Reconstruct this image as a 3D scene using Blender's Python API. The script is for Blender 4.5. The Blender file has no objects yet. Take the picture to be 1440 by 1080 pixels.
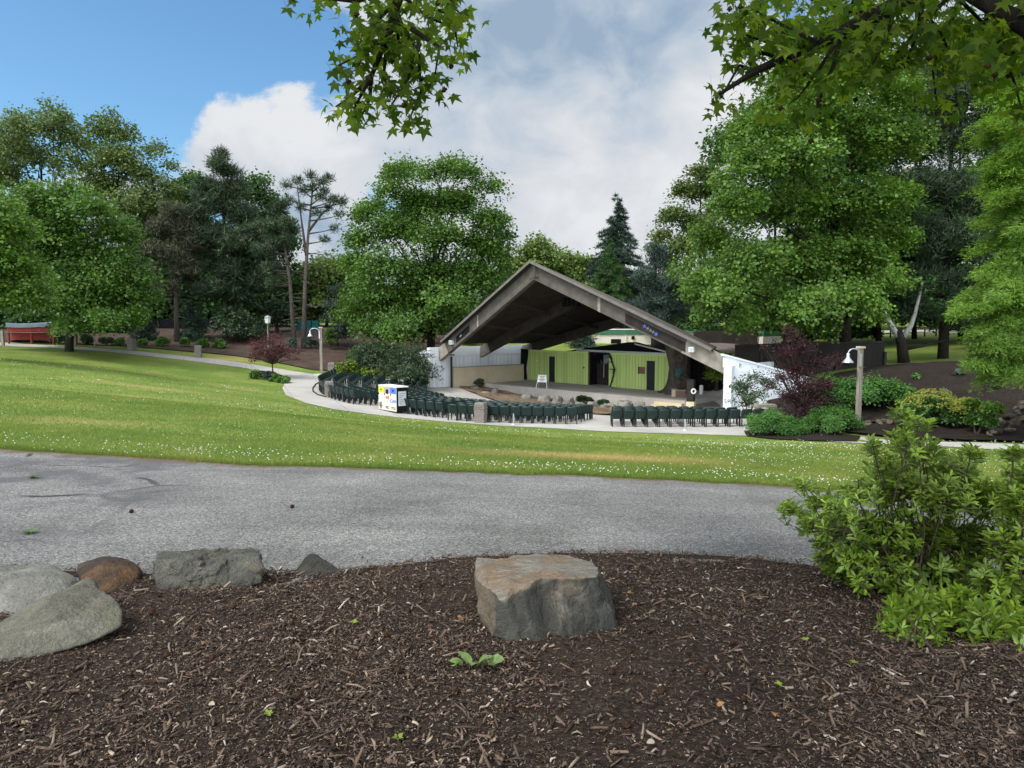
import bpy, bmesh, math, random
import numpy as np
from mathutils import Vector, Matrix, noise as mnoise
from mathutils.geometry import delaunay_2d_cdt

random.seed(7)
RNG = np.random.default_rng(11)
SC = bpy.context.scene
COL = SC.collection
R = math.radians

# ------------------------------------------------------------------ camera
F = 1028.0
PITCH = R(4.5)
CZ = 1.6
CP, SP = math.cos(PITCH), math.sin(PITCH)
cam = bpy.data.cameras.new('camera')
cam.sensor_width = 36.0
cam.lens = 36.0 * F / 1440.0
cam.clip_start = 0.05
cam.clip_end = 3000
camo = bpy.data.objects.new('camera', cam)
COL.objects.link(camo)
camo.location = (0, 0, CZ)
camo.rotation_euler = (R(90) - PITCH, 0, 0)
SC.camera = camo

def ray(px, py):
    u = (px - 720.0) / F
    v = (540.0 - py) / F
    dy = CP + v * SP
    return u / dy, (-SP + v * CP) / dy

def P(px, py, D):
    u, w = ray(px, py)
    return np.array((u * D, D, CZ + w * D))

# ----------------------------------------------------------------- terrain
def G(px, py, z):
    u, w = ray(px, py)
    D = (z - CZ) / w
    return (u * D, D, z)

CTRL = [(-6, 0, .08), (0, 0, 0), (6, 0, .05), (-4, 3, 0), (0, 3, -.04), (4, 3, -.04), (0, -8, .1), (-10, -8, .3), (10, -8, .3),
    G(370, 808, -.15), G(660, 782, -.17), G(900, 778, -.2), G(1140, 795, -.22), G(0, 800, -.1), G(1440, 860, -.15),
    G(0, 632, -.2), G(360, 655, -.3), G(720, 665, -.4), G(1110, 686, -.5), G(1440, 712, -.5),
    (0, 15, -.95), (0, 20, -1.5), (0, 27, -2.35), G(720, 600, -3.05), G(1040, 612, -3.1), G(850, 608, -3.1), G(600, 592, -3.12),
    G(1440, 633, -2.8), (8.5, 19, -1.75), (14, 19, -1.7),
    G(0, 487, -.1), G(185, 492.5, -.42), G(279, 503, -1.0), G(104, 486, -.05), G(395, 545, -2.45), G(400, 524, -2.05), G(452, 521, -1.9),
    G(463, 559, -2.72), (-14, 20, -.3), (-28, 40, -.2), (-8, 20, -.8), (-12, 30, -1.35), (-16, 40, -1.75),
    (-26.3, 66, -.55), (-38, 67, -.1), (-20, 74, .9), (-45, 75, .9), (-45, 95, 1.5), (-12, 85, .6), (-60, 130, 2), (0, 140, 2.5), (60, 130, 3),
    (-100, 60, 1), (100, 60, 2), (-130, 170, 3), (130, 170, 4), (0, 200, 4), (-40, 30, .1), (-60, 10, .5), (45, 12, -.3), (50, 30, -.6),
    (-13, 54.6, -2.35), (-12.5, 48, -2.55), (-8, 41, -2.9), (-2.5, 38.5, -3.12), (3, 36, -3.12), (8, 35.5, -3.12), (3, 41.5, -3.62), (8, 38.5, -3.4), (-3, 45, -3.5),
    (-6, 51, -3.3), (3.9, 52.5, -3.8), (-6.6, 57, -3.0), (-2, 62, -3.1), (12, 41.5, -3.3), (10.7, 44.5, -3.7), (12, 50, -3.2), (10, 60, -2.9),
    (3, 72, -1.6), (0, 82, -.1), (22, 62, -1.6), (25, 76, -.2), (-17, 60, -1.4),
    G(1230, 592, -2.7), G(1420, 618, -2.3), G(1300, 512, -.9), G(1430, 520, -.6), G(1240, 525, -1.0), (35, 60, -.55), (38, 90, .5), (16, 45, -2.6), (19, 52, -1.7)]
CTRL = np.array(CTRL, float)

def _U(r2):
    return np.where(r2 > 1e-9, 0.5 * r2 * np.log(np.maximum(r2, 1e-12)), 0.0)

_n = len(CTRL)
_A = np.zeros((_n + 3, _n + 3))
_d = CTRL[:, None, :2] - CTRL[None, :, :2]
_A[:_n, :_n] = _U((_d ** 2).sum(-1)) + np.eye(_n) * 4.0
_A[:_n, _n] = 1
_A[:_n, _n + 1:] = CTRL[:, :2]
_A[_n:, :_n] = _A[:_n, _n:].T
_w = np.linalg.solve(_A, np.concatenate([CTRL[:, 2], np.zeros(3)]))

def H(x, y):
    x = np.asarray(x, float)
    y = np.asarray(y, float)
    sh = x.shape
    q = np.stack([x.ravel(), y.ravel()], 1)
    out = np.empty(len(q))
    for i in range(0, len(q), 20000):
        s = q[i:i + 20000]
        r2 = ((s[:, None, :] - CTRL[None, :, :2]) ** 2).sum(-1)
        out[i:i + 20000] = _U(r2) @ _w[:_n] + _w[_n] + s @ _w[_n + 1:]
    return out.reshape(sh)

def hz(x, y):
    return float(H(np.array([x]), np.array([y]))[0])

_DS = np.geomspace(1.2, 260, 900)

def gh(px, py):
    u, w = ray(px, py)
    f = CZ + w * _DS - H(u * _DS, _DS)
    k = np.nonzero(f < 0)[0]
    if len(k) == 0:
        D = 90.0
    else:
        i = k[0]
        if i == 0:
            D = _DS[0]
        else:
            D = _DS[i - 1] + (_DS[i] - _DS[i - 1]) * f[i - 1] / (f[i - 1] - f[i])
    return np.array((u * D, D, hz(u * D, D)))

def at(px, D):
    x = (px - 720.0) / F * D
    return np.array((x, D, hz(x, D)))

# ------------------------------------------------------------------ objects
def tag(o, label=None, cat=None, group=None, kind=None):
    if label: o['label'] = label
    if cat: o['category'] = cat
    if group: o['group'] = group
    if kind: o['kind'] = kind
    return o

def thing(name, label, cat, loc=(0, 0, 0), rz=0.0, group=None):
    o = bpy.data.objects.new(name, None)
    o.empty_display_size = 0.2
    COL.objects.link(o)
    o.location = Vector([float(a) for a in loc])
    o.rotation_euler = (0, 0, rz)
    return tag(o, label, cat, group)

def link_mesh(name, me, mat, parent=None, smooth=False, loc=None):
    o = bpy.data.objects.new(name, me)
    COL.objects.link(o)
    if mat is not None:
        me.materials.append(mat)
    if smooth:
        me.polygons.foreach_set('use_smooth', np.ones(len(me.polygons), bool))
    if parent is not None:
        o.parent = parent
    elif loc is not None:
        o.location = Vector([float(a) for a in loc])
    return o

def mesh_np(name, V, groups):
    me = bpy.data.meshes.new(name)
    V = np.ascontiguousarray(V, np.float32)
    me.vertices.add(len(V))
    me.vertices.foreach_set('co', V.ravel())
    groups = [np.asarray(g, np.int32) for g in groups if len(g)]
    loops = np.concatenate([g.ravel() for g in groups])
    tot = np.concatenate([np.full(len(g), g.shape[1], np.int32) for g in groups])
    start = np.concatenate([[0], np.cumsum(tot)[:-1]]).astype(np.int32)
    me.loops.add(len(loops))
    me.loops.foreach_set('vertex_index', loops)
    me.polygons.add(len(tot))
    me.polygons.foreach_set('loop_start', start)
    me.update(calc_edges=True)
    return me

def root_loc(parent):
    v = Vector((0, 0, 0))
    q = parent
    while q is not None:
        v += q.location
        q = q.parent
    return np.array(v)

class MB:
    """collects shapes in world coordinates; build() links ONE mesh"""
    def __init__(s):
        s.v = []
        s.f = []
    def add(s, vs, fs):
        b = len(s.v)
        s.v += [tuple(float(c) for c in p) for p in vs]
        s.f += [tuple(i + b for i in f) for f in fs]
        return s
    def hexa(s, c):   # c: 8 corners, bottom 4 ccw then top 4 ccw
        return s.add(c, [(3, 2, 1, 0), (4, 5, 6, 7), (0, 1, 5, 4), (1, 2, 6, 5), (2, 3, 7, 6), (3, 0, 4, 7)])
    def box(s, c, size, rz=0.0, taper=1.0):
        hx, hy, hh = size[0] / 2, size[1] / 2, size[2] / 2
        ca, sa = math.cos(rz), math.sin(rz)
        o = []
        for z, t in ((-hh, 1), (hh, taper)):
            for x, y in ((-hx, -hy), (hx, -hy), (hx, hy), (-hx, hy)):
                x *= t; y *= t
                o.append((c[0] + x * ca - y * sa, c[1] + x * sa + y * ca, c[2] + z))
        return s.hexa(o)
    def wall(s, p0, p1, z0, z1, t, z0b=None, z1b=None):
        """upright slab along p0->p1 (2D), bottom z0..z0b, top z1..z1b, thickness t to the left"""
        p0 = np.array(p0[:2], float); p1 = np.array(p1[:2], float)
        d = (p1 - p0) / np.linalg.norm(p1 - p0)
        n = np.array((-d[1], d[0])) * t
        z0b = z0 if z0b is None else z0b
        z1b = z1 if z1b is None else z1b
        q = [p0, p1, p1 + n, p0 + n]
        zb = [z0, z0b, z0b, z0]
        zt = [z1, z1b, z1b, z1]
        return s.hexa([(a[0], a[1], z) for a, z in zip(q, zb)] + [(a[0], a[1], z) for a, z in zip(q, zt)])
    def beam(s, p0, p1, w, h, up=(0, 0, 1)):
        """rectangular bar; p0,p1 run along the TOP centre line"""
        p0 = np.array(p0, float); p1 = np.array(p1, float)
        d = (p1 - p0) / np.linalg.norm(p1 - p0)
        sd = np.cross(d, up); sd /= np.linalg.norm(sd)
        u = np.cross(sd, d)
        a = sd * w / 2
        b = u * h
        return s.hexa([p0 - a - b, p0 + a - b, p1 + a - b, p1 - a - b, p0 - a, p0 + a, p1 + a, p1 - a])
    def tube(s, pts, rad, n=8, cap=True):
        pts = [np.array(p, float) for p in pts]
        if not hasattr(rad, '__len__'):
            rad = [rad] * len(pts)
        vs = []
        ref = None
        for i, p in enumerate(pts):
            d = pts[min(i + 1, len(pts) - 1)] - pts[max(i - 1, 0)]
            d = d / (np.linalg.norm(d) + 1e-9)
            if ref is None:
                ref = np.array((1.0, 0, 0)) if abs(d[0]) < .9 else np.array((0, 1.0, 0))
            a = ref - d * np.dot(ref, d)
            a /= np.linalg.norm(a) + 1e-9
            ref = a
            b = np.cross(d, a)
            for k in range(n):
                t = 2 * math.pi * k / n
                vs.append(p + (a * math.cos(t) + b * math.sin(t)) * rad[i])
        fs = []
        for i in range(len(pts) - 1):
            for k in range(n):
                k2 = (k + 1) % n
                fs.append((i * n + k, i * n + k2, (i + 1) * n + k2, (i + 1) * n + k))
        if cap:
            fs.append(tuple(range(n - 1, -1, -1)))
            fs.append(tuple((len(pts) - 1) * n + k for k in range(n)))
        return s.add(vs, fs)
    def lathe(s, c, prof, n=16):
        vs = []
        for r, z in prof:
            for k in range(n):
                t = 2 * math.pi * k / n
                vs.append((c[0] + r * math.cos(t), c[1] + r * math.sin(t), c[2] + z))
        fs = []
        m = len(prof)
        for i in range(m - 1):
            for k in range(n):
                k2 = (k + 1) % n
                fs.append((i * n + k, i * n + k2, (i + 1) * n + k2, (i + 1) * n + k))
        fs.append(tuple(range(n - 1, -1, -1)))
        fs.append(tuple((m - 1) * n + k for k in range(n)))
        return s.add(vs, fs)
    def build(s, name, mat, parent=None, smooth=False, label=None, bevel=0.0, loc=None):
        off = root_loc(parent) if parent is not None else (np.array(loc, float) if loc is not None else np.zeros(3))
        me = bpy.data.meshes.new(name)
        me.from_pydata([(v[0] - off[0], v[1] - off[1], v[2] - off[2]) for v in s.v], [], s.f)
        me.update()
        if bevel:
            bm = bmesh.new(); bm.from_mesh(me)
            bmesh.ops.bevel(bm, geom=bm.edges[:], offset=bevel, segments=2, profile=.5, affect='EDGES')
            bm.to_mesh(me); bm.free()
        o = link_mesh(name, me, mat, parent, smooth, loc)
        if label: o['label'] = label
        return o

# ---------------------------------------------------------------- materials
def nmat(name):
    m = bpy.data.materials.new(name)
    m.use_nodes = True
    nt = m.node_tree
    nt.nodes.clear()
    return m, nt

def N(nt, typ, **kw):
    n = nt.nodes.new(typ)
    for k, v in kw.items():
        if k.startswith('i_'):
            key = k[2:]
            key = int(key) if key.isdigit() else key
            n.inputs[key].default_value = v
        else:
            setattr(n, k, v)
    return n

def L(nt, a, b):
    nt.links.new(a, b)

def ramp(nt, fac, stops):
    r = N(nt, 'ShaderNodeValToRGB')
    e = r.color_ramp.elements
    while len(e) < len(stops):
        e.new(0.5)
    for el, (p, c) in zip(e, stops):
        el.position = p
        el.color = (c[0], c[1], c[2], 1)
    if fac is not None:
        L(nt, fac, r.inputs['Fac'])
    return r.outputs['Color']

def math_(nt, op, a, b=None, c=None, clamp=False):
    n = N(nt, 'ShaderNodeMath', operation=op)
    n.use_clamp = clamp
    for i, x in enumerate((a, b, c)):
        if x is None: continue
        if isinstance(x, (int, float)):
            n.inputs[i].default_value = x
        else:
            L(nt, x, n.inputs[i])
    return n.outputs[0]

def mixc(nt, fac, a, b, mode='MIX'):
    n = N(nt, 'ShaderNodeMix', data_type='RGBA', blend_type=mode)
    for sock, x in ((0, fac), (6, a), (7, b)):
        if isinstance(x, (int, float)):
            n.inputs[sock].default_value = x
        elif isinstance(x, tuple):
            n.inputs[sock].default_value = (x[0], x[1], x[2], 1)
        else:
            L(nt, x, n.inputs[sock])
    return n.outputs[2]

def pos(nt, obj=False, sc=(1, 1, 1)):
    if obj:
        src = N(nt, 'ShaderNodeTexCoord').outputs['Object']
    else:
        src = N(nt, 'ShaderNodeNewGeometry').outputs['Position']
    if sc == (1, 1, 1):
        return src
    mp = N(nt, 'ShaderNodeMapping')
    mp.inputs['Scale'].default_value = sc
    L(nt, src, mp.inputs['Vector'])
    return mp.outputs['Vector']

def noise(nt, vec, scale, detail=4, rough=.55, dist=0.0):
    n = N(nt, 'ShaderNodeTexNoise')
    n.inputs['Scale'].default_value = scale
    n.inputs['Detail'].default_value = detail
    n.inputs['Roughness'].default_value = rough
    n.inputs['Distortion'].default_value = dist
    L(nt, vec, n.inputs['Vector'])
    return n.outputs['Fac']

def finish(nt, col, rough=.7, spec=.3, bump=None, bstr=.3, bdist=.02, metal=0.0):
    b = N(nt, 'ShaderNodeBsdfPrincipled')
    if isinstance(col, tuple):
        b.inputs['Base Color'].default_value = (*col, 1)
    else:
        L(nt, col, b.inputs['Base Color'])
    if isinstance(rough, (int, float)):
        b.inputs['Roughness'].default_value = rough
    else:
        L(nt, rough, b.inputs['Roughness'])
    b.inputs['Specular IOR Level'].default_value = spec
    b.inputs['Metallic'].default_value = metal
    if bump is not None:
        bn = N(nt, 'ShaderNodeBump')
        bn.inputs['Strength'].default_value = bstr
        bn.inputs['Distance'].default_value = bdist
        L(nt, bump, bn.inputs['Height'])
        L(nt, bn.outputs[0], b.inputs['Normal'])
    o = N(nt, 'ShaderNodeOutputMaterial')
    L(nt, b.outputs[0], o.inputs['Surface'])
    return b

def simple(name, c1, c2, scale=3.0, rough=.7, spec=.3, sc=(1, 1, 1), bstr=.3, bdist=.01, detail=5, obj=False, metal=0.0, fine=None):
    """two-tone noise surface with a fine second octave"""
    m, nt = nmat(name)
    p = pos(nt, obj, sc)
    n1 = noise(nt, p, scale, detail, .6)
    col = ramp(nt, n1, [(.3, c1), (.7, c2)])
    n2 = noise(nt, p, fine or scale * 9, 4, .6)
    col = mixc(nt, .35, col, ramp(nt, n2, [(.3, (.45, .45, .45)), (.7, (.62, .62, .62))]), 'OVERLAY')
    finish(nt, col, rough, spec, n2, bstr, bdist, metal)
    return m

def leafmat(name, cols, trans=.35, gloss=.35, rough=.5, clump=.6, light=1.25, dark=.75):
    """per-leaf colour from three tones plus slow hue variation through the crown"""
    m, nt = nmat(name)
    g = N(nt, 'ShaderNodeNewGeometry')
    c = ramp(nt, g.outputs['Random Per Island'], [(0.0, cols[0]), (.55, cols[1]), (1.0, cols[2])])
    nz = noise(nt, g.outputs['Position'], clump, 2, .5)
    c = mixc(nt, 1.0, c, ramp(nt, nz, [(.35, (dark, dark, dark)), (.65, (light, light, light * .9))]), 'MULTIPLY')
    b = N(nt, 'ShaderNodeBsdfPrincipled')
    L(nt, c, b.inputs['Base Color'])
    b.inputs['Roughness'].default_value = rough
    b.inputs['Specular IOR Level'].default_value = gloss
    t = N(nt, 'ShaderNodeBsdfTranslucent')
    tc = mixc(nt, 1.0, c, (1.25, 1.3, .55), 'MULTIPLY')
    L(nt, tc, t.inputs['Color'])
    mx = N(nt, 'ShaderNodeMixShader')
    mx.inputs[0].default_value = trans
    L(nt, b.outputs[0], mx.inputs[1]); L(nt, t.outputs[0], mx.inputs[2])
    o = N(nt, 'ShaderNodeOutputMaterial')
    L(nt, mx.outputs[0], o.inputs['Surface'])
    return m

# --------------------------------------------------------------- sky and sun
SUN_EL, SUN_AZ = R(52), R(-118)          # azimuth from +Y, negative = left of view
def build_world():
    w = bpy.data.worlds.new("World")
    SC.world = w
    w.use_nodes = True
    nt = w.node_tree
    nt.nodes.clear()
    sky = N(nt, 'ShaderNodeTexSky', sky_type='NISHITA')
    sky.sun_disc = False
    sky.sun_elevation = SUN_EL
    sky.sun_rotation = SUN_AZ
    sky.air_density = 1.0
    sky.dust_density = .6
    sky.ozone_density = 1.5
    tc = N(nt, 'ShaderNodeTexCoord')
    sep = N(nt, 'ShaderNodeSeparateXYZ')
    L(nt, tc.outputs['Generated'], sep.inputs[0])
    az = math_(nt, 'ARCTAN2', sep.outputs[0], sep.outputs[1])
    el = math_(nt, 'ARCSINE', sep.outputs[2])
    def ae(px, py):
        u, w_ = ray(px, py)
        return math.atan2(u, 1.0), math.asin(w_ / math.sqrt(1 + u * u + w_ * w_))
    cmb = N(nt, 'ShaderNodeCombineXYZ')
    L(nt, az, cmb.inputs[0])
    L(nt, math_(nt, 'MULTIPLY', el, 1.35), cmb.inputs[1])
    vec = cmb.outputs[0]
    def blob(px, py, rx, ry, amp):
        a, e = ae(px, py)
        dx = math_(nt, 'DIVIDE', math_(nt, 'SUBTRACT', az, a), rx / F)
        dy = math_(nt, 'DIVIDE', math_(nt, 'SUBTRACT', el, e), ry / F)
        r2 = math_(nt, 'ADD', math_(nt, 'MULTIPLY', dx, dx), math_(nt, 'MULTIPLY', dy, dy))
        return math_(nt, 'MULTIPLY', math_(nt, 'EXPONENT', math_(nt, 'MULTIPLY', r2, -1.0)), amp)
    def total(lst, base):
        s = base
        for b in lst:
            s = math_(nt, 'ADD', s, blob(*b))
        return s
    billow = noise(nt, vec, 6.5, 11, .6, .25)
    # where cloud stands: positive everywhere but for the blue window to the left
    cover = total([(140, 40, 270, 120, -1.5), (330, 20, 130, 75, -.85), (470, 110, 42, 55, -.75), (215, 200, 60, 55, -.65), (60, 130, 140, 90, -.25), (845, 205, 30, 36, -.2),
                   (400, 190, 150, 85, .7), (320, 160, 50, 50, .3), (410, 120, 40, 35, .35), (190, 178, 30, 26, .55), (90, 165, 70, 20, .42), (700, 60, 260, 120, .6), (890, 240, 90, 80, .7)], .42)
    dens = math_(nt, 'ADD', cover, math_(nt, 'MULTIPLY', math_(nt, 'SUBTRACT', billow, .5), 3.3))
    cov = N(nt, 'ShaderNodeMapRange', interpolation_type='SMOOTHSTEP')
    L(nt, dens, cov.inputs[0])
    cov.inputs[1].default_value = -.05
    cov.inputs[2].default_value = .34
    # how thick (grey) the cloud is
    soft = noise(nt, vec, 3.1, 6, .52, .25)
    fine = noise(nt, vec, 9.0, 7, .55, .4)
    grey = total([(840, 30, 300, 90, .55), (640, 190, 150, 60, .22), (560, 280, 120, 60, .16), (900, 110, 120, 30, .1), (960, 220, 170, 90, -.25), (410, 150, 110, 70, -.42), (760, 150, 90, 50, -.2), (420, 210, 200, 50, -.15), (760, 290, 150, 50, -.12)], .36)
    gr = math_(nt, 'ADD', grey, math_(nt, 'MULTIPLY', math_(nt, 'SUBTRACT', soft, .5), 1.6))
    gr = math_(nt, 'ADD', gr, math_(nt, 'MULTIPLY', math_(nt, 'SUBTRACT', fine, .5), 1.5))
    ccol = ramp(nt, gr, [(.0, (6.0, 6.15, 6.35)), (.3, (5.1, 5.35, 5.7)), (.58, (3.9, 4.5, 5.2)), (.9, (2.4, 3.25, 4.3))])
    skyc = mixc(nt, 1.0, sky.outputs[0], (.86, 1.2, 1.33), 'MULTIPLY')
    # extra cloud brightness added behind the viewer to light camera-facing surfaces and the stage
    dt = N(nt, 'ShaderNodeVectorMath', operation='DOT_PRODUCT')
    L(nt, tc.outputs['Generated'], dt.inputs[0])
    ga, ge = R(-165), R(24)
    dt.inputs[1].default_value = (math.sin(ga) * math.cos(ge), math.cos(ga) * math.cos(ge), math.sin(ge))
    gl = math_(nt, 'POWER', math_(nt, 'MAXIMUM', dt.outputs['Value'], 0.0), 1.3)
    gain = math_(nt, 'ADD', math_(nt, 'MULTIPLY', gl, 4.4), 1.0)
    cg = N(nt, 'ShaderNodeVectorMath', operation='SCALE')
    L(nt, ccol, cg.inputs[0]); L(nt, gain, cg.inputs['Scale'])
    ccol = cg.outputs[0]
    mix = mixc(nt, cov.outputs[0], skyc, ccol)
    bg = N(nt, 'ShaderNodeBackground')
    bg.inputs['Strength'].default_value = .1
    L(nt, mix, bg.inputs['Color'])
    out = N(nt, 'ShaderNodeOutputWorld')
    L(nt, bg.outputs[0], out.inputs['Surface'])

build_world()
sl = bpy.data.lights.new('sun', 'SUN')
sl.energy = 2.2
sl.angle = R(10)
sl.color = (1.0, .95, .87)
so = bpy.data.objects.new('sun', sl)
COL.objects.link(so)
so.rotation_euler = (R(90) - SUN_EL, 0, -SUN_AZ + R(180))
# the lamp shines along its -Z: aim it from the sun's place in the sky
_sd = Vector((math.sin(SUN_AZ) * math.cos(SUN_EL), math.cos(SUN_AZ) * math.cos(SUN_EL), math.sin(SUN_EL)))
so.rotation_euler = _sd.to_track_quat('Z', 'Y').to_euler()

SC.view_settings.view_transform = 'Standard'
SC.view_settings.look = 'None'
SC.view_settings.exposure = 0.42
SC.view_settings.gamma = 1.0
SC.cycles.max_bounces = 6
SC.cycles.diffuse_bounces = 3
SC.cycles.transmission_bounces = 4
SC.cycles.transparent_max_bounces = 6
SC.cycles.use_adaptive_sampling = True
SC.cycles.use_denoising = True

# ------------------------------------------------------------ ground surfaces
DRY = [(850, 643, 2.2, 1.0, 1.0), (700, 638, 1.6, .5, .4), (110, 592, 1.6, .6, .4), (300, 505, 4, 2.2, .6), (205, 544, 2.4, 1.0, .45), (345, 548, 1.8, .9, .4), (560, 612, 1.2, .5, .35)]
def lawn_color(nt):
    p = N(nt, 'ShaderNodeNewGeometry').outputs['Position']
    a = noise(nt, p, .35, 5, .6, .4)
    col = ramp(nt, a, [(.28, (.1, .165, .032)), (.5, (.15, .205, .045)), (.72, (.235, .25, .072))])
    # mown streaks running across the slope
    st = noise(nt, pos(nt, sc=(.1, .5, .3)), 1.0, 5, .65, .8)
    col = mixc(nt, math_(nt, 'MULTIPLY', ramp_fac(nt, st, .5, .8), .3), col, (.28, .26, .095))
    sep = N(nt, 'ShaderNodeSeparateXYZ'); L(nt, p, sep.inputs[0])
    tot = None
    for px, py, rx, ry, am in DRY:
        c = gh(px, py)
        dx = math_(nt, 'DIVIDE', math_(nt, 'SUBTRACT', sep.outputs[0], float(c[0])), rx)
        dy = math_(nt, 'DIVIDE', math_(nt, 'SUBTRACT', sep.outputs[1], float(c[1])), ry)
        g = math_(nt, 'EXPONENT', math_(nt, 'MULTIPLY', math_(nt, 'ADD', math_(nt, 'MULTIPLY', dx, dx), math_(nt, 'MULTIPLY', dy, dy)), -1.0))
        g = math_(nt, 'MULTIPLY', g, am)
        tot = g if tot is None else math_(nt, 'MAXIMUM', tot, g)
    tot = math_(nt, 'MULTIPLY', tot, ramp_fac(nt, noise(nt, p, 1.6, 5, .65), .15, .42))
    return mixc(nt, math_(nt, 'MULTIPLY', tot, .9), col, (.46, .33, .16))

def ramp_fac(nt, f, lo, hi):
    n = N(nt, 'ShaderNodeMapRange', interpolation_type='SMOOTHSTEP')
    L(nt, f, n.inputs[0])
    n.inputs[1].default_value = lo
    n.inputs[2].default_value = hi
    return n.outputs[0]

def m_lawn():
    m, nt = nmat('lawn_turf')
    c = lawn_color(nt)
    p = pos(nt)
    f = noise(nt, p, 26, 5, .7)
    c = mixc(nt, .75, c, ramp(nt, f, [(.3, (.25, .27, .22)), (.7, (.72, .72, .66))]), 'OVERLAY')
    finish(nt, c, .9, .1, f, .6, .03)
    return m
def m_blade():
    m, nt = nmat('grass_blade')
    c = lawn_color(nt)
    g = N(nt, 'ShaderNodeNewGeometry')
    c = mixc(nt, 1.0, c, ramp(nt, g.outputs['Random Per Island'], [(0, (.62, .75, .55)), (.6, (1.05, 1.1, .9)), (1, (1.5, 1.4, 1.1))]), 'MULTIPLY')
    b = N(nt, 'ShaderNodeBsdfPrincipled'); L(nt, c, b.inputs['Base Color']); b.inputs['Roughness'].default_value = .6
    b.inputs['Specular IOR Level'].default_value = .2
    t = N(nt, 'ShaderNodeBsdfTranslucent'); L(nt, c, t.inputs['Color'])
    mx = N(nt, 'ShaderNodeMixShader'); mx.inputs[0].default_value = .3
    L(nt, b.outputs[0], mx.inputs[1]); L(nt, t.outputs[0], mx.inputs[2])
    o = N(nt, 'ShaderNodeOutputMaterial'); L(nt, mx.outputs[0], o.inputs['Surface'])
    return m
def m_asphalt():
    m, nt = nmat('old_asphalt')
    p = pos(nt)
    big = noise(nt, p, .9, 5, .6, .5)
    bands = noise(nt, pos(nt, sc=(.22, 1.1, 1)), 1.4, 5, .6, .6)
    base = ramp(nt, big, [(.3, (.128, .125, .119)), (.7, (.2, .196, .188))])
    base = mixc(nt, 1.0, base, ramp(nt, bands, [(.32, (.8, .8, .81)), (.62, (1.1, 1.1, 1.09))]), 'MULTIPLY')
    v = N(nt, 'ShaderNodeTexVoronoi'); v.inputs['Scale'].default_value = 80; L(nt, p, v.inputs['Vector'])
    sep = N(nt, 'ShaderNodeSeparateColor'); L(nt, v.outputs['Color'], sep.inputs[0])
    ag = ramp(nt, sep.outputs[0], [(.0, (.2, .2, .2)), (.4, (.42, .42, .42)), (.75, (.68, .68, .68)), (1, (1, 1, .98))])
    c = mixc(nt, .85, base, ag, 'OVERLAY')
    v2 = N(nt, 'ShaderNodeTexVoronoi'); v2.inputs['Scale'].default_value = 160; L(nt, p, v2.inputs['Vector'])
    sep2 = N(nt, 'ShaderNodeSeparateColor'); L(nt, v2.outputs['Color'], sep2.inputs[0])
    c = mixc(nt, .5, c, ramp(nt, sep2.outputs[1], [(0, (.15, .15, .15)), (.6, (.5, .5, .5)), (1, (.95, .95, .95))]), 'OVERLAY')
    # worn, patched and cracked towards the left
    at_ = N(nt, 'ShaderNodeAttribute', attribute_name='wear')
    vd = N(nt, 'ShaderNodeTexVoronoi', feature='DISTANCE_TO_EDGE'); vd.inputs['Scale'].default_value = .55
    dv = N(nt, 'ShaderNodeMix', data_type='VECTOR'); dv.inputs[0].default_value = .16
    L(nt, p, dv.inputs[4])
    nn = N(nt, 'ShaderNodeTexNoise'); nn.inputs['Scale'].default_value = 2.2; nn.inputs['Detail'].default_value = 6; L(nt, p, nn.inputs['Vector'])
    L(nt, nn.outputs['Color'], dv.inputs[5])
    L(nt, dv.outputs[1], vd.inputs['Vector'])
    cr = math_(nt, 'SUBTRACT', 1.0, ramp_fac(nt, vd.outputs['Distance'], .006, .022))
    crm = math_(nt, 'MULTIPLY', cr, math_(nt, 'MULTIPLY', at_.outputs['Fac'], ramp_fac(nt, noise(nt, p, 1.3, 2), .42, .58)))
    c = mixc(nt, crm, c, (.035, .034, .033))
    dk = math_(nt, 'MULTIPLY', at_.outputs['Fac'], math_(nt, 'MULTIPLY', ramp_fac(nt, noise(nt, p, 1.1, 5, .65), .45, .6), .75))
    c = mixc(nt, dk, c, (.085, .085, .088))
    # soil washed over the edge along the turf
    ed = N(nt, 'ShaderNodeAttribute', attribute_name='edge')
    e = math_(nt, 'ADD', ed.outputs['Fac'], math_(nt, 'MULTIPLY', math_(nt, 'SUBTRACT', noise(nt, p, 3.2, 6, .7), .5), .9))
    ef = math_(nt, 'SUBTRACT', 1.0, ramp_fac(nt, e, .1, .3))
    c = mixc(nt, math_(nt, 'MULTIPLY', ef, .85), c, ramp(nt, noise(nt, p, 30, 4, .7), [(.3, (.05, .035, .02)), (.7, (.19, .125, .065))]))
    finish(nt, c, .85, .25, sep.outputs[1], .55, .006)
    return m
def m_concrete(name, c1, c2, joints=True):
    m, nt = nmat(name)
    p = pos(nt)
    c = ramp(nt, noise(nt, p, .5, 6, .65, .4), [(.3, c1), (.7, c2)])
    c = mixc(nt, .5, c, ramp(nt, noise(nt, p, 14, 5, .7), [(.3, (.36, .36, .36)), (.7, (.62, .62, .61))]), 'OVERLAY')
    if joints:
        b = N(nt, 'ShaderNodeTexBrick'); b.offset = 0; b.squash = 1
        b.inputs['Scale'].default_value = 1; b.inputs['Brick Width'].default_value = 2.4; b.inputs['Row Height'].default_value = 2.4
        b.inputs['Mortar Size'].default_value = .02; b.inputs['Mortar Smooth'].default_value = .2
        mp = N(nt, 'ShaderNodeMapping'); mp.inputs['Rotation'].default_value = (0, 0, R(-20)); L(nt, p, mp.inputs[0]); L(nt, mp.outputs[0], b.inputs['Vector'])
        c = mixc(nt, math_(nt, 'MULTIPLY', b.outputs['Fac'], .6), c, (.13, .12, .11))
    finish(nt, c, .85, .2, noise(nt, p, 40, 3), .2, .01)
    return m
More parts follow.
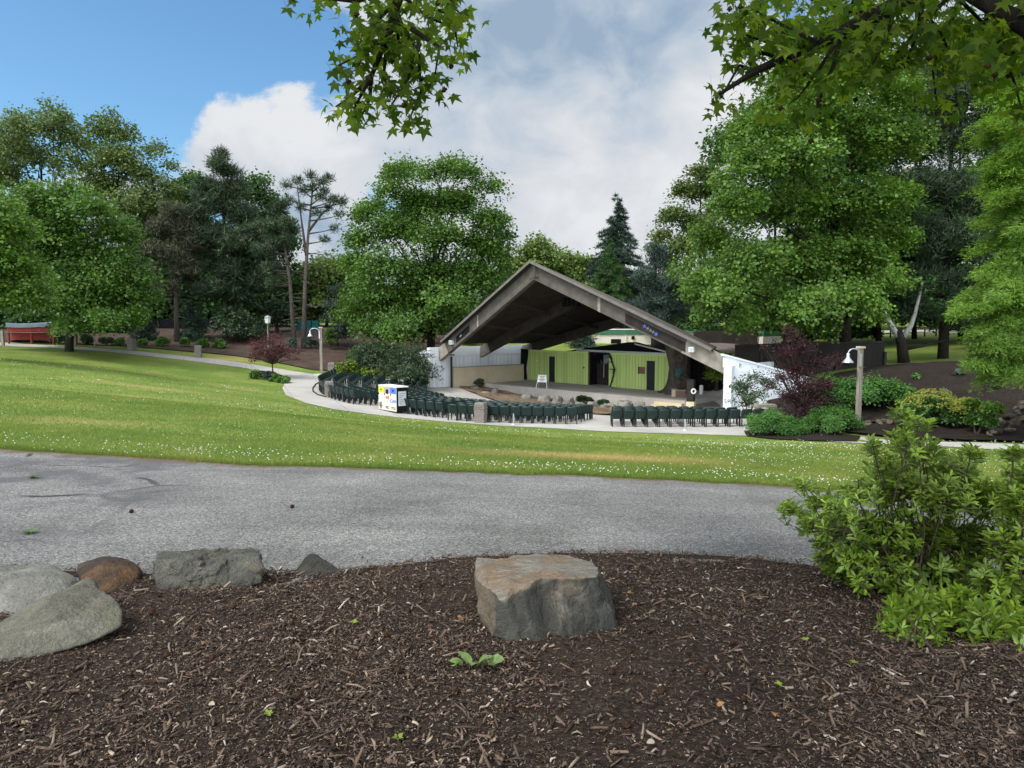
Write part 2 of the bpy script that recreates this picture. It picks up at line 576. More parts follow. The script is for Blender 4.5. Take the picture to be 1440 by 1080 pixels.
def m_mulch(name, dark, mid, light, sc=1.0):
    m, nt = nmat(name)
    p = pos(nt)
    a = noise(nt, pos(nt, sc=(1, 1.5, 1)), 34 * sc, 6, .75, .6)
    c = ramp(nt, a, [(.33, dark), (.52, mid), (.7, light)])
    v = N(nt, 'ShaderNodeTexVoronoi'); v.inputs['Scale'].default_value = 45 * sc; L(nt, pos(nt, sc=(1, 1.8, 1)), v.inputs['Vector'])
    sep = N(nt, 'ShaderNodeSeparateColor'); L(nt, v.outputs['Color'], sep.inputs[0])
    c = mixc(nt, .8, c, ramp(nt, sep.outputs[0], [(0, (.2, .2, .2)), (.6, (.45, .45, .45)), (.93, (.6, .6, .6)), (1, (.9, .88, .84))]), 'OVERLAY')
    b = noise(nt, p, .8, 4)
    c = mixc(nt, 1.0, c, ramp(nt, b, [(.3, (.7, .7, .7)), (.7, (1.15, 1.12, 1.1))]), 'MULTIPLY')
    finish(nt, c, .95, .15, a, 1.0, .03 / sc)
    return m

M_LAWN, M_BLADE, M_ASPH = m_lawn(), m_blade(), m_asphalt()
M_CONC = m_concrete('pale_concrete', (.33, .31, .28), (.46, .435, .4))
M_FLOOR = m_concrete('stage_concrete', (.3, .275, .24), (.42, .39, .345), False)
M_MULCH = m_mulch('bark_mulch', (.022, .015, .011), (.062, .043, .032), (.13, .093, .07))
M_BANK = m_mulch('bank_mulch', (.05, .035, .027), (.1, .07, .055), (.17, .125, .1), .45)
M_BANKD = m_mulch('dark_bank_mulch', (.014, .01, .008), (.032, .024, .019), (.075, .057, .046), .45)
M_GARDEN = m_mulch('garden_soil', (.15, .11, .075), (.27, .2, .13), (.4, .32, .23), .4)

def axis(lo, hi, step, far, k=1.18):
    a = list(np.arange(lo, hi + 1e-6, step))
    s = step
    x = a[-1]
    while x < far[1]:
        s *= k; x += s; a.append(x)
    s = step; x = a[0]; b = []
    while x > far[0]:
        s *= k; x -= s; b.append(x)
    return np.array(b[::-1] + a)

def grid_mesh(name, X, Y, Z):
    ny, nx = X.shape
    idx = np.arange(ny * nx).reshape(ny, nx)
    q = np.stack([idx[:-1, :-1].ravel(), idx[:-1, 1:].ravel(), idx[1:, 1:].ravel(), idx[1:, :-1].ravel()], 1)
    return mesh_np(name, np.stack([X.ravel(), Y.ravel(), Z.ravel()], 1), [q])

X, Y = np.meshgrid(axis(-42, 42, .55, (-420, 420)), axis(-6, 80, .5, (-160, 620)))
Z = H(X, Y)
Z = np.where(np.hypot(X, Y) > 230, np.minimum(Z, 6), Z)
o = link_mesh('lawn', grid_mesh('lawn', X, Y, Z), M_LAWN, smooth=True)
tag(o, kind='structure')

def ribbon(name, A, B, n, off, mat, amp=None, attrs=None, bow=None):
    """sheet between two polylines (same count) draped on the ground"""
    A = np.array(A)[:, :2]; B = np.array(B)[:, :2]
    t = np.linspace(0, 1, n)[:, None, None]
    Q = A[None] * (1 - t) + B[None] * t
    X, Y = Q[..., 0], Q[..., 1]
    Z = H(X, Y) + off
    if amp is not None:
        Z = Z + amp(X, Y, t[..., 0])
    me = grid_mesh(name, X, Y, Z)
    if attrs:
        for k, fn in attrs.items():
            at_ = me.attributes.new(k, 'FLOAT', 'POINT')
            at_.data.foreach_set('value', np.ascontiguousarray(fn(X, Y, t[..., 0] + 0 * X), np.float32).ravel())
    return link_mesh(name, me, mat, smooth=True)

def resample(P_, n):
    P_ = np.array(P_, float)
    s = np.concatenate([[0], np.cumsum(np.linalg.norm(np.diff(P_[:, :2], axis=0), axis=1))])
    q = np.linspace(0, s[-1], n)
    return np.stack([np.interp(q, s, P_[:, k]) for k in range(2)], 1)

def smooth_line(pts, n, it=3):
    q = resample(pts, n)
    for _ in range(it):
        q[1:-1] = (q[:-2] + 2 * q[1:-1] + q[2:]) / 4
    return q

# asphalt path: edges follow the photograph's outline on the ground
far_px = [(0, 632), (120, 641), (240, 648), (360, 655), (540, 660), (720, 665), (900, 673), (1110, 686), (1260, 697), (1440, 712)]
near_px = [(0, 800), (200, 806), (370, 808), (480, 805), (560, 795), (660, 783), (780, 777), (900, 778), (1020, 783), (1140, 795), (1300, 822), (1440, 855)]
FAR = np.array([(-26, 13.4), (-18, 12.3), (-11.5, 11.3)] + [tuple(gh(*p)[:2]) for p in far_px] + [(9.5, 8.3), (14, 7.2), (24, 4.5)])
NEAR = np.array([(-26, 7.6), (-14, 6.3), (-8, 5.7)] + [tuple(gh(*p)[:2]) for p in near_px] + [(5.5, 3.4), (9, 1.6), (18, -3.0)])
FARL = smooth_line(FAR, 400, 6)
NEARL = smooth_line(NEAR, 400, 6)
rj = np.random.default_rng(3)
wob = np.convolve(rj.normal(0, 1, 430), np.ones(9) / 9, 'same')[15:415] * .16
FARW = FARL.copy(); FARW[:, 1] += wob + np.convolve(rj.normal(0, 1, 430), np.ones(3) / 3, 'same')[15:415] * .035
NEARW = NEARL.copy(); NEARW[:, 1] += np.convolve(rj.normal(0, 1, 430), np.ones(5) / 5, 'same')[15:415] * .03
_edge = lambda X, Y, t: (1 - t) * 4.4
_wear = lambda X, Y, t: np.clip((-3.2 - X) / 1.2, 0, 1) * (Y > 0)
o = ribbon('asphalt_path', NEARL - np.array([0, .35]), FARW, 40, .012, M_ASPH, attrs={'edge': _edge, 'wear': _wear})
tag(o, kind='structure')

def fbm2(X, Y, sc, seed=0, octv=4):
    r = np.random.default_rng(seed)
    Z = np.zeros_like(X); a = 1.0
    for k in range(octv):
        for _ in range(3):
            th = r.uniform(0, 2 * np.pi); ph = r.uniform(0, 6.28)
            Z += a * np.sin((X * np.cos(th) + Y * np.sin(th)) * sc * 2 ** k * r.uniform(.8, 1.25) + ph) / 3
        a *= .55
    return Z

def bed_h(X, Y):
    return .035 + .026 * fbm2(X, Y, 2.2, 5, 4) + .012 * fbm2(X, Y, 17, 8, 3)
BA = NEARW.copy()
BB = np.stack([NEARL[:, 0] * 1.15, np.full(400, -5.0)], 1)
o = ribbon('mulch_bed', BB[::1], BA, 170, 0.0, M_MULCH,
           amp=lambda X, Y, t: np.where(t > .995, -.02, np.where(t > .985, .02, bed_h(X, Y))))
tag(o, kind='structure')

def bed_z(x, y):
    return H(x, y) + bed_h(np.asarray(x, float), np.asarray(y, float))

def sheet(name, outline, step, off, mat, hfun=None, smooth=True):
    """irregular sheet: constrained triangulation of an outline, draped on the ground"""
    out = np.array(outline, float)[:, :2]
    cl = np.vstack([out, out[:1]])
    ln = np.linalg.norm(np.diff(cl, axis=0), axis=1)
    b = []
    for i in range(len(out)):
        k = max(1, int(ln[i] / step))
        for j in range(k):
            b.append(cl[i] + (cl[i + 1] - cl[i]) * j / k)
    b = np.array(b)
    lo, hi = b.min(0), b.max(0)
    gx, gy = np.meshgrid(np.arange(lo[0], hi[0], step), np.arange(lo[1], hi[1], step))
    g = np.stack([gx.ravel(), gy.ravel()], 1)
    g = g[inside(g, b)]
    d = np.array([np.min(np.linalg.norm(b - q, axis=1)) for q in g]) if len(g) else np.zeros(0)
    g = g[d > step * .4]
    vs = [Vector((float(q[0]), float(q[1]))) for q in np.vstack([b, g])]
    nb = len(b)
    res = delaunay_2d_cdt(vs, [(i, (i + 1) % nb) for i in range(nb)], [list(range(nb))], 1, 1e-5)
    V = np.array([(v[0], v[1]) for v in res[0]])
    Fc = np.array([f for f in res[2] if len(f) == 3])
    Z = H(V[:, 0], V[:, 1]) + off
    if hfun is not None:
        Z = Z + hfun(V[:, 0], V[:, 1])
    a, b_, c = V[Fc[:, 0]], V[Fc[:, 1]], V[Fc[:, 2]]
    cr = (b_[:, 0] - a[:, 0]) * (c[:, 1] - a[:, 1]) - (b_[:, 1] - a[:, 1]) * (c[:, 0] - a[:, 0])
    Fc[cr < 0] = Fc[cr < 0][:, ::-1]
    o = link_mesh(name, mesh_np(name, np.column_stack([V, Z]), [Fc]), mat, smooth=smooth)
    return tag(o, kind='structure')

def inside(pts, poly):
    x, y = pts[:, 0], pts[:, 1]
    c = np.zeros(len(pts), bool)
    j = len(poly) - 1
    for i in range(len(poly)):
        xi, yi = poly[i]; xj, yj = poly[j]
        m = ((yi > y) != (yj > y)) & (x < (xj - xi) * (y - yi) / (yj - yi + 1e-12) + xi)
        c ^= m
        j = i
    return c

g2 = lambda lst: [tuple(gh(*p)[:2]) for p in lst]
low = [(0, 486), (50, 488.5), (100, 491), (200, 500), (280, 509), (340, 517), (375, 523), (395, 530), (401, 537), (397, 546), (402, 556), (430, 567), (470, 576), (540, 585), (600, 591), (700, 599), (850, 607), (1045, 613), (1130, 618), (1207, 623.5), (1339, 629), (1440, 635.6)]
upr = [(1440, 626), (1306, 621.7), (1207, 614.5), (1130, 606)]
upl = [(440, 526), (400, 520), (350, 512), (300, 505), (200, 495), (100, 487.5), (50, 484.5), (0, 482)]
LOWW = g2(low)
PATH = [(-62, 58)] + [(-48, 59.5)] + LOWW + [(30, 24)] + [(30.5, 27)] + g2(upr) + [(15, 38), (13.4, 41.2), (16.5, 50), (16, 60), (6, 67), (-2, 65), (-6.9, 58), (-11, 57.5), (-14.2, 57.2)] + g2(upl) + [(-48, 63), (-62, 62)]
sheet('concrete_path', PATH, .6, .02, M_CONC)
# mulch banks and beds
BANKL = g2([(0, 480.5), (60, 482.5), (150, 486.5), (290, 497), (330, 501), (400, 513), (440, 521)]) + [(-14.5, 58), (-10.5, 58.2), (-8, 60), (-5, 70), (-10, 112), (-80, 112), (-80, 66)]
sheet('mulch_bank', BANKL, .9, .06, M_BANK, lambda x, y: .05 * np.clip(fbm2(x, y, 1.3, 3, 3) + .6, 0, 2))
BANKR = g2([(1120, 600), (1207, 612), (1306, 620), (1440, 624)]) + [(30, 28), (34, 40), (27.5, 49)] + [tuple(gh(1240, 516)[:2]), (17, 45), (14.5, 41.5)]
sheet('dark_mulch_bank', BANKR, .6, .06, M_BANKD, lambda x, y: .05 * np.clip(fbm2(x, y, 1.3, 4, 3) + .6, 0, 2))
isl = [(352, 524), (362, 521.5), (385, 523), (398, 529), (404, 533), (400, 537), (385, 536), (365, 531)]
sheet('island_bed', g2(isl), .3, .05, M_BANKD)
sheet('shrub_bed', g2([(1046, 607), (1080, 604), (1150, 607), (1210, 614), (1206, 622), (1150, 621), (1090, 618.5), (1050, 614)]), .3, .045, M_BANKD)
SF0, SF1 = np.array((-3.6, 60.6)), np.array((10.7, 45.0))     # stage front line
SE = (SF1 - SF0) / np.linalg.norm(SF1 - SF0)
SN = np.array((-SE[1], SE[0]))                                 # points backwards
if SN[1] < 0: SN = -SN
gd = [SF0 - SN * 2.0 + SE * .5, SF0 + SE * 8 - SN * 4.2, SF0 + SE * 15 - SN * 4.4, SF1 - SE * 2.5 - SN * 3.6, SF1 - SE * 2.2, SF0 + SE * .2]
sheet('rock_garden', [tuple(q) for q in gd], .4, .05, M_GARDEN, lambda x, y: .06 * fbm2(x, y, 2.0, 6, 3) + .06)

# ------------------------------------------------ mulch chips, grass, clover
def frames(nrm, dirv):
    nrm = nrm / (np.linalg.norm(nrm, axis=1, keepdims=True) + 1e-9)
    d = dirv - nrm * (dirv * nrm).sum(1, keepdims=True)
    d /= np.linalg.norm(d, axis=1, keepdims=True) + 1e-9
    s = np.cross(d, nrm)
    return s, d, nrm

def cards(name, pos_, nrm, dirv, size, tmpl, faces):
    """many copies of one small template as a single mesh"""
    T = np.array(tmpl, float)
    s, d, n = frames(nrm, dirv)
    size = np.asarray(size)
    if size.ndim == 1:
        size = np.repeat(size[:, None], 3, 1)
    k = len(T)
    V = pos_[:, None, :] + (T[None, :, 0:1] * s[:, None] * size[:, None, 0:1] + T[None, :, 1:2] * d[:, None] * size[:, None, 1:2] + T[None, :, 2:3] * n[:, None] * size[:, None, 2:3])
    V = V.reshape(-1, 3)
    base = (np.arange(len(pos_)) * k)[:, None]
    groups = {}
    for f in faces:
        groups.setdefault(len(f), []).append(base + np.array(f)[None])
    return mesh_np(name, V, [np.concatenate(g) for g in groups.values()])

def m_chip():
    m, nt = nmat('wood_chip')
    g = N(nt, 'ShaderNodeNewGeometry')
    c = ramp(nt, g.outputs['Random Per Island'], [(0, (.02, .014, .011)), (.22, (.05, .034, .026)), (.48, (.095, .065, .049)), (.76, (.13, .088, .064)), (.9, (.19, .137, .1)), (.98, (.31, .24, .185)), (1.0, (.5, .44, .37))])
    f = noise(nt, pos(nt), 140, 4, .7)
    c = mixc(nt, .6, c, ramp(nt, f, [(.3, (.3, .3, .3)), (.7, (.68, .67, .65))]), 'OVERLAY')
    finish(nt, c, .85, .2, f, .4, .003)
    return m
M_CHIP = m_chip()
BOX8 = [(-.5, -.5, -.5), (.5, -.42, -.5), (.42, .5, -.5), (-.3, .46, -.5), (-.4, -.44, .5), (.45, -.36, .4), (.3, .42, .5), (-.25, .38, .4)]
BOXF = [(3, 2, 1, 0), (4, 5, 6, 7), (0, 1, 5, 4), (1, 2, 6, 5), (2, 3, 7, 6), (3, 0, 4, 7)]
def edge_y(line, x):
    return np.interp(x, line[:, 0], line[:, 1])

BENT = [(-.5, -.5, -.4), (.5, -.45, -.5), (.45, -.45, .5), (-.45, -.5, .4), (-.15, 0, .9), (.85, .02, .8), (.8, 0, 1.9), (-.1, 0, 1.8), (-.6, .5, -.6), (.15, .46, -.5), (.1, .46, .3), (-.5, .5, .3)]
BENTF = [(3, 2, 1, 0), (8, 9, 10, 11)] + [(a + i, a + (i + 1) % 4, a + 4 + (i + 1) % 4, a + 4 + i) for a in (0, 4) for i in range(4)]
def chips():
    r = np.random.default_rng(21)
    for bent, n in ((0, 320000), (1, 270000)):
        D = r.uniform(1.5, 6.8, n)
        x = r.uniform(-1, 1, n) * (.74 * D + 2.6)
        ed = edge_y(NEARW, x)
        spill = r.uniform(0, 1, n) < .035
        keep = (D < ed + np.where(spill, r.exponential(.16, n), r.normal(.0, .04, n))) & (r.uniform(0, 1, n) < np.where(np.abs(x) > .74 * D + .5, .5, 1) * np.clip(1.15 - .1 * D, .4, 1) * np.clip(.7 + .55 * fbm2(x, D, 1.9, 31, 3), .25, 1))
        keep &= (D < ed + .06) | spill
        x, D, ed = x[keep], D[keep], ed[keep]
        n = len(x)
        big = r.uniform(0, 1, n)
        ln = np.where(big > .985, r.uniform(.05, .13, n), np.where(big > .88, r.uniform(.02, .045, n), r.uniform(.004, .019, n)))
        wd = np.clip(ln * r.uniform(.1, .55, n), .002, .014)
        th = np.clip(wd * r.uniform(.2, .5, n), .0015, .006)
        if bent: wd *= .7
        yaw = r.uniform(0, 2 * np.pi, n)
        d = np.stack([np.cos(yaw), np.sin(yaw), r.normal(0, .28, n)], 1)
        nr = np.stack([r.normal(0, .55, n), r.normal(0, .55, n), np.ones(n)], 1)
        z = bed_z(x, D) + r.uniform(.0, .014, n)
        z = np.where(D > ed - .03, H(x, D) + .017, z)
        me = cards('wood_chips' if not bent else 'bark_shreds', np.stack([x, D, z], 1), nr, d, np.stack([wd, ln, th], 1), BENT if bent else BOX8, BENTF if bent else BOXF)
        tag(link_mesh('wood_chips' if not bent else 'bark_shreds', me, M_CHIP), kind='stuff')
chips()

def in_lawn(x, y):
    p = np.stack([x, y], 1)
    return (y > edge_y(FARW, x) - .02) & ~inside(p, np.array(PATH)) & ~inside(p, SHB) & ~inside(p, np.array(BANKL)) & ~inside(p, np.array(BANKR))
SHB = np.array(g2([(1046, 607), (1080, 604), (1150, 607), (1210, 614), (1206, 622), (1150, 621), (1090, 618.5), (1050, 614)]))
def lawn_pts(n, d0, d1, seed):
    r = np.random.default_rng(seed)
    y = np.sqrt(r.uniform(d0 ** 2, d1 ** 2, n))
    x = r.uniform(-1, 1, n) * (.78 * y + 4)
    k = in_lawn(x, y) & ((y < 44) | (x < -.28 * y))
    return x[k], y[k], r

def blades():
    xs, ys, hs, ws = [], [], [], []
    for n, a, b, h, w, sd in ((300000, 7, 14, .04, .006, 1), (200000, 14, 24, .045, .011, 2), (130000, 24, 64, .055, .022, 3)):
        x, y, r = lawn_pts(n, a, b, sd)
        tall = 1 + .9 * np.exp(-((y - edge_y(FARW, x)) / .35) ** 2)
        xs.append(x); ys.append(y); hs.append(h * r.uniform(.5, 1.3, len(x)) * tall); ws.append(np.full(len(x), w))
    # ragged tufts creeping over the asphalt edge
    r = np.random.default_rng(9)
    t = r.uniform(-11, 11, 42000)
    y = edge_y(FARW, t) + np.abs(r.normal(0, .1, len(t))) - .06 - .16 * np.clip(fbm2(t, t * 0, 3.0, 12, 3), 0, 1)
    xs.append(t); ys.append(y); hs.append(r.uniform(.03, .085, len(t))); ws.append(np.full(len(t), .007))
    x, y, h, w = map(np.concatenate, (xs, ys, hs, ws))
    n = len(x)
    r = np.random.default_rng(10)
    d = np.stack([r.normal(0, .55, n), r.normal(0, .55, n), np.ones(n)], 1)
    yaw = r.uniform(0, 6.28, n)
    nr = np.stack([np.cos(yaw), np.sin(yaw), np.zeros(n)], 1)
    me = cards('grass', np.stack([x, y, H(x, y) - .004], 1), nr, d, np.stack([w, h, h], 1), [(-.5, 0, 0), (.5, 0, 0), (.15, 1, .25)], [(0, 1, 2)])
    o = link_mesh('grass', me, M_BLADE)
    tag(o, kind='stuff')
blades()

def clover():
    r = np.random.default_rng(40)
    x1, y1, _ = lawn_pts(640000, 7, 44, 41)
    dd = y1 - edge_y(FARW, x1)
    band = 1.0 * np.exp(-((dd - .75) / .55) ** 2)
    right = 1.0 * np.clip((x1 - .17 * y1) / 3.0, 0, 1) * np.clip((dd + .2) / .6, 0, 1) * np.clip((30 - y1) / 8, 0, 1)
    patch = np.clip(fbm2(x1, y1 * 1.6, .55, 44, 4) - .15, 0, 1)
    dens = .004 + .6 * band * np.clip(.6 + .5 * fbm2(x1, y1, 1.5, 45, 3), .15, 1) + .13 * right * np.clip(.55 + .6 * fbm2(x1, y1, .9, 46, 3), .1, 1) + .05 * patch
    k = r.uniform(0, 1, len(x1)) < dens * np.clip(14 / y1, .25, 1) * .36
    x, y = x1[k], y1[k]
    n = len(x)
    z = H(x, y) + r.uniform(.045, .085, n)
    yaw = r.uniform(0, 6.28, n)
    d = np.stack([np.cos(yaw), np.sin(yaw), np.zeros(n)], 1)
    nr = np.stack([r.normal(0, .2, n), r.normal(0, .2, n), np.ones(n)], 1)
    sz = r.uniform(.008, .013, n) * np.clip(y / 16, 1, 2.0)
    a = .8
    T = [(1, 0, 0), (.5, .87, 0), (-.5, .87, 0), (-1, 0, 0), (-.5, -.87, 0), (.5, -.87, 0), (0, 0, a), (0, 0, -a)]
    Fs = [(i, (i + 1) % 6, 6) for i in range(6)] + [((i + 1) % 6, i, 7) for i in range(6)]
    m, nt = nmat('clover_white')
    c = ramp(nt, N(nt, 'ShaderNodeNewGeometry').outputs['Random Per Island'], [(0, (.45, .46, .36)), (.5, (.65, .65, .58)), (1, (.8, .8, .75))])
    finish(nt, c, .8, .1)
    o = link_mesh('clover_flowers', cards('clover_flowers', np.stack([x, y, z], 1), nr, d, sz, T, Fs), m)
    tag(o, kind='stuff')
clover()

# ---------------------------------------------------------------- boulders
def fbm3(Pn, sc, seed, octv=5, gain=.5):
    """cheap vectorised 3-D value noise"""
    r = np.random.default_rng(seed)
    tab = r.uniform(-1, 1, 4096)
    out = np.zeros(len(Pn)); a = 1.0
    for o_ in range(octv):
        q = Pn * sc * 2 ** o_ + r.uniform(0, 50, 3)
        i = np.floor(q).astype(np.int64); f = q - i
        f = f * f * (3 - 2 * f)
        acc = 0
        for dx in (0, 1):
            for dy in (0, 1):
                for dz in (0, 1):
                    h = ((i[:, 0] + dx) * 73856093 ^ (i[:, 1] + dy) * 19349663 ^ (i[:, 2] + dz) * 83492791) & 4095
                    w = np.where(dx, f[:, 0], 1 - f[:, 0]) * np.where(dy, f[:, 1], 1 - f[:, 1]) * np.where(dz, f[:, 2], 1 - f[:, 2])
                    acc = acc + w * tab[h]
        out += a * acc
        a *= gain
    return out

_ICO = {}
def ico(sub):
    if sub not in _ICO:
        bm = bmesh.new()
        bmesh.ops.create_icosphere(bm, subdivisions=sub, radius=1)
        V = np.array([v.co[:] for v in bm.verts]); Fc = np.array([[v.index for v in f.verts] for f in bm.faces])
        bm.free()
        _ICO[sub] = (V / np.linalg.norm(V, axis=1, keepdims=True), Fc)
    return _ICO[sub]

def hull_rock(name, pts, mat, label, cat='rock', sub=6, sharp=26, amp=.012, sc=6, ridge=.0, seed=0, group=None, strata=0.0, groove=(), cuts=0, cut=(.92, .985)):
    """boulder grown from the hull of its corner points, edges rounded and surface broken by noise"""
    pts = np.array(pts, float)
    c = (pts.max(0) + pts.min(0)) / 2
    bm = bmesh.new()
    for p in pts - c: bm.verts.new(p)
    bmesh.ops.convex_hull(bm, input=bm.verts[:])
    bm.normal_update()
    pl = [(np.array(f.normal), float(np.dot(f.normal, f.verts[0].co))) for f in bm.faces if f.calc_area() > 1e-6]
    bm.free()
    pl = [(n, d) if d > 0 else (-n, -d) for n, d in pl]
    rc_ = np.random.default_rng(seed + 77)
    for k in range(cuts):
        n = rc_.normal(0, 1, 3); n[2] *= .6; n[1] = -abs(n[1]) if rc_.uniform() < .7 else n[1]; n /= np.linalg.norm(n)
        pl.append((n, float(((pts - c) @ n).max()) * rc_.uniform(*cut)))
    V, Fc = ico(sub)
    inv = np.zeros(len(V)); bn = np.zeros((len(V), 3))
    for n, d in pl:
        wgt = np.clip(V @ n / max(d, 1e-3), 0, None) ** sharp
        inv += wgt; bn += wgt[:, None] * n
    bn /= inv[:, None]
    r = inv ** (-1.0 / sharp)
    Q = V * r[:, None]
    Q = Q + V * (amp * fbm3(Q + c, sc, seed, 5, .55))[:, None]
    if ridge:
        rd = 1 - np.abs(fbm3(Q + c, sc * .6, seed + 9, 3, .5)) * 2
        Q = Q + V * (ridge * np.clip(rd, -1, 1))[:, None]
    if strata:
        st = np.sin((Q[:, 2] * 1.0 + .15 * Q[:, 0]) * 70 + 3 * fbm3(Q + c, 4, seed + 2, 3))
        Q = Q + V * (strata * st * (1 - np.abs(V[:, 2])))[:, None]
    if groove:
        for gx, gw, gd in groove:
            Q = Q + np.array((0, 1.0, 0)) * (gd * np.exp(-((Q[:, 0] - gx + .03 * np.sin(Q[:, 2] * 14)) / gw) ** 2) * np.clip(-V[:, 1] * 1.6, 0, 1))[:, None]
    base = np.array((c[0], c[1], pts[:, 2].min()))
    me = mesh_np(name, Q + c - base, [Fc])
    for key, col_ in (('bnz', 2), ('bnx', 0)):
        me.attributes.new(key, 'FLOAT', 'POINT').data.foreach_set('value', np.ascontiguousarray(bn[:, col_], np.float32))
    o = link_mesh(name, me, mat, smooth=True, loc=base)
    return tag(o, label, cat, group)

def rockmat(name, top, mid, low, stain=None, sc=4.0, bstr=.5):
    m, nt = nmat(name)
    p = pos(nt)
    a = noise(nt, p, sc, 7, .65, .6)
    c = ramp(nt, a, [(.28, low), (.5, mid), (.72, top)])
    f = noise(nt, p, sc * 16, 6, .7)
    c = mixc(nt, .6, c, ramp(nt, f, [(.28, (.25, .25, .25)), (.72, (.72, .72, .71))]), 'OVERLAY')
    v = noise(nt, pos(nt, sc=(1.2, 1.2, 4)), sc * 2, 6, .6, 1.5)
    c = mixc(nt, math_(nt, 'MULTIPLY', ramp_fac(nt, v, .6, .7), .4), c, tuple(x * .4 for x in low))
    if stain:
        col, lo, hi, amt, ssc = stain
        c = mixc(nt, math_(nt, 'MULTIPLY', ramp_fac(nt, noise(nt, p, ssc, 5, .6, .8), lo, hi), amt), c, col)
    pit = N(nt, 'ShaderNodeTexVoronoi', feature='F1'); pit.inputs['Scale'].default_value = sc * 11; L(nt, p, pit.inputs['Vector'])
    hgt = math_(nt, 'ADD', math_(nt, 'MULTIPLY', f, 1.2), math_(nt, 'ADD', math_(nt, 'MULTIPLY', pit.outputs['Distance'], .5), math_(nt, 'MULTIPLY', noise(nt, p, sc * 5, 5, .65), 1.5)))
    finish(nt, c, .9, .15, hgt, min(1.0, bstr * 1.6), .02)
    return m
M_BLD = rockmat('grey_boulder', (.29, .285, .255), (.2, .196, .172), (.11, .106, .09), ((.2, .2, .1), .5, .68, .45, 3))
M_LEAN = rockmat('olive_boulder', (.225, .215, .172), (.145, .138, .11), (.07, .066, .052), ((.16, .165, .09), .52, .68, .4, 3))
M_BLK = rockmat('rough_block', (.21, .2, .17), (.13, .125, .106), (.055, .053, .045), ((.33, .27, .17), .52, .7, .35, 5), 7, .9)
M_BRN = rockmat('rusty_boulder', (.2, .115, .055), (.125, .072, .04), (.045, .037, .033), ((.045, .04, .038), .42, .55, .85, 3.5), 4)
M_DRK = rockmat('dark_boulder', (.085, .08, .068), (.05, .047, .041), (.026, .025, .022), None, 7)
def m_slab():
    m, nt = nmat('sandstone_slab')
    p = pos(nt)
    g = N(nt, 'ShaderNodeNewGeometry')
    sep = N(nt, 'ShaderNodeSeparateXYZ'); L(nt, g.outputs['Normal'], sep.inputs[0])
    a = noise(nt, p, 5, 7, .62, .8)
    grey = ramp(nt, a, [(.3, (.036, .035, .029)), (.55, (.073, .071, .06)), (.75, (.13, .127, .108))])
    st = noise(nt, pos(nt, sc=(1.5, 9, 6)), 3.0, 6, .6, .8)
    bed = ramp(nt, st, [(.3, (.16, .138, .11)), (.5, (.23, .205, .168)), (.7, (.3, .272, .228))])
    rust = ramp_fac(nt, noise(nt, p, 4.2, 5, .6, .5), .46, .62)
    bed = mixc(nt, math_(nt, 'MULTIPLY', rust, .65), bed, (.22, .14, .08))
    # the bedding plane of the slab is weathered tan, its broken faces are blue-grey
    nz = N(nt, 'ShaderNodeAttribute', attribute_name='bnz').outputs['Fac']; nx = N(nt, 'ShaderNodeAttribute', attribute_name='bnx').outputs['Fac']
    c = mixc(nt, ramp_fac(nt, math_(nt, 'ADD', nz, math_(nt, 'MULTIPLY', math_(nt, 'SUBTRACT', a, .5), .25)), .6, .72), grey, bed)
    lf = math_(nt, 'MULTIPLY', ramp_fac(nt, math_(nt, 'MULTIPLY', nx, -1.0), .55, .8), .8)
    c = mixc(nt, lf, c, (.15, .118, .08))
    f = noise(nt, p, 60, 6, .7)
    c = mixc(nt, .5, c, ramp(nt, f, [(.28, (.3, .3, .3)), (.72, (.7, .7, .7))]), 'OVERLAY')
    cr = N(nt, 'ShaderNodeTexVoronoi', feature='DISTANCE_TO_EDGE'); cr.inputs['Scale'].default_value = 5.5; L(nt, pos(nt, sc=(1, 1.6, .8)), cr.inputs['Vector'])
    edge = math_(nt, 'MULTIPLY', ramp_fac(nt, cr.outputs['Distance'], .0, .05), .3)
    finish(nt, c, .8, .2, math_(nt, 'ADD', math_(nt, 'ADD', f, edge), math_(nt, 'ADD', math_(nt, 'MULTIPLY', st, 1.5), math_(nt, 'MULTIPLY', noise(nt, p, 22, 6, .65), 2.0))), .9, .018)
    return m

def low_to(pts, z):
    return [(p[0], p[1], z) for p in pts]
# centre slab
top = [P(670, 784, 4.42), P(800, 781, 4.45), P(832, 790, 4.35), P(845, 811, 4.0), P(795, 815, 3.93), P(752, 822, 3.87), P(700, 846, 3.8), P(690, 832, 3.86), P(664, 815, 4.15)]
bot = [P(684, 878, 3.95), P(686, 900, 3.72), P(732, 910, 3.66), P(800, 906, 3.7), P(836, 897, 3.78), P(869, 880, 3.92)]
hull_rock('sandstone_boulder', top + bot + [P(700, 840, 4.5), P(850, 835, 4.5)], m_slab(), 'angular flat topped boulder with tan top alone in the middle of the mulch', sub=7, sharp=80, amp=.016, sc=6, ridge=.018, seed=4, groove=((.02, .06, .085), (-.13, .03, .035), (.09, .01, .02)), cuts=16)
hull_rock('stone_block', [P(221, 776, 4.95), P(356, 770, 4.98), P(366, 778, 4.8), P(224, 786, 4.72), P(366, 822, 4.62), P(217, 830, 4.55), P(222, 800, 5.1), P(360, 800, 5.1), P(290, 790, 4.66), P(290, 832, 4.56)], M_BLK, 'long rough squared grey stone block at the edge of the asphalt', sub=7, sharp=80, amp=.022, sc=14, ridge=.012, seed=7, strata=.003, cuts=30, cut=(.93, .99))
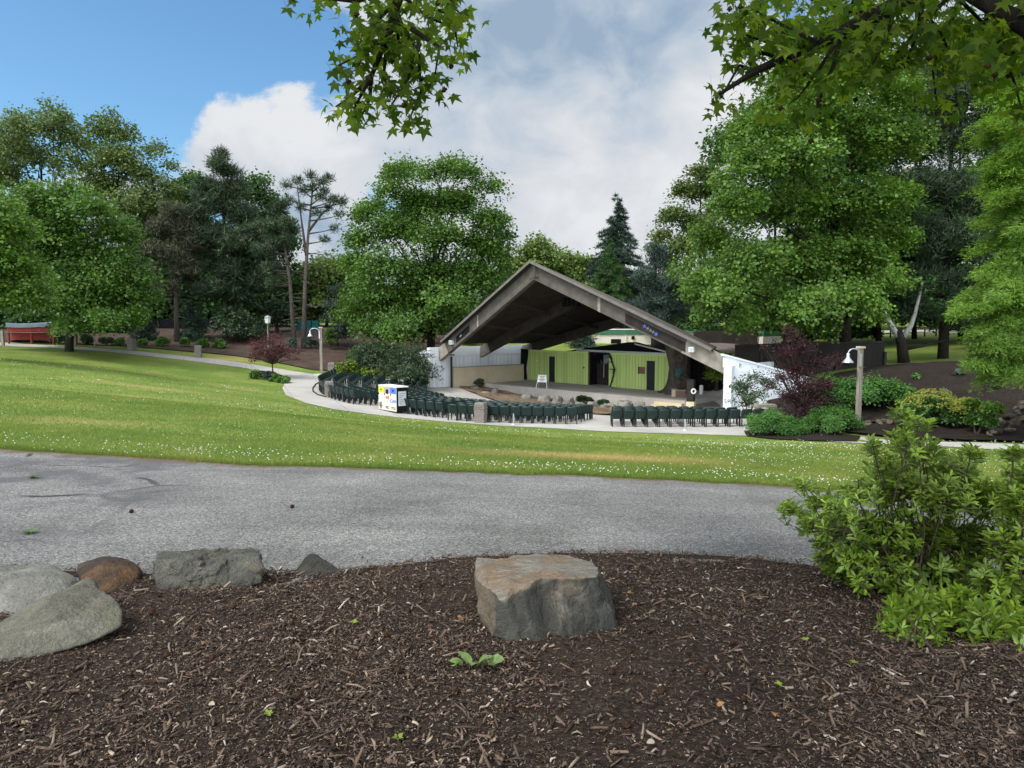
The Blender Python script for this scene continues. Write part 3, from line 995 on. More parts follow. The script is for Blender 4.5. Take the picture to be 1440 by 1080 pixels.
hull_rock('round_boulder', [P(-70, 800, 4.6), P(20, 786, 4.75), P(80, 785, 4.75), P(118, 800, 4.6), P(110, 860, 4.1), P(-10, 900, 3.9), P(-90, 900, 3.9), P(-60, 840, 4.9), P(100, 840, 4.9), P(50, 800, 4.35), P(0, 800, 4.35)], M_BLD, 'smooth pale grey boulder at the left edge behind the leaning one', sub=6, sharp=7, amp=.022, sc=4, ridge=.004, seed=12)
hull_rock('leaning_boulder', [P(112, 812, 4.12), P(130, 808, 4.1), P(152, 828, 3.97), P(177, 866, 3.76), P(172, 886, 3.66), P(150, 897, 3.6), P(70, 924, 3.42), P(0, 938, 3.33), P(-80, 950, 3.25), P(-80, 915, 3.55), P(0, 884, 3.72), P(55, 848, 3.95), P(115, 870, 4.3), P(0, 905, 3.9), P(60, 880, 3.55)], M_LEAN, 'long smooth grey boulder leaning on the round one at the left', sub=7, sharp=22, amp=.022, sc=5, ridge=.006, seed=15, cuts=8, cut=(.94, .99))
hull_rock('brown_boulder', [P(103, 795, 5.0), P(130, 783, 5.05), P(175, 782, 5.0), P(203, 797, 4.9), P(200, 815, 4.75), P(165, 836, 4.5), P(120, 832, 4.5), P(120, 815, 5.1), P(190, 815, 5.1), P(150, 790, 4.75)], M_BRN, 'rusty brown boulder between the grey boulders and the stone block', sub=6, sharp=12, amp=.02, sc=6, ridge=.008, seed=18, cuts=8)
hull_rock('dark_boulder', [P(437, 774, 5.15), P(410, 800, 5.05), P(405, 812, 4.95), P(430, 822, 4.85), P(480, 822, 4.88), P(486, 806, 5.0), P(462, 786, 5.1), P(445, 800, 5.3), P(480, 815, 5.2)], M_DRK, 'small dark pointed boulder at the edge of the asphalt, right of the block', sub=5, sharp=12, amp=.018, sc=7, seed=21, cuts=8)

# ------------------------------------------------------------- seed balls
def seed_ball_mesh():
    V, Fc = ico(3)
    r = np.random.default_rng(2)
    s = np.where(r.uniform(0, 1, len(V)) < .3, 1.28, .88) * r.uniform(.94, 1.06, len(V))
    return mesh_np('seed_ball', V * s[:, None], [Fc])
M_BALL = simple('seed_ball_brown', (.02, .012, .008), (.07, .035, .02), 60, .9, .1)
sb = seed_ball_mesh()
sb.materials.append(M_BALL)
ball_px = [(640, 880), (575, 868), (470, 872), (410, 890), (330, 868), (250, 862), (545, 905), (610, 915), (500, 935), (430, 850), (360, 850), (280, 900), (215, 880), (925, 860), (905, 900), (950, 830), (985, 845), (1010, 880), (885, 930), (1060, 870), (960, 905), (1030, 920), (1100, 900), (1075, 935), (860, 955), (800, 950), (745, 940), (990, 960), (1130, 940), (1160, 985), (930, 985), (1045, 1000), (640, 985), (560, 960), (420, 990), (300, 940), (170, 905), (235, 935), (720, 1010), (880, 1030), (1185, 930), (1230, 985), (590, 835), (540, 838), (895, 812), (870, 800), (1085, 815), (225, 850)]
first = None
for k, (px, py) in enumerate(ball_px):
    q = gh(px, py)
    o = bpy.data.objects.new('seed_ball', sb)
    COL.objects.link(o)
    rr = random.uniform(.012, .018)
    o.location = (q[0], q[1], float(bed_z(q[0], q[1])) + rr * .8)
    o.scale = (rr, rr, rr * random.uniform(.85, 1))
    o.rotation_euler = (random.uniform(0, 3), random.uniform(0, 3), random.uniform(0, 3))
    tag(o, 'small spiky dark brown seed ball lying on the bark mulch', 'seed ball', 'seed balls fallen on the mulch')
for (px, py), lab in (((185, 723), 'dark seed ball on the asphalt nearer the left edge'), ((411, 716), 'dark seed ball on the asphalt above the grey stone block')):
    q = gh(px, py)
    o = bpy.data.objects.new('seed_ball', sb); COL.objects.link(o)
    o.location = (q[0], q[1], q[2] + .028); o.scale = (.018, .018, .018)
    tag(o, lab, 'seed ball')

# =================================================== the open-air theatre
M_GLUE = simple('weathered_timber', (.072, .063, .054), (.125, .11, .094), 2.0, .8, .15, sc=(1, 1, 1), fine=30)
M_GLUE2 = simple('bleached_timber', (.2, .178, .145), (.3, .272, .225), 3, .85, .1, fine=40)
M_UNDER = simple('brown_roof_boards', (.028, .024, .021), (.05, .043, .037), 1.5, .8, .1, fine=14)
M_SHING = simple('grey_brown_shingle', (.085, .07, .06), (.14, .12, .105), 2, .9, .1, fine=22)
M_FASC = simple('fascia_strip', (.12, .108, .096), (.17, .155, .14), 2, .7, .2)
M_BLACK = simple('black_cloth', (.006, .006, .0065), (.016, .016, .017), 3, .9, .1)
M_DARKP = simple('dark_brown_panel', (.02, .016, .014), (.04, .032, .027), 2, .85, .15)
M_WHITE = simple('white_paint', (.66, .69, .73), (.78, .8, .82), .9, .6, .3, fine=12, bstr=.1)
M_TAN = simple('tan_boards', (.46, .38, .25), (.56, .47, .33), 1, .7, .2)
M_CREAM = simple('cream_block', (.62, .56, .48), (.72, .66, .57), .8, .8, .2)
M_GTRIM = simple('green_trim', (.03, .12, .07), (.05, .17, .1), 2, .6, .3)
M_CHAIR = simple('green_plastic', (.005, .016, .0135), (.01, .027, .023), 8, .42, .4, bstr=.05, obj=True)
M_CHAIRM = simple('green_metal', (.005, .012, .011), (.009, .02, .018), 8, .5, .4, bstr=.05, obj=True)
M_POST = simple('grey_wood_post', (.2, .175, .14), (.34, .3, .25), 3, .85, .1, sc=(6, 6, .6), fine=20)
M_GALV = simple('galvanised', (.45, .48, .5), (.58, .6, .62), 6, .35, .5, metal=.6, bstr=.05)
M_CANB = simple('pebbled_bin', (.14, .12, .105), (.25, .22, .2), 18, .9, .15, fine=120, bstr=.6, obj=True)
M_CANL = simple('bin_lid', (.16, .14, .125), (.22, .2, .18), 5, .6, .3, obj=True)
M_WSIGN = simple('white_sheet', (.68, .68, .64), (.78, .78, .75), 2, .5, .3, bstr=.05)

def boards(name, a, b, pitch, axis_vec, groove):
    """vertical board siding: grooves every <pitch> metres along axis_vec"""
    m, nt = nmat(name)
    p = pos(nt)
    c = ramp(nt, noise(nt, pos(nt, sc=(1, 1, .25)), 1.6, 5, .6), [(.3, a), (.7, b)])
    dp = N(nt, 'ShaderNodeVectorMath', operation='DOT_PRODUCT')
    L(nt, p, dp.inputs[0]); dp.inputs[1].default_value = (axis_vec[0], axis_vec[1], 0)
    fr = math_(nt, 'FRACT', math_(nt, 'DIVIDE', dp.outputs['Value'], pitch))
    g = math_(nt, 'SUBTRACT', 1.0, ramp_fac(nt, math_(nt, 'ABSOLUTE', math_(nt, 'SUBTRACT', fr, .5)), .03, .08))
    cell = math_(nt, 'FLOOR', math_(nt, 'DIVIDE', dp.outputs['Value'], pitch))
    wn = N(nt, 'ShaderNodeTexWhiteNoise', noise_dimensions='1D'); L(nt, cell, wn.inputs['W'])
    c = mixc(nt, 1.0, c, ramp(nt, wn.outputs['Value'], [(0, (.88, .88, .88)), (1, (1.08, 1.08, 1.08))]), 'MULTIPLY')
    c = mixc(nt, math_(nt, 'MULTIPLY', g, .75), c, groove)
    finish(nt, c, .7, .2, math_(nt, 'SUBTRACT', 1.0, g), .6, .02)
    return m

E2 = np.array((.645, -.764)); N2 = np.array((.764, .645))     # along / behind the set wall
W0 = np.array((1.35, 63.0))
ZS = -3.0                                                    # stage floor
M_LIME = boards('lime_boards', (.42, .54, .17), (.48, .6, .2), .3, E2, (.11, .17, .045))
M_WBOARD = boards('white_boards', (.76, .79, .84), (.84, .87, .9), .5, (.642, .767), (.5, .53, .58))
M_BFENCE = boards('dark_fence_boards', (.012, .01, .009), (.024, .02, .018), .2, (1, 0), (.004, .004, .004))
def wpo(px, off):
    """point at column px on the line running <off> metres behind the set wall"""
    u = (px - 720) / F / .9975
    w = W0 + N2 * off
    s = (w[1] * u - w[0]) / (E2[0] - E2[1] * u)
    return w + E2 * s, s
def wpt(px, off=0.0):
    """point of the set wall line seen at pixel column px, moved back by off"""
    u = (px - 720) / F / .9975
    s = (W0[1] * u - W0[0]) / (E2[0] - E2[1] * u)
    return W0 + E2 * s + N2 * off, s

n_ = np.array((.642, .767, 0))
Lf, Rf, Pk = np.array((-5.6, 57.0, -.1)), np.array((12.5, 42.0, -.2)), np.array((1.5, 47.3, 5.6))
L1, L2 = Lf + n_ * 4.7, Lf + n_ * 10.2
Q = np.array((9.75, 57.5, 2.85))
R2 = np.array((15.0, 52.5, -.25))
Mid = Pk + (Q - Pk) * .46
R1 = Rf + (R2 - Rf) * .46

roof = thing('pavilion_roof', 'big brown gabled timber roof over the open-air stage', 'roof', (Lf + Rf) / 2 * np.array((1, 1, 0)) + np.array((0, 0, -.2)))
def quad_slab(a, b, c, d, t, n=8):
    """bilinear slab a-b (front, eave to ridge) d-c (back)"""
    mb = MB()
    up = np.array((0, 0, t))
    G_ = [[(a * (1 - u) + b * u) * (1 - v) + (d * (1 - u) + c * u) * v for u in np.linspace(0, 1, n)] for v in np.linspace(0, 1, n)]
    vs = [p for row in G_ for p in row] + [p + up for row in G_ for p in row]
    m = n * n
    fs = []
    for i in range(n - 1):
        for j in range(n - 1):
            k = i * n + j
            fs.append((k, k + 1, k + n + 1, k + n)); fs.append((m + k, m + k + n, m + k + n + 1, m + k + 1))
    for j in range(n - 1):
        fs.append((j + 1, j, m + j, m + j + 1)); k = (n - 1) * n + j
        fs.append((k, k + 1, m + k + 1, m + k))
    for i in range(n - 1):
        k = i * n
        fs.append((k, k + n, m + k + n, m + k)); k = i * n + n - 1
        fs.append((k + n, k, m + k, m + k + n))
    mb.add(vs, fs)
    return mb
up_ = np.array((0, 0, 1.0))
fr = -n_ * .45
eL = .075
La, Lb = Lf + (Pk - Lf) * eL, L2 + (Q - L2) * eL
Ra, Rb = Rf + (Pk - Rf) * .06, R2 + (Q - R2) * .06
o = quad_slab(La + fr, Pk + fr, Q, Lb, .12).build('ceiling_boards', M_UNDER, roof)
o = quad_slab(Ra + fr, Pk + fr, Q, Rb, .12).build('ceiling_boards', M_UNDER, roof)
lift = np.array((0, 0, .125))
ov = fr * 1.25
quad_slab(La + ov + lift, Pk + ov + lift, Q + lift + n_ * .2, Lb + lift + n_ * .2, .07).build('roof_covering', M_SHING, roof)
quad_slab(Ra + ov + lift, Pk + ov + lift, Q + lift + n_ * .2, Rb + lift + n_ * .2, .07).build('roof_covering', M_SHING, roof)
# pale fascia strip along both front rakes
for a in (La, Ra):
    MB().beam(a + ov * 1.06 + up_ * .2, Pk + ov * 1.06 + up_ * .2, .05, .17).build('fascia', M_FASC, roof)
def beam_(a, b, w, h, mat, ext=.0, name='beam', drop=.012):
    d = (b - a) / np.linalg.norm(b - a)
    return MB().beam(a - d * ext - up_ * drop, b - up_ * drop, w, h).build(name, mat, roof, bevel=.02)
beam_(Lf, Pk - n_ * 0, .36, .92, M_GLUE, .25)
beam_(Rf, Pk, .36, .92, M_GLUE, .75)
M_INB = simple('roof_shade_timber', (.04, .034, .03), (.07, .06, .052), 2, .85, .1, fine=24)  # beam timber in a darker colour, painting in the shade under the roof
for a_, b_ in ((L1, Mid), (L2, Q)): beam_(a_, b_, .34, .8, M_INB, .3)
for a_, b_ in ((R1, Mid), (R2, Q)): beam_(a_, b_, .34, .8, M_INB)
# bleached lower ends of the laminated beams
def cap_(a, b, t0, t1, w, h, ext):
    d = (b - a) / np.linalg.norm(b - a)
    p0, p1 = a + d * t0, a + d * t1
    MB().beam(p0 + up_ * (ext - .012), p1 + up_ * (ext - .012), w + .012, h + 2 * ext).build('weathered_beam_end', M_GLUE2, roof)
cap_(Lf, Pk, -.26, 1.2, .36, .92, .004)
cap_(Rf, Pk, -.76, 2.6, .36, .92, .004)
cap_(L1, Mid, -.31, 1.1, .34, .8, .004)
cap_(L2, Q, -.31, 1.1, .34, .8, .004)
MB().box(Pk + np.array((-.05, -.1, -.42)), (.3, .5, .86), .5).build('ridge_plate', M_GLUE, roof)
MB().beam(Pk - up_ * .5, Q - up_ * .35, .3, .5).build('ridge_beam', M_UNDER, roof)
for t in (.42, .7):
    a = Lf + (Pk - Lf) * t - up_ * .45; b = L2 + (Q - L2) * t - up_ * .45
    MB().beam(a + n_ * .2, b, .1, .16).build('brace', M_INB, roof)
    a = Rf + (Pk - Rf) * t - up_ * .45; b = R2 + (Q - R2) * t - up_ * .45
    MB().beam(a + n_ * .2, b, .1, .16).build('brace', M_INB, roof)
# dark louvre panels, emblem and small floodlights on the front beams
def on_rake(a, t, drop, out):
    return a + (Pk - a) * t - up_ * drop - n_ * (.19 + out)
def face_strip(a, t0, t1, d0, d1, out, name, mat, thick=.03, lab=None):
    p, q = on_rake(a, t0, d0, out), on_rake(a, t1, d0, out)
    r, s = on_rake(a, t1, d1, out), on_rake(a, t0, d1, out)
    b = -n_ * thick
    c = [s, r, q, p, s + b, r + b, q + b, p + b]
    return MB().hexa(c).build(name, mat, roof, label=lab)
face_strip(Lf, .22, .37, .3, .78, .0, 'louvre_panel', M_BLACK)
face_strip(Lf, .265, .285, .5, .62, .03, 'lamp', M_GALV)
face_strip(Rf, .2, .5, .3, .86, .0, 'louvre_panel', M_DARKP)
face_strip(Lf, .455, .47, .12, .98, .0, 'joint_plate', M_GLUE2)
face_strip(Rf, .63, .645, .12, 1.0, .0, 'joint_plate', M_GLUE2)
M_BLUE = simple('blue_sign_paint', (.04, .1, .4), (.06, .14, .5), 5, .5, .3)
M_GRN = simple('green_sign_paint', (.08, .2, .12), (.1, .26, .16), 5, .5, .3)
def star_blob(a, t, drop, rad, mat, name, k, out):
    c = on_rake(a, t, drop, out)
    e = (Pk - a) / np.linalg.norm(Pk - a)
    u = np.cross(e, n_); u /= np.linalg.norm(u)
    if u[2] < 0: u = -u
    vs = []; nk = 2 * k
    for j in range(nk):
        r_ = rad * (1 if j % 2 == 0 else .45); th = 2 * math.pi * j / nk
        vs.append(c + e * r_ * math.cos(th) + u * r_ * math.sin(th))
    vs += [v - n_ * .03 for v in vs]
    fs = [tuple(range(nk)), tuple(range(2 * nk - 1, nk - 1, -1))] + [(j, (j + 1) % nk, nk + (j + 1) % nk, nk + j) for j in range(nk)]
    MB().add(vs, fs).build(name, mat, roof)
star_blob(Rf, .40, .5, .15, M_BLUE, 'emblem_star', 5, .032)
star_blob(Rf, .384, .54, .13, M_FASC, 'emblem_star', 4, .034)
star_blob(Rf, .37, .58, .1, M_GRN, 'emblem_star', 5, .036)
star_blob(Rf, .357, .6, .13, M_FASC, 'emblem_star', 4, .034)
star_blob(Rf, .342, .64, .15, M_BLUE, 'emblem_star', 5, .032)
for a, t in ((Lf, .175), (Rf, .165)):
    c = on_rake(a, t, .5, .14)
    f = MB().box(c, (.3, .24, .3), -.7).build('floodlight', M_WSIGN, roof)
    MB().box(c - n_ * .13, (.22, .02, .22), -.7).build('lens', M_GALV, f)

hs = thing('hanging_speaker', 'black speaker cluster hanging under the pavilion roof', 'speaker', (4.1, 51.2, 3.0))
mb = MB()
for k in range(4):
    mb.box((3.7 + k * .27, 51.5 - k * .3, 3.3), (.3, .36, .62), -.86, .9)
mb.build('cabinet', M_BLACK, hs)
MB().tube([(4.1, 51.2, 3.6), (4.1, 51.2, 4.4)], .04, 6).build('hanger', M_BLACK, hs)

# --- side walls
ng = n_[:2]
wl = thing('white_wall', 'long white board wall under the left side of the pavilion roof', 'wall', (Lf[0] - .9, Lf[1] - .8, -3.1))
a = Lf[:2] - ng * .9 + np.array((-.35, .0)); b = a + ng * 12.2
MB().wall(a, b, -3.25, -.78, -.3, -3.2, -.78).build('wall_body', M_WBOARD, wl)
MB().wall(a - ng * .03, b, -.776, -.02, -.32).build('wall_cap', M_WHITE, wl)
e = np.array((ng[1], -ng[0]))
MB().wall(a - e * 2.6 + ng * .35, a + ng * .03, -3.2, -.95, -.28, -3.2, -.2).build('end_return', M_WHITE, wl)
wr = thing('white_wall', 'white wing wall with sloping top right of the stage', 'wall', (12.3, 41.5, -3.3))
c0 = P(1020, 580, 41.3)[:2]
ia = c0; ib = c0 + ng * 6.5
MB().wall(ia, ib, -3.4, -.62, -.3, -3.2, -.62).build('inner_face', M_WBOARD, wr)
oa = c0 + np.array((.0, -.012)); ob = P(1150, 580, 42.6)[:2]
d_ = (ob - oa) / np.linalg.norm(ob - oa)
MB().wall(oa, ob, -3.5, -.62, .3, -3.2, -2.1).build('outer_face', M_WHITE, wr)
MB().wall(oa + d_ * .3 + np.array((-.35, .05)), ob + np.array((-.02, .05)), -.72, -.06, .24, -2.2, -1.62).build('sloping_top', M_WHITE, wr)
MB().wall(oa + d_ * .25 - np.array((.4, .0)), ob, -.05, .06, .36, -1.6, -1.5).build('coping', M_WHITE, wr)

# --- stage floor, steps, tan parapet
st = thing('stage', 'grey concrete stage floor with wooden steps at its right end', 'stage', (SF0[0], SF0[1], -3.5))
fl = [tuple(SF0), tuple(SF1 - SE * 0), tuple(SF1 + SE * .25 + SN * 7.5), tuple(SF0 + SN * 7.5 - SE * .6)]
mb = MB()
mb.hexa([(x, y, -3.9) for x, y in fl] + [(x, y, ZS) for x, y in fl])
mb.build('floor', M_FLOOR, st)
for k in range(3):
    p0 = SF1 - SE * 2.1 - SN * (.3 * (k + 1)); p1 = SF1 - SE * .05 - SN * (.3 * (k + 1))
    MB().wall(p0, p1, -3.9, ZS - .17 * (k + 1) + .02, .3).build('step', M_TAN, st)
tw = thing('low_wall', 'low tan board wall at the left end of the stage', 'wall', (-4.6, 60.0, -3.2))
p0 = P(637, 540, 57.6)[:2]; p1 = P(735, 534, 62.3)[:2]
ta = P(637, 516, 57.6)[2]
MB().wall(p0, p1, -3.3, ta - .06, -.15, -3.1, ta - .06).build('wall_body', M_TAN, tw)
MB().wall(p0 - ng * .03, p1, ta - .056, ta, -.2).build('coping', M_POST, tw)
MB().wall(p0, p1, -2.35, -2.3, .02).build('rail', M_POST, tw)
pt = thing('wooden_post', 'thin dark post with a flat cap beside the low tan wall', 'post', (*P(635, 545, 57.2)[:2], -3.1))
c = P(635, 545, 57.2)
MB().box((c[0], c[1], -1.95), (.16, .16, 2.4)).build('shaft', M_DARKP, pt)
MB().box((c[0], c[1], -.62), (.5, .3, .1)).build('cap', M_DARKP, pt)

# --- lime green set walls with their dark doors
def set_wall(label, x0, x1, doors, extra=None):
    (a, s0), (b, s1) = wpt(x0), wpt(x1)
    t = thing('set_wall', label, 'wall', (a[0], a[1], ZS))
    cuts = []
    for q in doors:
        cuts.append((wpt(q[0])[1], wpt(q[1])[1]))
    s = s0
    zt0, zt1 = ZS + 2.58, ZS + 2.58
    mb = MB()
    for c0_, c1_ in cuts:
        mb.wall(W0 + E2 * s, W0 + E2 * c0_, ZS + .005, ZS + 2.58, .12)
        mb.wall(W0 + E2 * c0_, W0 + E2 * c1_, ZS + 2.13, ZS + 2.58, .12)
        s = c1_
    mb.wall(W0 + E2 * s, W0 + E2 * s1, ZS + .005, ZS + 2.58, .12)
    mb.build('boards', M_LIME, t)
    for c0_, c1_ in cuts:
        p, q = W0 + E2 * (c0_ + .02) + N2 * .04, W0 + E2 * (c1_ - .02) + N2 * .04
        MB().wall(p, q, ZS + .01, ZS + 2.12, .05).build('door', M_DOOR, t)
        MB().wall(W0 + E2 * (c0_ - .07) - N2 * .02, W0 + E2 * c0_ - N2 * .02, ZS + .01, ZS + 2.2, .02).build('door_trim', M_LIMET, t)
        MB().wall(W0 + E2 * (c1_) - N2 * .02, W0 + E2 * (c1_ + .07) - N2 * .02, ZS + .01, ZS + 2.2, .02).build('door_trim', M_LIMET, t)
    MB().wall(W0 + E2 * (s0 - .0) - N2 * .03, W0 + E2 * s1 - N2 * .03, ZS + 2.5, ZS + 2.62, .03).build('top_trim', M_LIMET, t)
    return t
M_DOOR = simple('black_door', (.008, .012, .014), (.016, .022, .024), 3, .5, .3)
M_LIMET = simple('lime_trim', (.44, .56, .19), (.5, .62, .22), 2, .6, .3)
t1 = set_wall('lime green board wall at the left of the stage with one dark door', 742, 827, [(771.5, 780.5)])
t2 = set_wall('lime green board wall at the right of the stage with a small framed panel', 856, 946, [(909, 921)])
p = wpt(821)[0] - N2 * .015
MB().box((p[0], p[1], ZS + 1.35), (.12, .03, .14), -.87).build('switch_box', M_BLACK, t1)
p = wpt(755.5)[0] - N2 * .015
MB().box((p[0], p[1], ZS + 1.72), (.1, .03, .1), -.87).build('bell', M_WSIGN, t1)
p = wpt(902.5)[0] - N2 * .02
M_BRICK = simple('red_brown_panel', (.13, .075, .055), (.19, .12, .09), 6, .8, .2)
MB().box((p[0], p[1], ZS + 1.4), (.62, .05, .5), -.87).build('framed_panel', M_BRICK, t2)
MB().box((p[0] - .28 * E2[0], p[1] - .28 * E2[1], ZS + 1.4), (.07, .09, .54), -.87).build('panel_frame', M_BLACK, t2)

gt = thing('picket_gate', 'dark ragged picket gate between the two lime green walls', 'gate', (*wpt(842, .5)[0], ZS))
(a, sa), (b, sb_) = wpt(826, .9), wpt(858, .9)
rg = random.Random(4)
mb = MB(); k = sa
while k < sb_ - .12:
    hgt = rg.uniform(1.65, 2.0)
    mb.wall(W0 + E2 * k + N2 * .9, W0 + E2 * (k + .15) + N2 * .9, ZS + .05, ZS + hgt, .04, None, ZS + hgt + rg.uniform(-.15, .1)); k += .17
mb.build('pickets', M_DARKP, gt)
MB().wall(W0 + E2 * sa + N2 * .95, W0 + E2 * sb_ + N2 * .95, ZS + 1.05, ZS + 1.13, .04).build('rail', M_BLACK, gt)
MB().tube([(*(W0 + E2 * (sa + 1.0) + N2 * .8), ZS + .6), (*(W0 + E2 * (sa + 1.02) + N2 * .8), ZS + 2.0)], .025, 6).build('pole', M_GALV, gt)
bk = thing('backdrop_panel', 'pale grey backdrop panel behind the picket gate', 'panel', (*wpt(842, 1.6)[0], ZS))
MB().wall(W0 + E2 * (sa - .3) + N2 * 1.7, W0 + E2 * (sb_ + .5) + N2 * 1.7, ZS, ZS + 2.75, .05).build('sheet', simple('grey_sheet', (.22, .27, .28), (.32, .38, .38), 1, .7), bk)
MB().wall(W0 + E2 * (sa - .3) + N2 * 1.66, W0 + E2 * (sb_ + .5) + N2 * 1.66, ZS + 2.6, ZS + 2.8, .03).build('top_rail', M_FASC, bk)
jw = thing('jamb_panel', 'black return panel at the left side of the picket gate', 'panel', (*wpt(828, .5)[0], ZS))
q = wpt(828.5)[0]
MB().wall(q + N2 * .13, q + N2 * 1.6, ZS + .01, ZS + 2.5, .08).build('sheet', M_BLACK, jw)
MB().wall(q + N2 * .1 - E2 * .0, q + N2 * .13, ZS + .01, ZS + 2.52, .1).build('edge_strip', M_DARKP, jw)
vn = thing('dead_vine', 'dark twisted branch standing against the lime green wall by the gate', 'branch', (*wpt(859, -.2)[0], ZS))
q = [wpt(x, -.12)[0] for x in (859, 862, 865.5, 862, 859.5, 857)]
zz = (.0, .5, 1.35, 1.9, 2.3, 2.6)
MB().tube([(a[0], a[1], ZS + z) for a, z in zip(q, zz)], [.045, .05, .055, .055, .075, .04], 7).build('stem', M_DARKP, vn)
mb = MB()
for k in range(26):
    kk = rg.choice((2, 3, 4)); b0 = np.array((q[kk][0], q[kk][1], ZS + zz[kk]))
    mb.tube([b0, b0 + np.array((rg.uniform(-.5, .35), rg.uniform(-.2, .1), rg.uniform(-.35, .2)))], [.02, .008], 4)
mb.build('twig', M_DARKP, vn)

# black roofed set house behind the walls
sh = thing('set_house_roof', 'low black hipped roof behind the lime green walls', 'roof', (*wpt(880, 2.5)[0], ZS + 2.5))
def sp(s, o, z): return (*(W0 + E2 * s + N2 * o), ZS + z)
s0, s1 = wpo(797, .3)[1], wpo(958, .3)[1]; sm = wpo(884, 2.2)[1]; s_b = wpo(950, 5)[1]
zr = P(884, 481, (W0 + E2 * sm + N2 * 2.2)[1])[2] - ZS
MB().add([sp(s0, .3, 2.62), sp(s1, .3, 2.5), sp(s_b, 5, 2.5), sp(s0 - 1, 5, 2.62), sp(sm, 2.2, zr), sp(sm + .5, 2.6, zr), sp(s1, .3, 2.4), sp(s0, .3, 2.52), sp(s_b, 5, 2.4), sp(s0 - 1, 5, 2.52)],
         [(0, 1, 4), (1, 2, 5, 4), (2, 3, 5), (3, 0, 4, 5), (1, 0, 7, 6), (2, 1, 6, 8), (3, 2, 8, 9), (0, 3, 9, 7), (6, 7, 9, 8)]).build('roof_plane', M_BLACK, sh)
MB().beam(sp(s0 + 1.2, .2, 2.78), sp(s1, .2, 2.72), .06, .16).build('eave_strip', M_GALV, sh)
for k in range(7):
    s = s0 + 1.5 + k * (s1 - s0 - 2) / 6
    MB().beam(sp(s, .26, 2.56), sp(s, 2.5, 2.56), .1, .18).build('rafter_tail', M_DARKP, sh)
MB().beam(sp(sm + .9, 1.85, zr - .08), sp(s1 + .1, .24, 2.62), .09, .1).build('hip_strip', M_WSIGN, sh)

cu = thing('stage_curtain', 'tall black curtain gathered at the left end of the lime wall', 'curtain', (.9, 63.0, ZS))
mb = MB()
vs, fs = [], []
nc = 22
for i, (z, w) in enumerate(((2.62, 1.0), (1.9, .92), (1.0, .75), (.0, .62))):
    for k in range(nc):
        s = -.72 + (k / (nc - 1)) * .85 * w + (.2 if z < 1 else 0)
        q = W0 + E2 * s - N2 * (.12 + .07 * math.sin(k * 1.7) + .02 * i)
        vs.append((q[0], q[1], ZS + .03 + z))
for i in range(3):
    for k in range(nc - 1):
        fs.append((i * nc + k, i * nc + k + 1, (i + 1) * nc + k + 1, (i + 1) * nc + k))
bb = len(vs); vs += [(v[0] + N2[0] * .05, v[1] + N2[1] * .05, v[2]) for v in vs]
fs += [tuple(bb + i for i in reversed(f)) for f in fs]
MB().add(vs, fs).build('cloth', M_BLACK, cu, smooth=True)
MB().tube([sp(-.8, -.1, 2.68), sp(.2, -.1, 2.68)], .03, 6).build('rod', M_GALV, cu)

# gnarled set tree with hoops, ropes and boxes
tr = thing('set_tree', 'gnarled grey stage prop tree at the right end of the lime wall', 'prop tree', (*wpt(958, -.4)[0], ZS))
mb = MB()
q = wpt(958, -.5)[0]
prof = [(-.95, 0, .25), (-.5, .25, .5), (-.12, .9, .62), (.0, 1.6, .66), (.05, 2.3, .72), (.05, 2.9, .8)]
vs = []; nk = 22
rr = random.Random(8)
ph = [rr.uniform(0, 6) for _ in range(4)]
zs = [0, .12, .3, .6, 1.0, 1.4, 1.8, 2.2, 2.6, 3.05, 3.3]
for z in zs:
    base = .55 + .62 * math.exp(-z * 2.6) + .12 * max(0, z - 1.8)
    for k in range(nk):
        th = 2 * math.pi * k / nk
        r_ = base * (1 + .2 * math.sin(3 * th + ph[0] + z * .6) + .13 * math.sin(7 * th + ph[1] - z * .5) + .08 * math.sin(11 * th + ph[2] + z * 1.2))
        vs.append((q[0] + r_ * math.cos(th), q[1] + r_ * math.sin(th), ZS + .005 + z))
fs = []
for i in range(len(zs) - 1):
    for k in range(nk):
        k2 = (k + 1) % nk
        fs.append((i * nk + k, i * nk + k2, (i + 1) * nk + k2, (i + 1) * nk + k))
fs.append(tuple((len(zs) - 1) * nk + k for k in range(nk)))
M_PTREE = simple('painted_bark', (.05, .042, .035), (.14, .12, .1), 4, .9, .1, sc=(2, 2, .5), bstr=.8, bdist=.05)
mb.add(vs, fs).build('trunk', M_PTREE, tr, smooth=True)
for k in range(3):
    c = wpt(948 - 3 * k, -.5 - .2 * k)[0]
    MB().tube([(q[0], q[1], ZS + .5), ((q[0] + c[0]) / 2, (q[1] + c[1]) / 2, ZS + .22), (c[0] - .3, c[1], ZS + .06)], [.2, .15, .05], 7).build('root', M_PTREE, tr)
def torus(mb, c, Rm, r_, ax, nu=18, nv=6):
    pts = []
    ax = np.array(ax, float); ax /= np.linalg.norm(ax)
    a = np.cross(ax, (0, 0, 1.0)); a /= np.linalg.norm(a); b = np.cross(ax, a)
    vs, fs = [], []
    for i in range(nu):
        t = 2 * math.pi * i / nu
        d = a * math.cos(t) + b * math.sin(t)
        for j in range(nv):
            u = 2 * math.pi * j / nv
            vs.append(np.array(c) + d * (Rm + r_ * math.cos(u)) + ax * r_ * math.sin(u))
    for i in range(nu):
        for j in range(nv):
            fs.append((i * nv + j, ((i + 1) % nu) * nv + j, ((i + 1) % nu) * nv + (j + 1) % nv, i * nv + (j + 1) % nv))
    return mb.add(vs, fs)
torus(MB(), (q[0] - .02, q[1] - .85, ZS + 2.45), .2, .035, (.2, -1, 0)).build('hoop', M_FASC, tr)
M_TEAL = simple('teal_rope', (.02, .12, .1), (.05, .2, .17), 5, .6, .2)
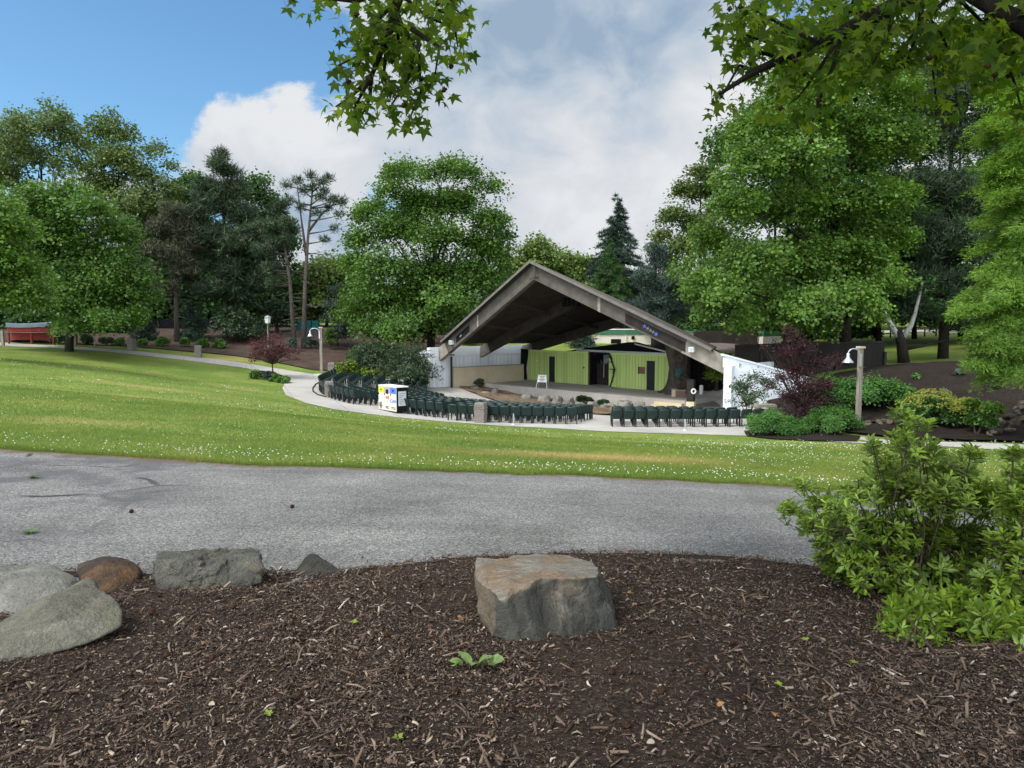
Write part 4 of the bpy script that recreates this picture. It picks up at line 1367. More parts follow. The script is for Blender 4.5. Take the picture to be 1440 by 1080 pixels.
pts_ = [(q[0] + rr.uniform(-.35, .35), q[1] - .95 + rr.uniform(-.1, .05), ZS + rr.uniform(1.1, 1.8)) for k in range(22)]
MB().tube(pts_, .035, 5).build('rope', M_TEAL, tr)
mb = MB()
for k in range(9):
    a = np.array((q[0] + rr.uniform(-.5, .3), q[1] - .9, ZS + rr.uniform(.3, .9)))
    mb.tube([a, a + np.array((rr.uniform(.4, .8), -.1, rr.uniform(.2, .8)))], .03, 5)
mb.build('driftwood', M_PTREE, tr)
for px_, D, w, h, lab in ((957, 47.6, .62, .42, 'brown wooden box at the foot of the prop tree'), (948, 47.9, .3, .46, 'pale narrow box left of the brown wooden box')):
    c = P(px_, 560, D)
    b = thing('wooden_box', lab, 'box', (c[0], c[1], ZS))
    MB().box((c[0], c[1], ZS + h / 2 + .004), (w, .4, h), -.3).build('body', M_BRICK if w > .4 else M_TAN, b, bevel=.015)
    MB().box((c[0], c[1], ZS + h + .03), (w + .04, .44, .05), -.3).build('lid', M_POST, b)
pb = thing('ramp_post', 'stout dark wooden post with a white oval beside the ramp', 'post', (*P(971, 585, 44.2)[:2], -3.4))
c = P(971, 575, 44.2)
MB().box((c[0], c[1], -2.55), (.42, .42, 1.9), -.5).build('shaft', M_DARKP, pb, bevel=.02)
MB().box((c[0] + .02, c[1], -3.25), (.5, .5, .62), -.5).build('base_block', M_TAN, pb)
MB().beam((c[0] - .1, c[1] + .1, -1.55), (c[0] + .1, c[1] + 3.0, -1.5), .14, .25).build('handrail', M_DARKP, pb)
torus(MB(), (c[0] + .1, c[1] - .27, -2.3), .13, .05, (.25, -1, 0)).build('oval_mark', M_WSIGN, pb)

# black masking wall and ramp at the right wing
rb_ = thing('masking_curtain', 'black curtain closing the right wing above the ramp', 'curtain', (*P(990, 550, 52)[:2], -3.2))
a, b = P(965, 550, 51.0)[:2], P(1019, 550, 50.0)[:2]
mb = MB(); k = 0
d = (b - a)
nn = 26
vs = []
for i in range(nn):
    q = a + d * i / (nn - 1)
    o_ = .06 * math.sin(i * 1.9)
    vs += [(q[0], q[1] + o_, -3.1), (q[0], q[1] + o_, -.45), (q[0], q[1] + .08 + o_, -.45), (q[0], q[1] + .08 + o_, -3.1)]
fs = []
for i in range(nn - 1):
    for j in range(4):
        fs.append((i * 4 + j, i * 4 + (j + 1) % 4, i * 4 + 4 + (j + 1) % 4, i * 4 + 4 + j))
mb.add(vs, fs).build('cloth', M_BLACK, rb_)
MB().beam((a[0], a[1] - .1, -.36), (b[0], b[1] - .1, -.36), .06, .07).build('rod', M_GALV, rb_)
MB().beam((a[0], a[1] - .3, -2.84), (b[0] - .15, b[1] - .3, -2.84), .25, .2).build('sill_beam', M_POST, rb_)
rp = thing('ramp', 'brown concrete ramp rising to the black curtain', 'ramp', (11.2, 45, -3.4))
r0, r1, r2_, r3 = P(977, 583, 44.0)[:2], P(1013, 583, 43.0)[:2], P(1015, 550, 50.2)[:2], P(970, 550, 51.0)[:2]
MB().hexa([(*r0, -3.6), (*r1, -3.6), (*r2_, -3.6), (*r3, -3.6), (*r0, -3.36), (*r1, -3.36), (*r2_, -3.06), (*r3, -3.06)]).build('slab', simple('ramp_concrete', (.09, .078, .065), (.16, .14, .12), 1.2, .9, .1), rp)
MB().wall(r0, r3, -3.4, -3.2, .1, -3.1, -2.9).build('kerb', M_POST, rp)
wp = thing('white_bollard', 'short white pipe standing before the black curtain', 'bollard', (*P(986, 555, 50)[:2], -3.05))
c = P(986, 556, 49.6)
MB().tube([(c[0], c[1], -3.05), (c[0], c[1], -2.45)], .13, 10).build('pipe', M_WSIGN, wp)
MB().lathe((c[0], c[1], -2.45), [(.13, 0), (.11, .05), (.04, .08)], 10).build('cap', M_WSIGN, wp)
dp = thing('gable_panel', 'dark brown board panel under the right slope of the roof', 'wall', (*P(940, 500, 57)[:2], -1.5))
a, b = P(915, 500, 59.5)[:2], P(972, 500, 53.2)[:2]
MB().wall(a, b, -3.0, 1.0, .1, -3.0, -.3).build('boards', M_DARKP, dp)
MB().wall(a - np.array((0, .05)), b - np.array((0, .05)), .95, 1.1, .04, -.35, -.2).build('top_rail', M_GLUE, dp)
c = P(941, 484, 56)
MB().box((c[0], c[1] - .3, c[2]), (.3, .2, .5)).build('speaker_box', M_BLACK, dp)
pnl = thing('masking_wall', 'dark brown board strip between the prop tree and the black curtain', 'wall', (*P(968, 550, 50.8)[:2], -3))
a, b = P(961.5, 550, 50.6)[:2], P(968, 550, 50.2)[:2]
MB().wall(a, b, -3.0, .05, .12).build('boards', M_PTREE, pnl)
MB().wall(b, b + np.array((.06, 0)), -3.0, .05, .14).build('edge_strip', M_DARKP, pnl)

# --- A-frame notice on the stage
sg = thing('sandwich_board', 'white A-frame notice board standing on the stage edge', 'sign', (*P(764, 552, 56.0)[:2], ZS))
def aframe():
    c = np.array((*P(763, 552, 54.6)[:2], ZS))
    w, h, sp_ = .62, 1.0, .5
    ang = -.35
    ex = np.array((math.cos(ang), math.sin(ang), 0)); ey = np.array((-math.sin(ang), math.cos(ang), 0))
    def q(x, y, z): return c + ex * x + ey * y + up_ * z
    for s in (-1, 1):
        for f in (-1, 1):
            MB().tube([q(s * .42, f * sp_ * .6, 0.01), q(s * .3, f * .03, h)], .022, 6).build('leg', M_GALV, sg)
    pn = MB().hexa([q(-.36, -.23, .45), q(.36, -.23, .45), q(.36, -.2, .45), q(-.36, -.2, .45), q(-.31, -.08, .98), q(.31, -.08, .98), q(.31, -.05, .98), q(-.31, -.05, .98)]).build('board', M_WSIGN, sg)
    for k, (zz, ww) in enumerate(((.88, .42), (.77, .3), (.66, .46), (.56, .24))):
        yy = -.23 + (zz - .45) * .283 - .012
        MB().hexa([q(-ww / 2, yy, zz - .025), q(ww / 2, yy, zz - .025), q(ww / 2, yy + .006, zz - .025), q(-ww / 2, yy + .006, zz - .025), q(-ww / 2, yy + .014, zz + .025), q(ww / 2, yy + .014, zz + .025), q(ww / 2, yy + .02, zz + .025), q(-ww / 2, yy + .02, zz + .025)]).build('printed_line', M_LINE, pn)
M_LINE = simple('faded_red_print', (.2, .1, .11), (.32, .18, .18), 4, .6, .2)
aframe()

# ------------------------------------------------------------------- chairs
def chair_proto():
    t = thing('theatre_chair', 'x', 'chair')
    # backrest: curved moulded shell, top corners rounded
    W, n, mz = .525, 9, 7
    vs, fs = [], []
    for side in (0, 1):
        for j in range(mz):
            v = j / (mz - 1)
            z = .36 + v * .47
            w = W * (1 - .10 * max(0, v - .8) / .2)
            for i in range(n):
                u = i / (n - 1) * 2 - 1
                y = -.17 - .13 * v + .06 * u * u + (.035 if side else 0)
                zz = z - (.035 * u ** 6 if j == mz - 1 else 0)
                vs.append((u * w / 2, y, zz))
    m = n * mz
    for j in range(mz - 1):
        for i in range(n - 1):
            k = j * n + i
            fs.append((k, k + 1, k + n + 1, k + n)); fs.append((m + k, m + k + n, m + k + n + 1, m + k + 1))
    for i in range(n - 1):
        k = (mz - 1) * n + i
        fs.append((k, k + 1, m + k + 1, m + k)); fs.append((i + 1, i, m + i, m + i + 1))
    for j in range(mz - 1):
        k = j * n; fs.append((k, k + n, m + k + n, m + k)); k = j * n + n - 1
        fs.append((k + n, k, m + k, m + k + n))
    MB().add(vs, fs).build('backrest', M_CHAIR, t, smooth=True)
    # seat pan
    s = MB()
    vs, fs = [], []
    for side in (0, 1):
        for j in range(5):
            for i in range(7):
                u = i / 6 * 2 - 1; v = j / 4
                vs.append((u * .235, -.16 + v * .42, .40 + .035 * u * u + .02 * v - .04 * (v ** 4) - (.04 if not side else 0)))
    for j in range(4):
        for i in range(6):
            k = j * 7 + i
            fs.append((k, k + 7, k + 8, k + 1)); fs.append((35 + k, 35 + k + 1, 35 + k + 8, 35 + k + 7))
    for i in range(6):
        fs.append((i, i + 1, 36 + i, 35 + i)); fs.append((29 + i, 28 + i, 63 + i, 64 + i))
    for j in range(4):
        fs.append((j * 7 + 7, j * 7, 35 + j * 7, 42 + j * 7)); fs.append((j * 7 + 6, j * 7 + 13, 48 + j * 7, 41 + j * 7))
    s.add(vs, fs).build('seat', M_CHAIR, t, smooth=True)
    for sx in (-1, 1):
        l = MB()
        x = sx * .235
        l.box((x, -.2, .2), (.045, .06, .4))
        l.box((x, .16, .2), (.04, .05, .4))
        l.box((x, -.02, .385), (.042, .42, .03))
        l.build('leg', M_CHAIRM, t)
    return t

PROTO = chair_proto()
PK = list(PROTO.children)
ORD = ['first', 'second', 'third', 'fourth', 'fifth', 'sixth', 'seventh', 'eighth', 'ninth', 'tenth', 'eleventh', 'twelfth', 'thirteenth', 'fourteenth', 'fifteenth', 'sixteenth', 'seventeenth', 'eighteenth', 'nineteenth', 'twentieth',
       'twenty-first', 'twenty-second', 'twenty-third', 'twenty-fourth', 'twenty-fifth', 'twenty-sixth']
NCH = [0]
def put_chair(x, y, face, label, group, dz=.03):
    if NCH[0] == 0:
        o = PROTO
    else:
        o = PROTO.copy(); COL.objects.link(o)
        for c in PK:
            k = c.copy(); COL.objects.link(k); k.parent = o
    o.location = (x, y, hz(x, y) + dz)
    o.rotation_euler = (0, 0, face + random.uniform(-.015, .015))
    tag(o, label, 'chair', group)
    NCH[0] += 1
CC = np.array((3.9, 52.5))
def arc_row(r_, f0, f1, pitch, where, row, nrows, block, from_end):
    n = max(2, int(round(R(f1 - f0) * r_ / pitch)))
    nm = 'outermost' if row == 0 else ('innermost' if row == nrows - 1 else ORD[row])
    for k in range(n):
        f = R(f1) - (k + .5) * R(f1 - f0) / n
        x, y = CC[0] - r_ * math.cos(f), CC[1] - r_ * math.sin(f)
        face = math.atan2(CC[1] - y, CC[0] - x) - math.pi / 2
        put_chair(x, y, face, f'green chair, {nm} row of {where}, {ORD[k]} from {from_end}', block)
for i in range(8):
    arc_row(17.0 - .94 * i, -7, (42 + .8 * i) if i < 6 else 40, .63, 'the curved left block', i, 8, 'chairs of the curved left block', 'its near end')
for i in range(6):
    arc_row(16.7 - .94 * i, 48.5, 64, .57, 'the block behind the recycling bins', i, 6, 'chairs of the block behind the recycling bins', 'its right end')
for i in range(7):
    arc_row(17.35 - .92 * i, 66, 87.6 + .9 * i, .56, 'the middle block', i, 7, 'chairs of the middle block', 'its right aisle')
for i, n in enumerate((13, 11, 8, 6)):
    nm = ('back', 'second', 'third', 'front')[i]
    for k in range(n):
        x = 4.95 + k * .548 + .12 * i; y = 34.3 + i * .93 - .012 * k
        put_chair(x, y, R(2.0), f'green chair, {nm} row of the straight right block, {ORD[k]} from its aisle', 'chairs of the straight right block')
print('chairs', NCH[0])

# ------------------------------------------------------------ bins and posts
def bin_(px, py, label, h=1.0, slot=False):
    q = gh(px, py)
    t = thing('litter_bin', label, 'bin', q, random.uniform(-.3, .3), 'pebbled litter bins along the path')
    w = .5
    MB().box((q[0], q[1], q[2] + .36 * h), (w, w, .72 * h), 0, 1.06).build('body', M_CANB, t, bevel=.03)
    MB().box((q[0], q[1], q[2] + .745 * h), (w * 1.12, w * 1.12, .05 * h)).build('collar', M_CANL, t, bevel=.012)
    MB().box((q[0], q[1], q[2] + .87 * h), (w * 1.02, w * 1.02, .2 * h), 0, .94).build('hood', M_CANL, t, bevel=.02)
    MB().box((q[0], q[1] - w * .5 , q[2] + .86 * h), (w * .7, .03, .12 * h)).build('flap', M_BLACK if slot else M_CANB, t)
    MB().box((q[0], q[1], q[2] + .985 * h), (w * .98, w * .98, .03 * h), 0, .9).build('lid', M_CANL if not slot else M_GALV, t, bevel=.008)
bin_(676, 594.8, 'square pebbled litter bin among the chairs of the middle block')
bin_(463.5, 559, 'square pebbled litter bin at the near bend of the path beside curved rows')
bin_(279, 502.5, 'square pebbled litter bin on the far path, nearest the red-leaved shrub')
bin_(185.5, 492.5, 'square pebbled litter bin midway along the far path')
bin_(104, 485.5, 'grey litter bin with a dark open slot, nearest the red stall', 1.05, True)
bin_(466.5, 527, 'pale litter bin half hidden behind the farthest curved chairs', .95)

def recycling():
    q0, q1 = gh(533, 577), gh(557.5, 580)
    D0, D1 = 39.6, 38.2
    a = np.array((*(P(532.5, 577, D0)[:2]), 0)); b = np.array((*(P(557.6, 580.5, D1)[:2]), 0))
    z = hz(*((a + b) / 2)[:2]) + .02
    h = 1.38
    e = (b - a) / np.linalg.norm(b - a); wd = np.linalg.norm(b - a)
    n = np.array((-e[1], e[0], 0))
    dep = .72
    t = thing('recycling_station', 'three-part recycling station with yellow, white and blue fronts', 'recycling bin', (a[0], a[1], z))
    def bx(x0, x1, y0, y1, z0, z1):
        c = [a + e * x + n * y for x, y in ((x0, y0), (x1, y0), (x1, y1), (x0, y1))]
        return MB().hexa([(p[0], p[1], z + z0) for p in c] + [(p[0], p[1], z + z1) for p in c])
    bx(0, wd, .03, dep, .03, h - .06).build('cabinet', M_BLACK, t)
    bx(-.02, wd + .02, .0, dep + .02, h - .058, h).build('top', M_WSIGN, t)
    M_Y = simple('yellow_band', (.5, .5, .03), (.6, .6, .05), 3, .5); M_B = simple('blue_band', (.06, .14, .5), (.08, .18, .6), 3, .5)
    M_P = simple('cream_front', (.62, .64, .5), (.72, .73, .6), 3, .5, bstr=.05); M_G = simple('grey_band', (.3, .27, .28), (.4, .36, .37), 3, .5)
    M_R = simple('red_print', (.5, .03, .03), (.58, .05, .05), 3, .5); M_BR = simple('brown_print', (.1, .07, .05), (.2, .15, .11), 30, .6)
    fronts = []
    for k, band in enumerate((M_Y, M_G, M_B)):
        x0 = k * wd / 3 + .02; x1 = (k + 1) * wd / 3 - .02
        d = bx(x0, x1, 0, .028, .06, h - .075).build('door', M_P, t)
        bx(x0 + .01, x1 - .01, -.012, -.001, h - .4, h - .085).build('band', band, d)
        xm = (x0 + x1) / 2
        if k == 1:
            bx(xm - .11, xm + .13, -.024, -.013, h - .43, h - .2).build('opening', M_BLACK, d)
        else:
            c = a + e * xm - n * .014 + np.array((0, 0, z + h - .24))
            MB().tube([c, c - n * .012], .055, 14).build('opening', M_BLACK, d)
        bx(x0 + .01, x0 + .07, -.022, -.001, h - .5, h - .42).build('latch', M_BLACK, d)
        fronts.append((d, x0, x1))
    def text(s, x, zz, size, mat, par, ext=.004):
        cu_ = bpy.data.curves.new('lettering', 'FONT')
        cu_.body = s; cu_.size = size; cu_.extrude = ext; cu_.align_x = 'CENTER'; cu_.offset = .006
        ob = bpy.data.objects.new('tmp_text', cu_)
        me = bpy.data.meshes.new_from_object(ob)
        bpy.data.objects.remove(ob)
        c = a + e * x - n * .007
        M_ = Matrix(((e[0], 0, -n[0], c[0]), (e[1], 0, -n[1], c[1]), (0, 1, 0, z + zz), (0, 0, 0, 1)))
        me.transform(M_)
        off = root_loc(par)
        me.transform(Matrix.Translation(-Vector(off)))
        link_mesh('lettering', me, mat, par)
    d0, d1, d2 = fronts
    text('WE', (d1[1] + d1[2]) / 2 + .02, .66, .24, M_R, d1[0])
    text('&', (d1[1] + d1[2]) / 2, .5, .13, M_BR, d1[0])
    text('REC', (d1[1] + d1[2]) / 2, .16, .19, M_BR, d1[0])
    text('CAN', (d2[1] + d2[2]) / 2, .5, .26, M_B, d2[0])
    text('YCLE', (d2[1] + d2[2]) / 2, .16, .19, M_BR, d2[0])
    # brown plant-like picture on the left door
    mb = MB()
    x0 = d0[1] + .1
    c = lambda x, zz: a + e * x - n * .002 + np.array((0, 0, z + zz))
    rr_ = random.Random(3)
    for k in range(12):
        x = x0 + rr_.uniform(0, .24); zz = rr_.uniform(.12, .32)
        mb.tube([c(x, zz - .05), c(x + rr_.uniform(-.08, .08), zz + rr_.uniform(.05, .2))], rr_.uniform(.008, .03), 5)
    mb.build('printed_picture', M_BR, d0[0])
    # side poster
    x = wd
    def side(y0, y1, z0, z1, o_):
        p = [a + e * (x + o_) + n * y0, a + e * (x + o_) + n * y1, a + e * (x + o_ + .006) + n * y1, a + e * (x + o_ + .006) + n * y0]
        return MB().hexa([(q[0], q[1], z + z0) for q in p] + [(q[0], q[1], z + z1) for q in p])
    ps = side(.12, .6, .35, 1.12, .002).build('poster', M_G2, t)
    for k in range(6):
        side(.18, .54 - .1 * (k % 3), .98 - k * .11, 1.03 - k * .11, .009).build('printed_line', M_G, ps)
M_G2 = simple('poster_grey', (.45, .47, .46), (.55, .57, .56), 3, .5, bstr=.05)
recycling()

def lamp_post(px, py, D, h, side, label, wood=.2, arm=.5, hd=.24):
    q = at(px, D)
    t = thing('lamp_post', label, 'lamp', q, 0)
    MB().box((q[0], q[1], q[2] + h / 2 - .1), (wood, wood * .8, h + .2), .25).build('post', M_POST, t, bevel=.012)
    MB().box((q[0], q[1], q[2] + h + .03), (wood * 1.5, wood * 1.3, .09), .25).build('post_cap', M_TAN, t)
    pts = [(q[0] + side * (.06 + 0), q[1] - .1, q[2] + h - .45)]
    for k in range(9):
        th = math.pi * k / 8
        pts.append((q[0] + side * (.1 + arm / 2 - arm / 2 * math.cos(th)), q[1] - .1, q[2] + h - .25 + .22 * math.sin(th)))
    MB().tube(pts, .028, 8).build('arm', M_GALV, t, smooth=True)
    c = (pts[-1][0], pts[-1][1], pts[-1][2] - .42)
    MB().lathe(c, [(hd * 1.0, 0), (hd * 1.02, .025), (hd * .9, .07), (hd * .62, .15), (hd * .38, .22), (hd * .3, .32), (hd * .3, .42), (.03, .46)], 20).build('shade', M_GALV, t, smooth=True)
    MB().lathe((c[0], c[1], c[2] - .1), [(.03, 0), (hd * .5, .03), (hd * .55, .1)], 12).build('lamp_globe', M_BLACK, t)
    MB().box((q[0] + side * .06, q[1] - .12, q[2] + h - .55), (.1, .1, .55)).build('conduit', M_GALV, t)
lamp_post(1210, 604, 33, 3.42, -1, 'wooden lamp post with galvanised barn lamp at the right path', .2)
lamp_post(451.5, 521, 57.2, 3.55, -1, 'slim wooden lamp post with barn lamp behind the curved seating', .2, .7, .2)
def lantern(px, D, h, label):
    q = at(px, D)
    t = thing('lantern_post', label, 'lamp', q)
    MB().tube([q, (q[0], q[1], q[2] + h)], .05, 8).build('pole', M_POST, t)
    MB().lathe((q[0], q[1], q[2] + h), [(.1, 0), (.22, .06), (.28, .5), (.1, .56)], 6).build('glass', M_WSIGN, t)
    MB().lathe((q[0], q[1], q[2] + h + .57), [(.33, 0), (.2, .1), (.03, .18)], 6).build('hood', M_GALV, t)
lantern(377.5, 66, 2.3, 'slim post with a glass lantern above the red-leaved shrub')

for px, py, D, h, lab in ((722, 597, 34.6, .55, 'thin white marker post before the middle block of chairs'), (965.5, 605, 32.9, .5, 'thin white marker post before the right block of chairs'), (452.5, 541, 51, .5, 'thin dark marker post at the bend by the curved rows')):
    q = at(px, D)
    t = thing('marker_post', lab, 'post', q)
    m = M_GALV if 'white' in lab else M_DARKP
    MB().tube([(q[0], q[1], q[2]), (q[0], q[1], q[2] + h)], .032, 8).build('pipe', m, t)
    MB().lathe((q[0], q[1], q[2]), [(.12, .02), (.1, .05), (.035, .07)], 10).build('base', m, t)
hs_ = MB()
pts = []
for k, (px, py) in enumerate(((452, 537), (444, 541), (440, 546), (440, 551), (447, 556), (458, 559))):
    q = gh(px, py); pts.append((q[0], q[1], q[2] + .05))
o = hs_.tube(pts, .035, 6).build('hose', M_BLACK, loc=pts[0])
tag(o, 'black hose curving over the concrete by the near litter bin', 'hose')
gb = thing('stone_bench', 'low grey slab bench behind the right end of the chairs', 'bench', at(1078, 36.5))
q = at(1078, 36.5)
MB().box((q[0], q[1], q[2] + .62), (1.0, .5, .14), .1).build('top', M_POST, gb)
MB().box((q[0] - .35, q[1], q[2] + .28), (.2, .4, .56), .1).build('leg', M_POST, gb)
MB().box((q[0] + .35, q[1], q[2] + .28), (.2, .4, .56), .1).build('leg', M_POST, gb)

# ----------------------------------------------------------- far buildings
cb = thing('cream_building', 'flat-topped cream building with green trim behind the stage', 'building', (*P(876, 480, 82)[:2], -3))
a, b = P(835, 480, 82)[:2], P(917.5, 480, 80)[:2]
zt = P(876, 464, 81)[2]
MB().wall(a, b, -5, zt - .5, 7).build('wall', M_CREAM, cb)
MB().wall(a - np.array((.12, .12)), b + np.array((.12, -.12)), zt - .5, zt, 7.3).build('trim', M_GTRIM, cb)
MB().wall(a - np.array((.16, .16)), b + np.array((.16, -.16)), zt + .003, zt + .1, 7.4).build('roof_edge', M_WSIGN, cb)
for px_, w, h_, y in ((866, 1.1, .5, 480), (897, 1.6, .12, 475)):
    c = P(px_, y, 80.8)
    MB().box((c[0], c[1] - .12, c[2]), (w, .1, h_), -.05).build('vent' if h_ > .3 else 'strip_sign', M_BLACK if h_ > .3 else M_TAN, cb)
for px_ in (890, 905):
    c = P(px_, 475, 80.6)
    MB().box((c[0], c[1] - .12, c[2]), (.3, .1, .4)).build('lamp', M_BLACK, cb)
for px_ in (842, 880, 912):
    c = P(px_, 475, 81)
    MB().tube([(c[0], c[1] - .25, -4), (c[0], c[1] - .25, zt - .5)], .05, 6).build('downpipe', M_CREAM, cb)
rbld = thing('long_building', 'long low brown roofed building behind the right wing wall', 'building', (*P(1060, 490, 60)[:2], -2))
def lb(px0, px1, D0, D1, y0, y1, t, nm, m):
    a, b = P(px0, 480, D0)[:2], P(px1, 480, D1)[:2]
    MB().wall(a, b, P(px0, y1, D0)[2], P(px0, y0, D0)[2], t, P(px1, y1, D1)[2], P(px1, y0, D1)[2]).build(nm, m, rbld)
lb(975, 1064, 62, 60, 466, 540, 8, 'wall', M_DARKP)
M_FLATR = simple('brown_flat_roof', (.13, .105, .09), (.2, .165, .145), 1, .9, .1)
a, b = P(965, 497, 58)[:2], P(1090, 498, 54)[:2]
z0 = P(1030, 487, 57)[2]
# low-pitched brown roof
c0_, c1_ = P(960, 468, 68), P(1095, 476, 66)
d0_, d1_ = P(975, 492, 57), P(1100, 497, 53)
MB().hexa([d0_ - up_ * .15, d1_ - up_ * .15, c1_ - up_ * .15, c0_ - up_ * .15, d0_, d1_, c1_, c0_]).build('roof', M_FLATR, rbld)
lb(955, 1062, 68.2, 66, 465.5, 468, .3, 'trim', M_GTRIM)
lb(1047, 1074, 61, 60, 466, 473, 4, 'trim', M_GTRIM)
lb(1048, 1073, 60.9, 59.9, 473.3, 492, 3.8, 'wall', M_CREAM)
fn = thing('board_fence', 'tall dark board fence behind the purple tree', 'fence', (*P(1140, 520, 50)[:2], -2))
fa, fb = P(1034, 520, 47.5)[:2], P(1243, 520, 49.5)[:2]
MB().wall(fa, fb, -3.2, P(1034, 487, 47.5)[2], .12, -2.2, P(1243, 482, 49.5)[2]).build('board_panel', M_BFENCE, fn)
MB().wall(fa - np.array((0, .05)), fb - np.array((0, .05)), P(1034, 487, 47.5)[2], P(1034, 487, 47.5)[2] + .12, .2, P(1243, 482, 49.5)[2], P(1243, 482, 49.5)[2] + .12).build('cap_rail', M_DARKP, fn)
for k in range(7):
    q = fa + (fb - fa) * (k / 6)
    MB().box((q[0], q[1] - .1, -1.6), (.16, .12, 3.0)).build('post', M_DARKP, fn)
tf = thing('screen_fence', 'teal windscreen fence between the pine trunks', 'fence', (*P(430, 470, 78)[:2], .6))
a, b = P(418, 470, 78)[:2], P(449, 470, 77)[:2]
M_TEALF = simple('teal_mesh', (.015, .12, .12), (.03, .18, .17), 2, .7, .2)
MB().wall(a, b, P(430, 468, 78)[2], P(430, 451, 78)[2], .06).build('screen', M_TEALF, tf)
for k in range(4):
    q = a + (b - a) * (k / 3)
    MB().tube([(q[0], q[1] - .08, .0), (q[0], q[1] - .08, P(430, 450, 78)[2])], .05, 6).build('post', M_DARKP, tf)
df = thing('dark_fence', 'black solid fence under the pines on the left', 'fence', (*P(232, 465, 84)[:2], .5))
a, b = P(150, 465, 84)[:2], P(345, 465, 84)[:2]
MB().wall(a, b, .2, P(232, 449, 84)[2], .1).build('panel', M_BLACK, df)
for k in range(9):
    q = a + (b - a) * (k / 8)
    MB().tube([(q[0], q[1] - .1, .0), (q[0], q[1] - .1, P(232, 448, 84)[2])], .06, 6).build('post', M_DARKP, df)
# red market stall far left
ks = thing('red_stall', 'red stall under a curved blue grey roof at the far left', 'stall', at(42, 66))
q = at(42, 66)
M_RED = simple('red_boards', (.17, .022, .016), (.26, .04, .03), 2, .7, .2)
M_SLATE = simple('blue_grey_roof', (.09, .13, .16), (.15, .2, .23), 2, .6, .3)
def kp(px, py, D): return P(px, py, D)
def arch_roof(D0, D1, y0, y1, xs, mat, nm, dy):
    vs = []
    for D in (D0, D1):
        for px, sag in xs:
            for s in (0, 1):
                vs.append(P(px, (y1 if s else y0) + sag + (dy if D == D1 else 0), D))
    n = len(xs)
    f = []
    idx = lambda d, i, s: d * 2 * n + i * 2 + s
    for i in range(n - 1):
        f.append((idx(0, i, 0), idx(0, i + 1, 0), idx(0, i + 1, 1), idx(0, i, 1)))
        f.append((idx(1, i, 1), idx(1, i + 1, 1), idx(1, i + 1, 0), idx(1, i, 0)))
        f.append((idx(0, i, 0), idx(1, i, 0), idx(1, i + 1, 0), idx(0, i + 1, 0)))
        f.append((idx(0, i, 1), idx(0, i + 1, 1), idx(1, i + 1, 1), idx(1, i, 1)))
    f.append((idx(0, 0, 0), idx(0, 0, 1), idx(1, 0, 1), idx(1, 0, 0)))
    f.append((idx(0, n - 1, 1), idx(0, n - 1, 0), idx(1, n - 1, 0), idx(1, n - 1, 1)))
    MB().add(vs, f).build(nm, mat, ks)
arch_roof(65, 68.5, 455.5, 460, [(8, 0), (25, .8), (42, .6), (60, -.4), (78, -2.2)], M_SLATE, 'roof', -1.5)
arch_roof(65.2, 68, 460.5, 466, [(10, 0), (28, .6), (45, .5), (62, .2), (79, .0)], M_RED, 'valance', 0)
arch_roof(66.5, 67.6, 466.2, 478, [(16, 0), (40, 0), (70, 0)], M_RED, 'counter', 0)
for px in (12, 44, 75):
    c = P(px, 470, 65.4)
    MB().tube([(c[0], c[1], hz(c[0], c[1])), (c[0], c[1], P(px, 461, 65.4)[2])], .09, 8).build('post', M_RED, ks)
rfp = thing('rope_fence', 'rope strung from a wooden post along the far left path', 'fence', at(5, 63.5))
c = at(5, 63.5)
MB().box((c[0], c[1], c[2] + .65), (.22, .22, 1.3)).build('post', M_POST, rfp)
e_ = P(132, 459.5, 64.5)
pts = [np.array((c[0], c[1], c[2] + 1.2)) * (1 - t) + e_ * t - up_ * .25 * math.sin(math.pi * t) for t in np.linspace(0, 1, 9)]
MB().tube(pts, .02, 5).build('rope', M_POST, rfp)
MB().tube([(e_[0], e_[1], hz(e_[0], e_[1])), e_ + up_ * .1], .05, 6).build('stake', M_POST, rfp)
# road and rail beyond the right bank
rd = [tuple(P(960, 470, 96)[:2]), tuple(P(1500, 470, 84)[:2]), tuple(P(1500, 470, 90)[:2]), tuple(P(960, 470, 102)[:2])]
sheet('park_road', rd, 1.5, .06, M_CONC)
rl = thing('rail_fence', 'low rail fence along the road far right', 'fence', at(1300, 82))
for k in range(9):
    q = at(1235 + k * 16, 82)
    MB().box((q[0], q[1], q[2] + .5), (.12, .12, 1.1)).build('post', M_DARKP, rl)
a, b = at(1228, 82), at(1370, 82)
for hh in (.55, .95):
    MB().beam((a[0], a[1] - .08, a[2] + hh), (b[0], b[1] - .08, b[2] + hh), .05, .12).build('rail', M_POST, rl)

# ================================================================ vegetation
def perp_rand(r, n):
    v = r.normal(0, 1, (n, 3)); v /= np.linalg.norm(v, axis=1, keepdims=True)
    return v
DIAM = [(0, 0, 0), (.36, .5, .07), (0, 1, 0), (-.36, .5, .07)]
DIAMF = [(0, 1, 2, 3)]
LEAF5 = [(0, 0, 0), (.42, .3, .05), (.3, .75, 0), (0, 1.05, -.06), (-.3, .75, 0), (-.42, .3, .05)]
LEAF5F = [(0, 1, 2, 3), (0, 3, 4, 5)]
NEED = [(-.5, 0, 0), (.5, 0, 0), (.1, 1, .06)]
NEEDF = [(0, 1, 2)]
LC = {}
def LM(key, cols, **k):
    if key not in LC: LC[key] = leafmat(key, [(c[0] * 1.12, c[1] * .96, c[2] * 1.0) for c in cols], **k)
    return LC[key]
G_MAPLE = LM('maple_leaf', [(0.039, 0.105, 0.017), (0.070, 0.168, 0.028), (0.119, 0.238, 0.042)])
G_BRIGHT = LM('bright_leaf', [(0.046, 0.115, 0.016), (0.080, 0.184, 0.025), (0.138, 0.264, 0.040)], clump=.45)
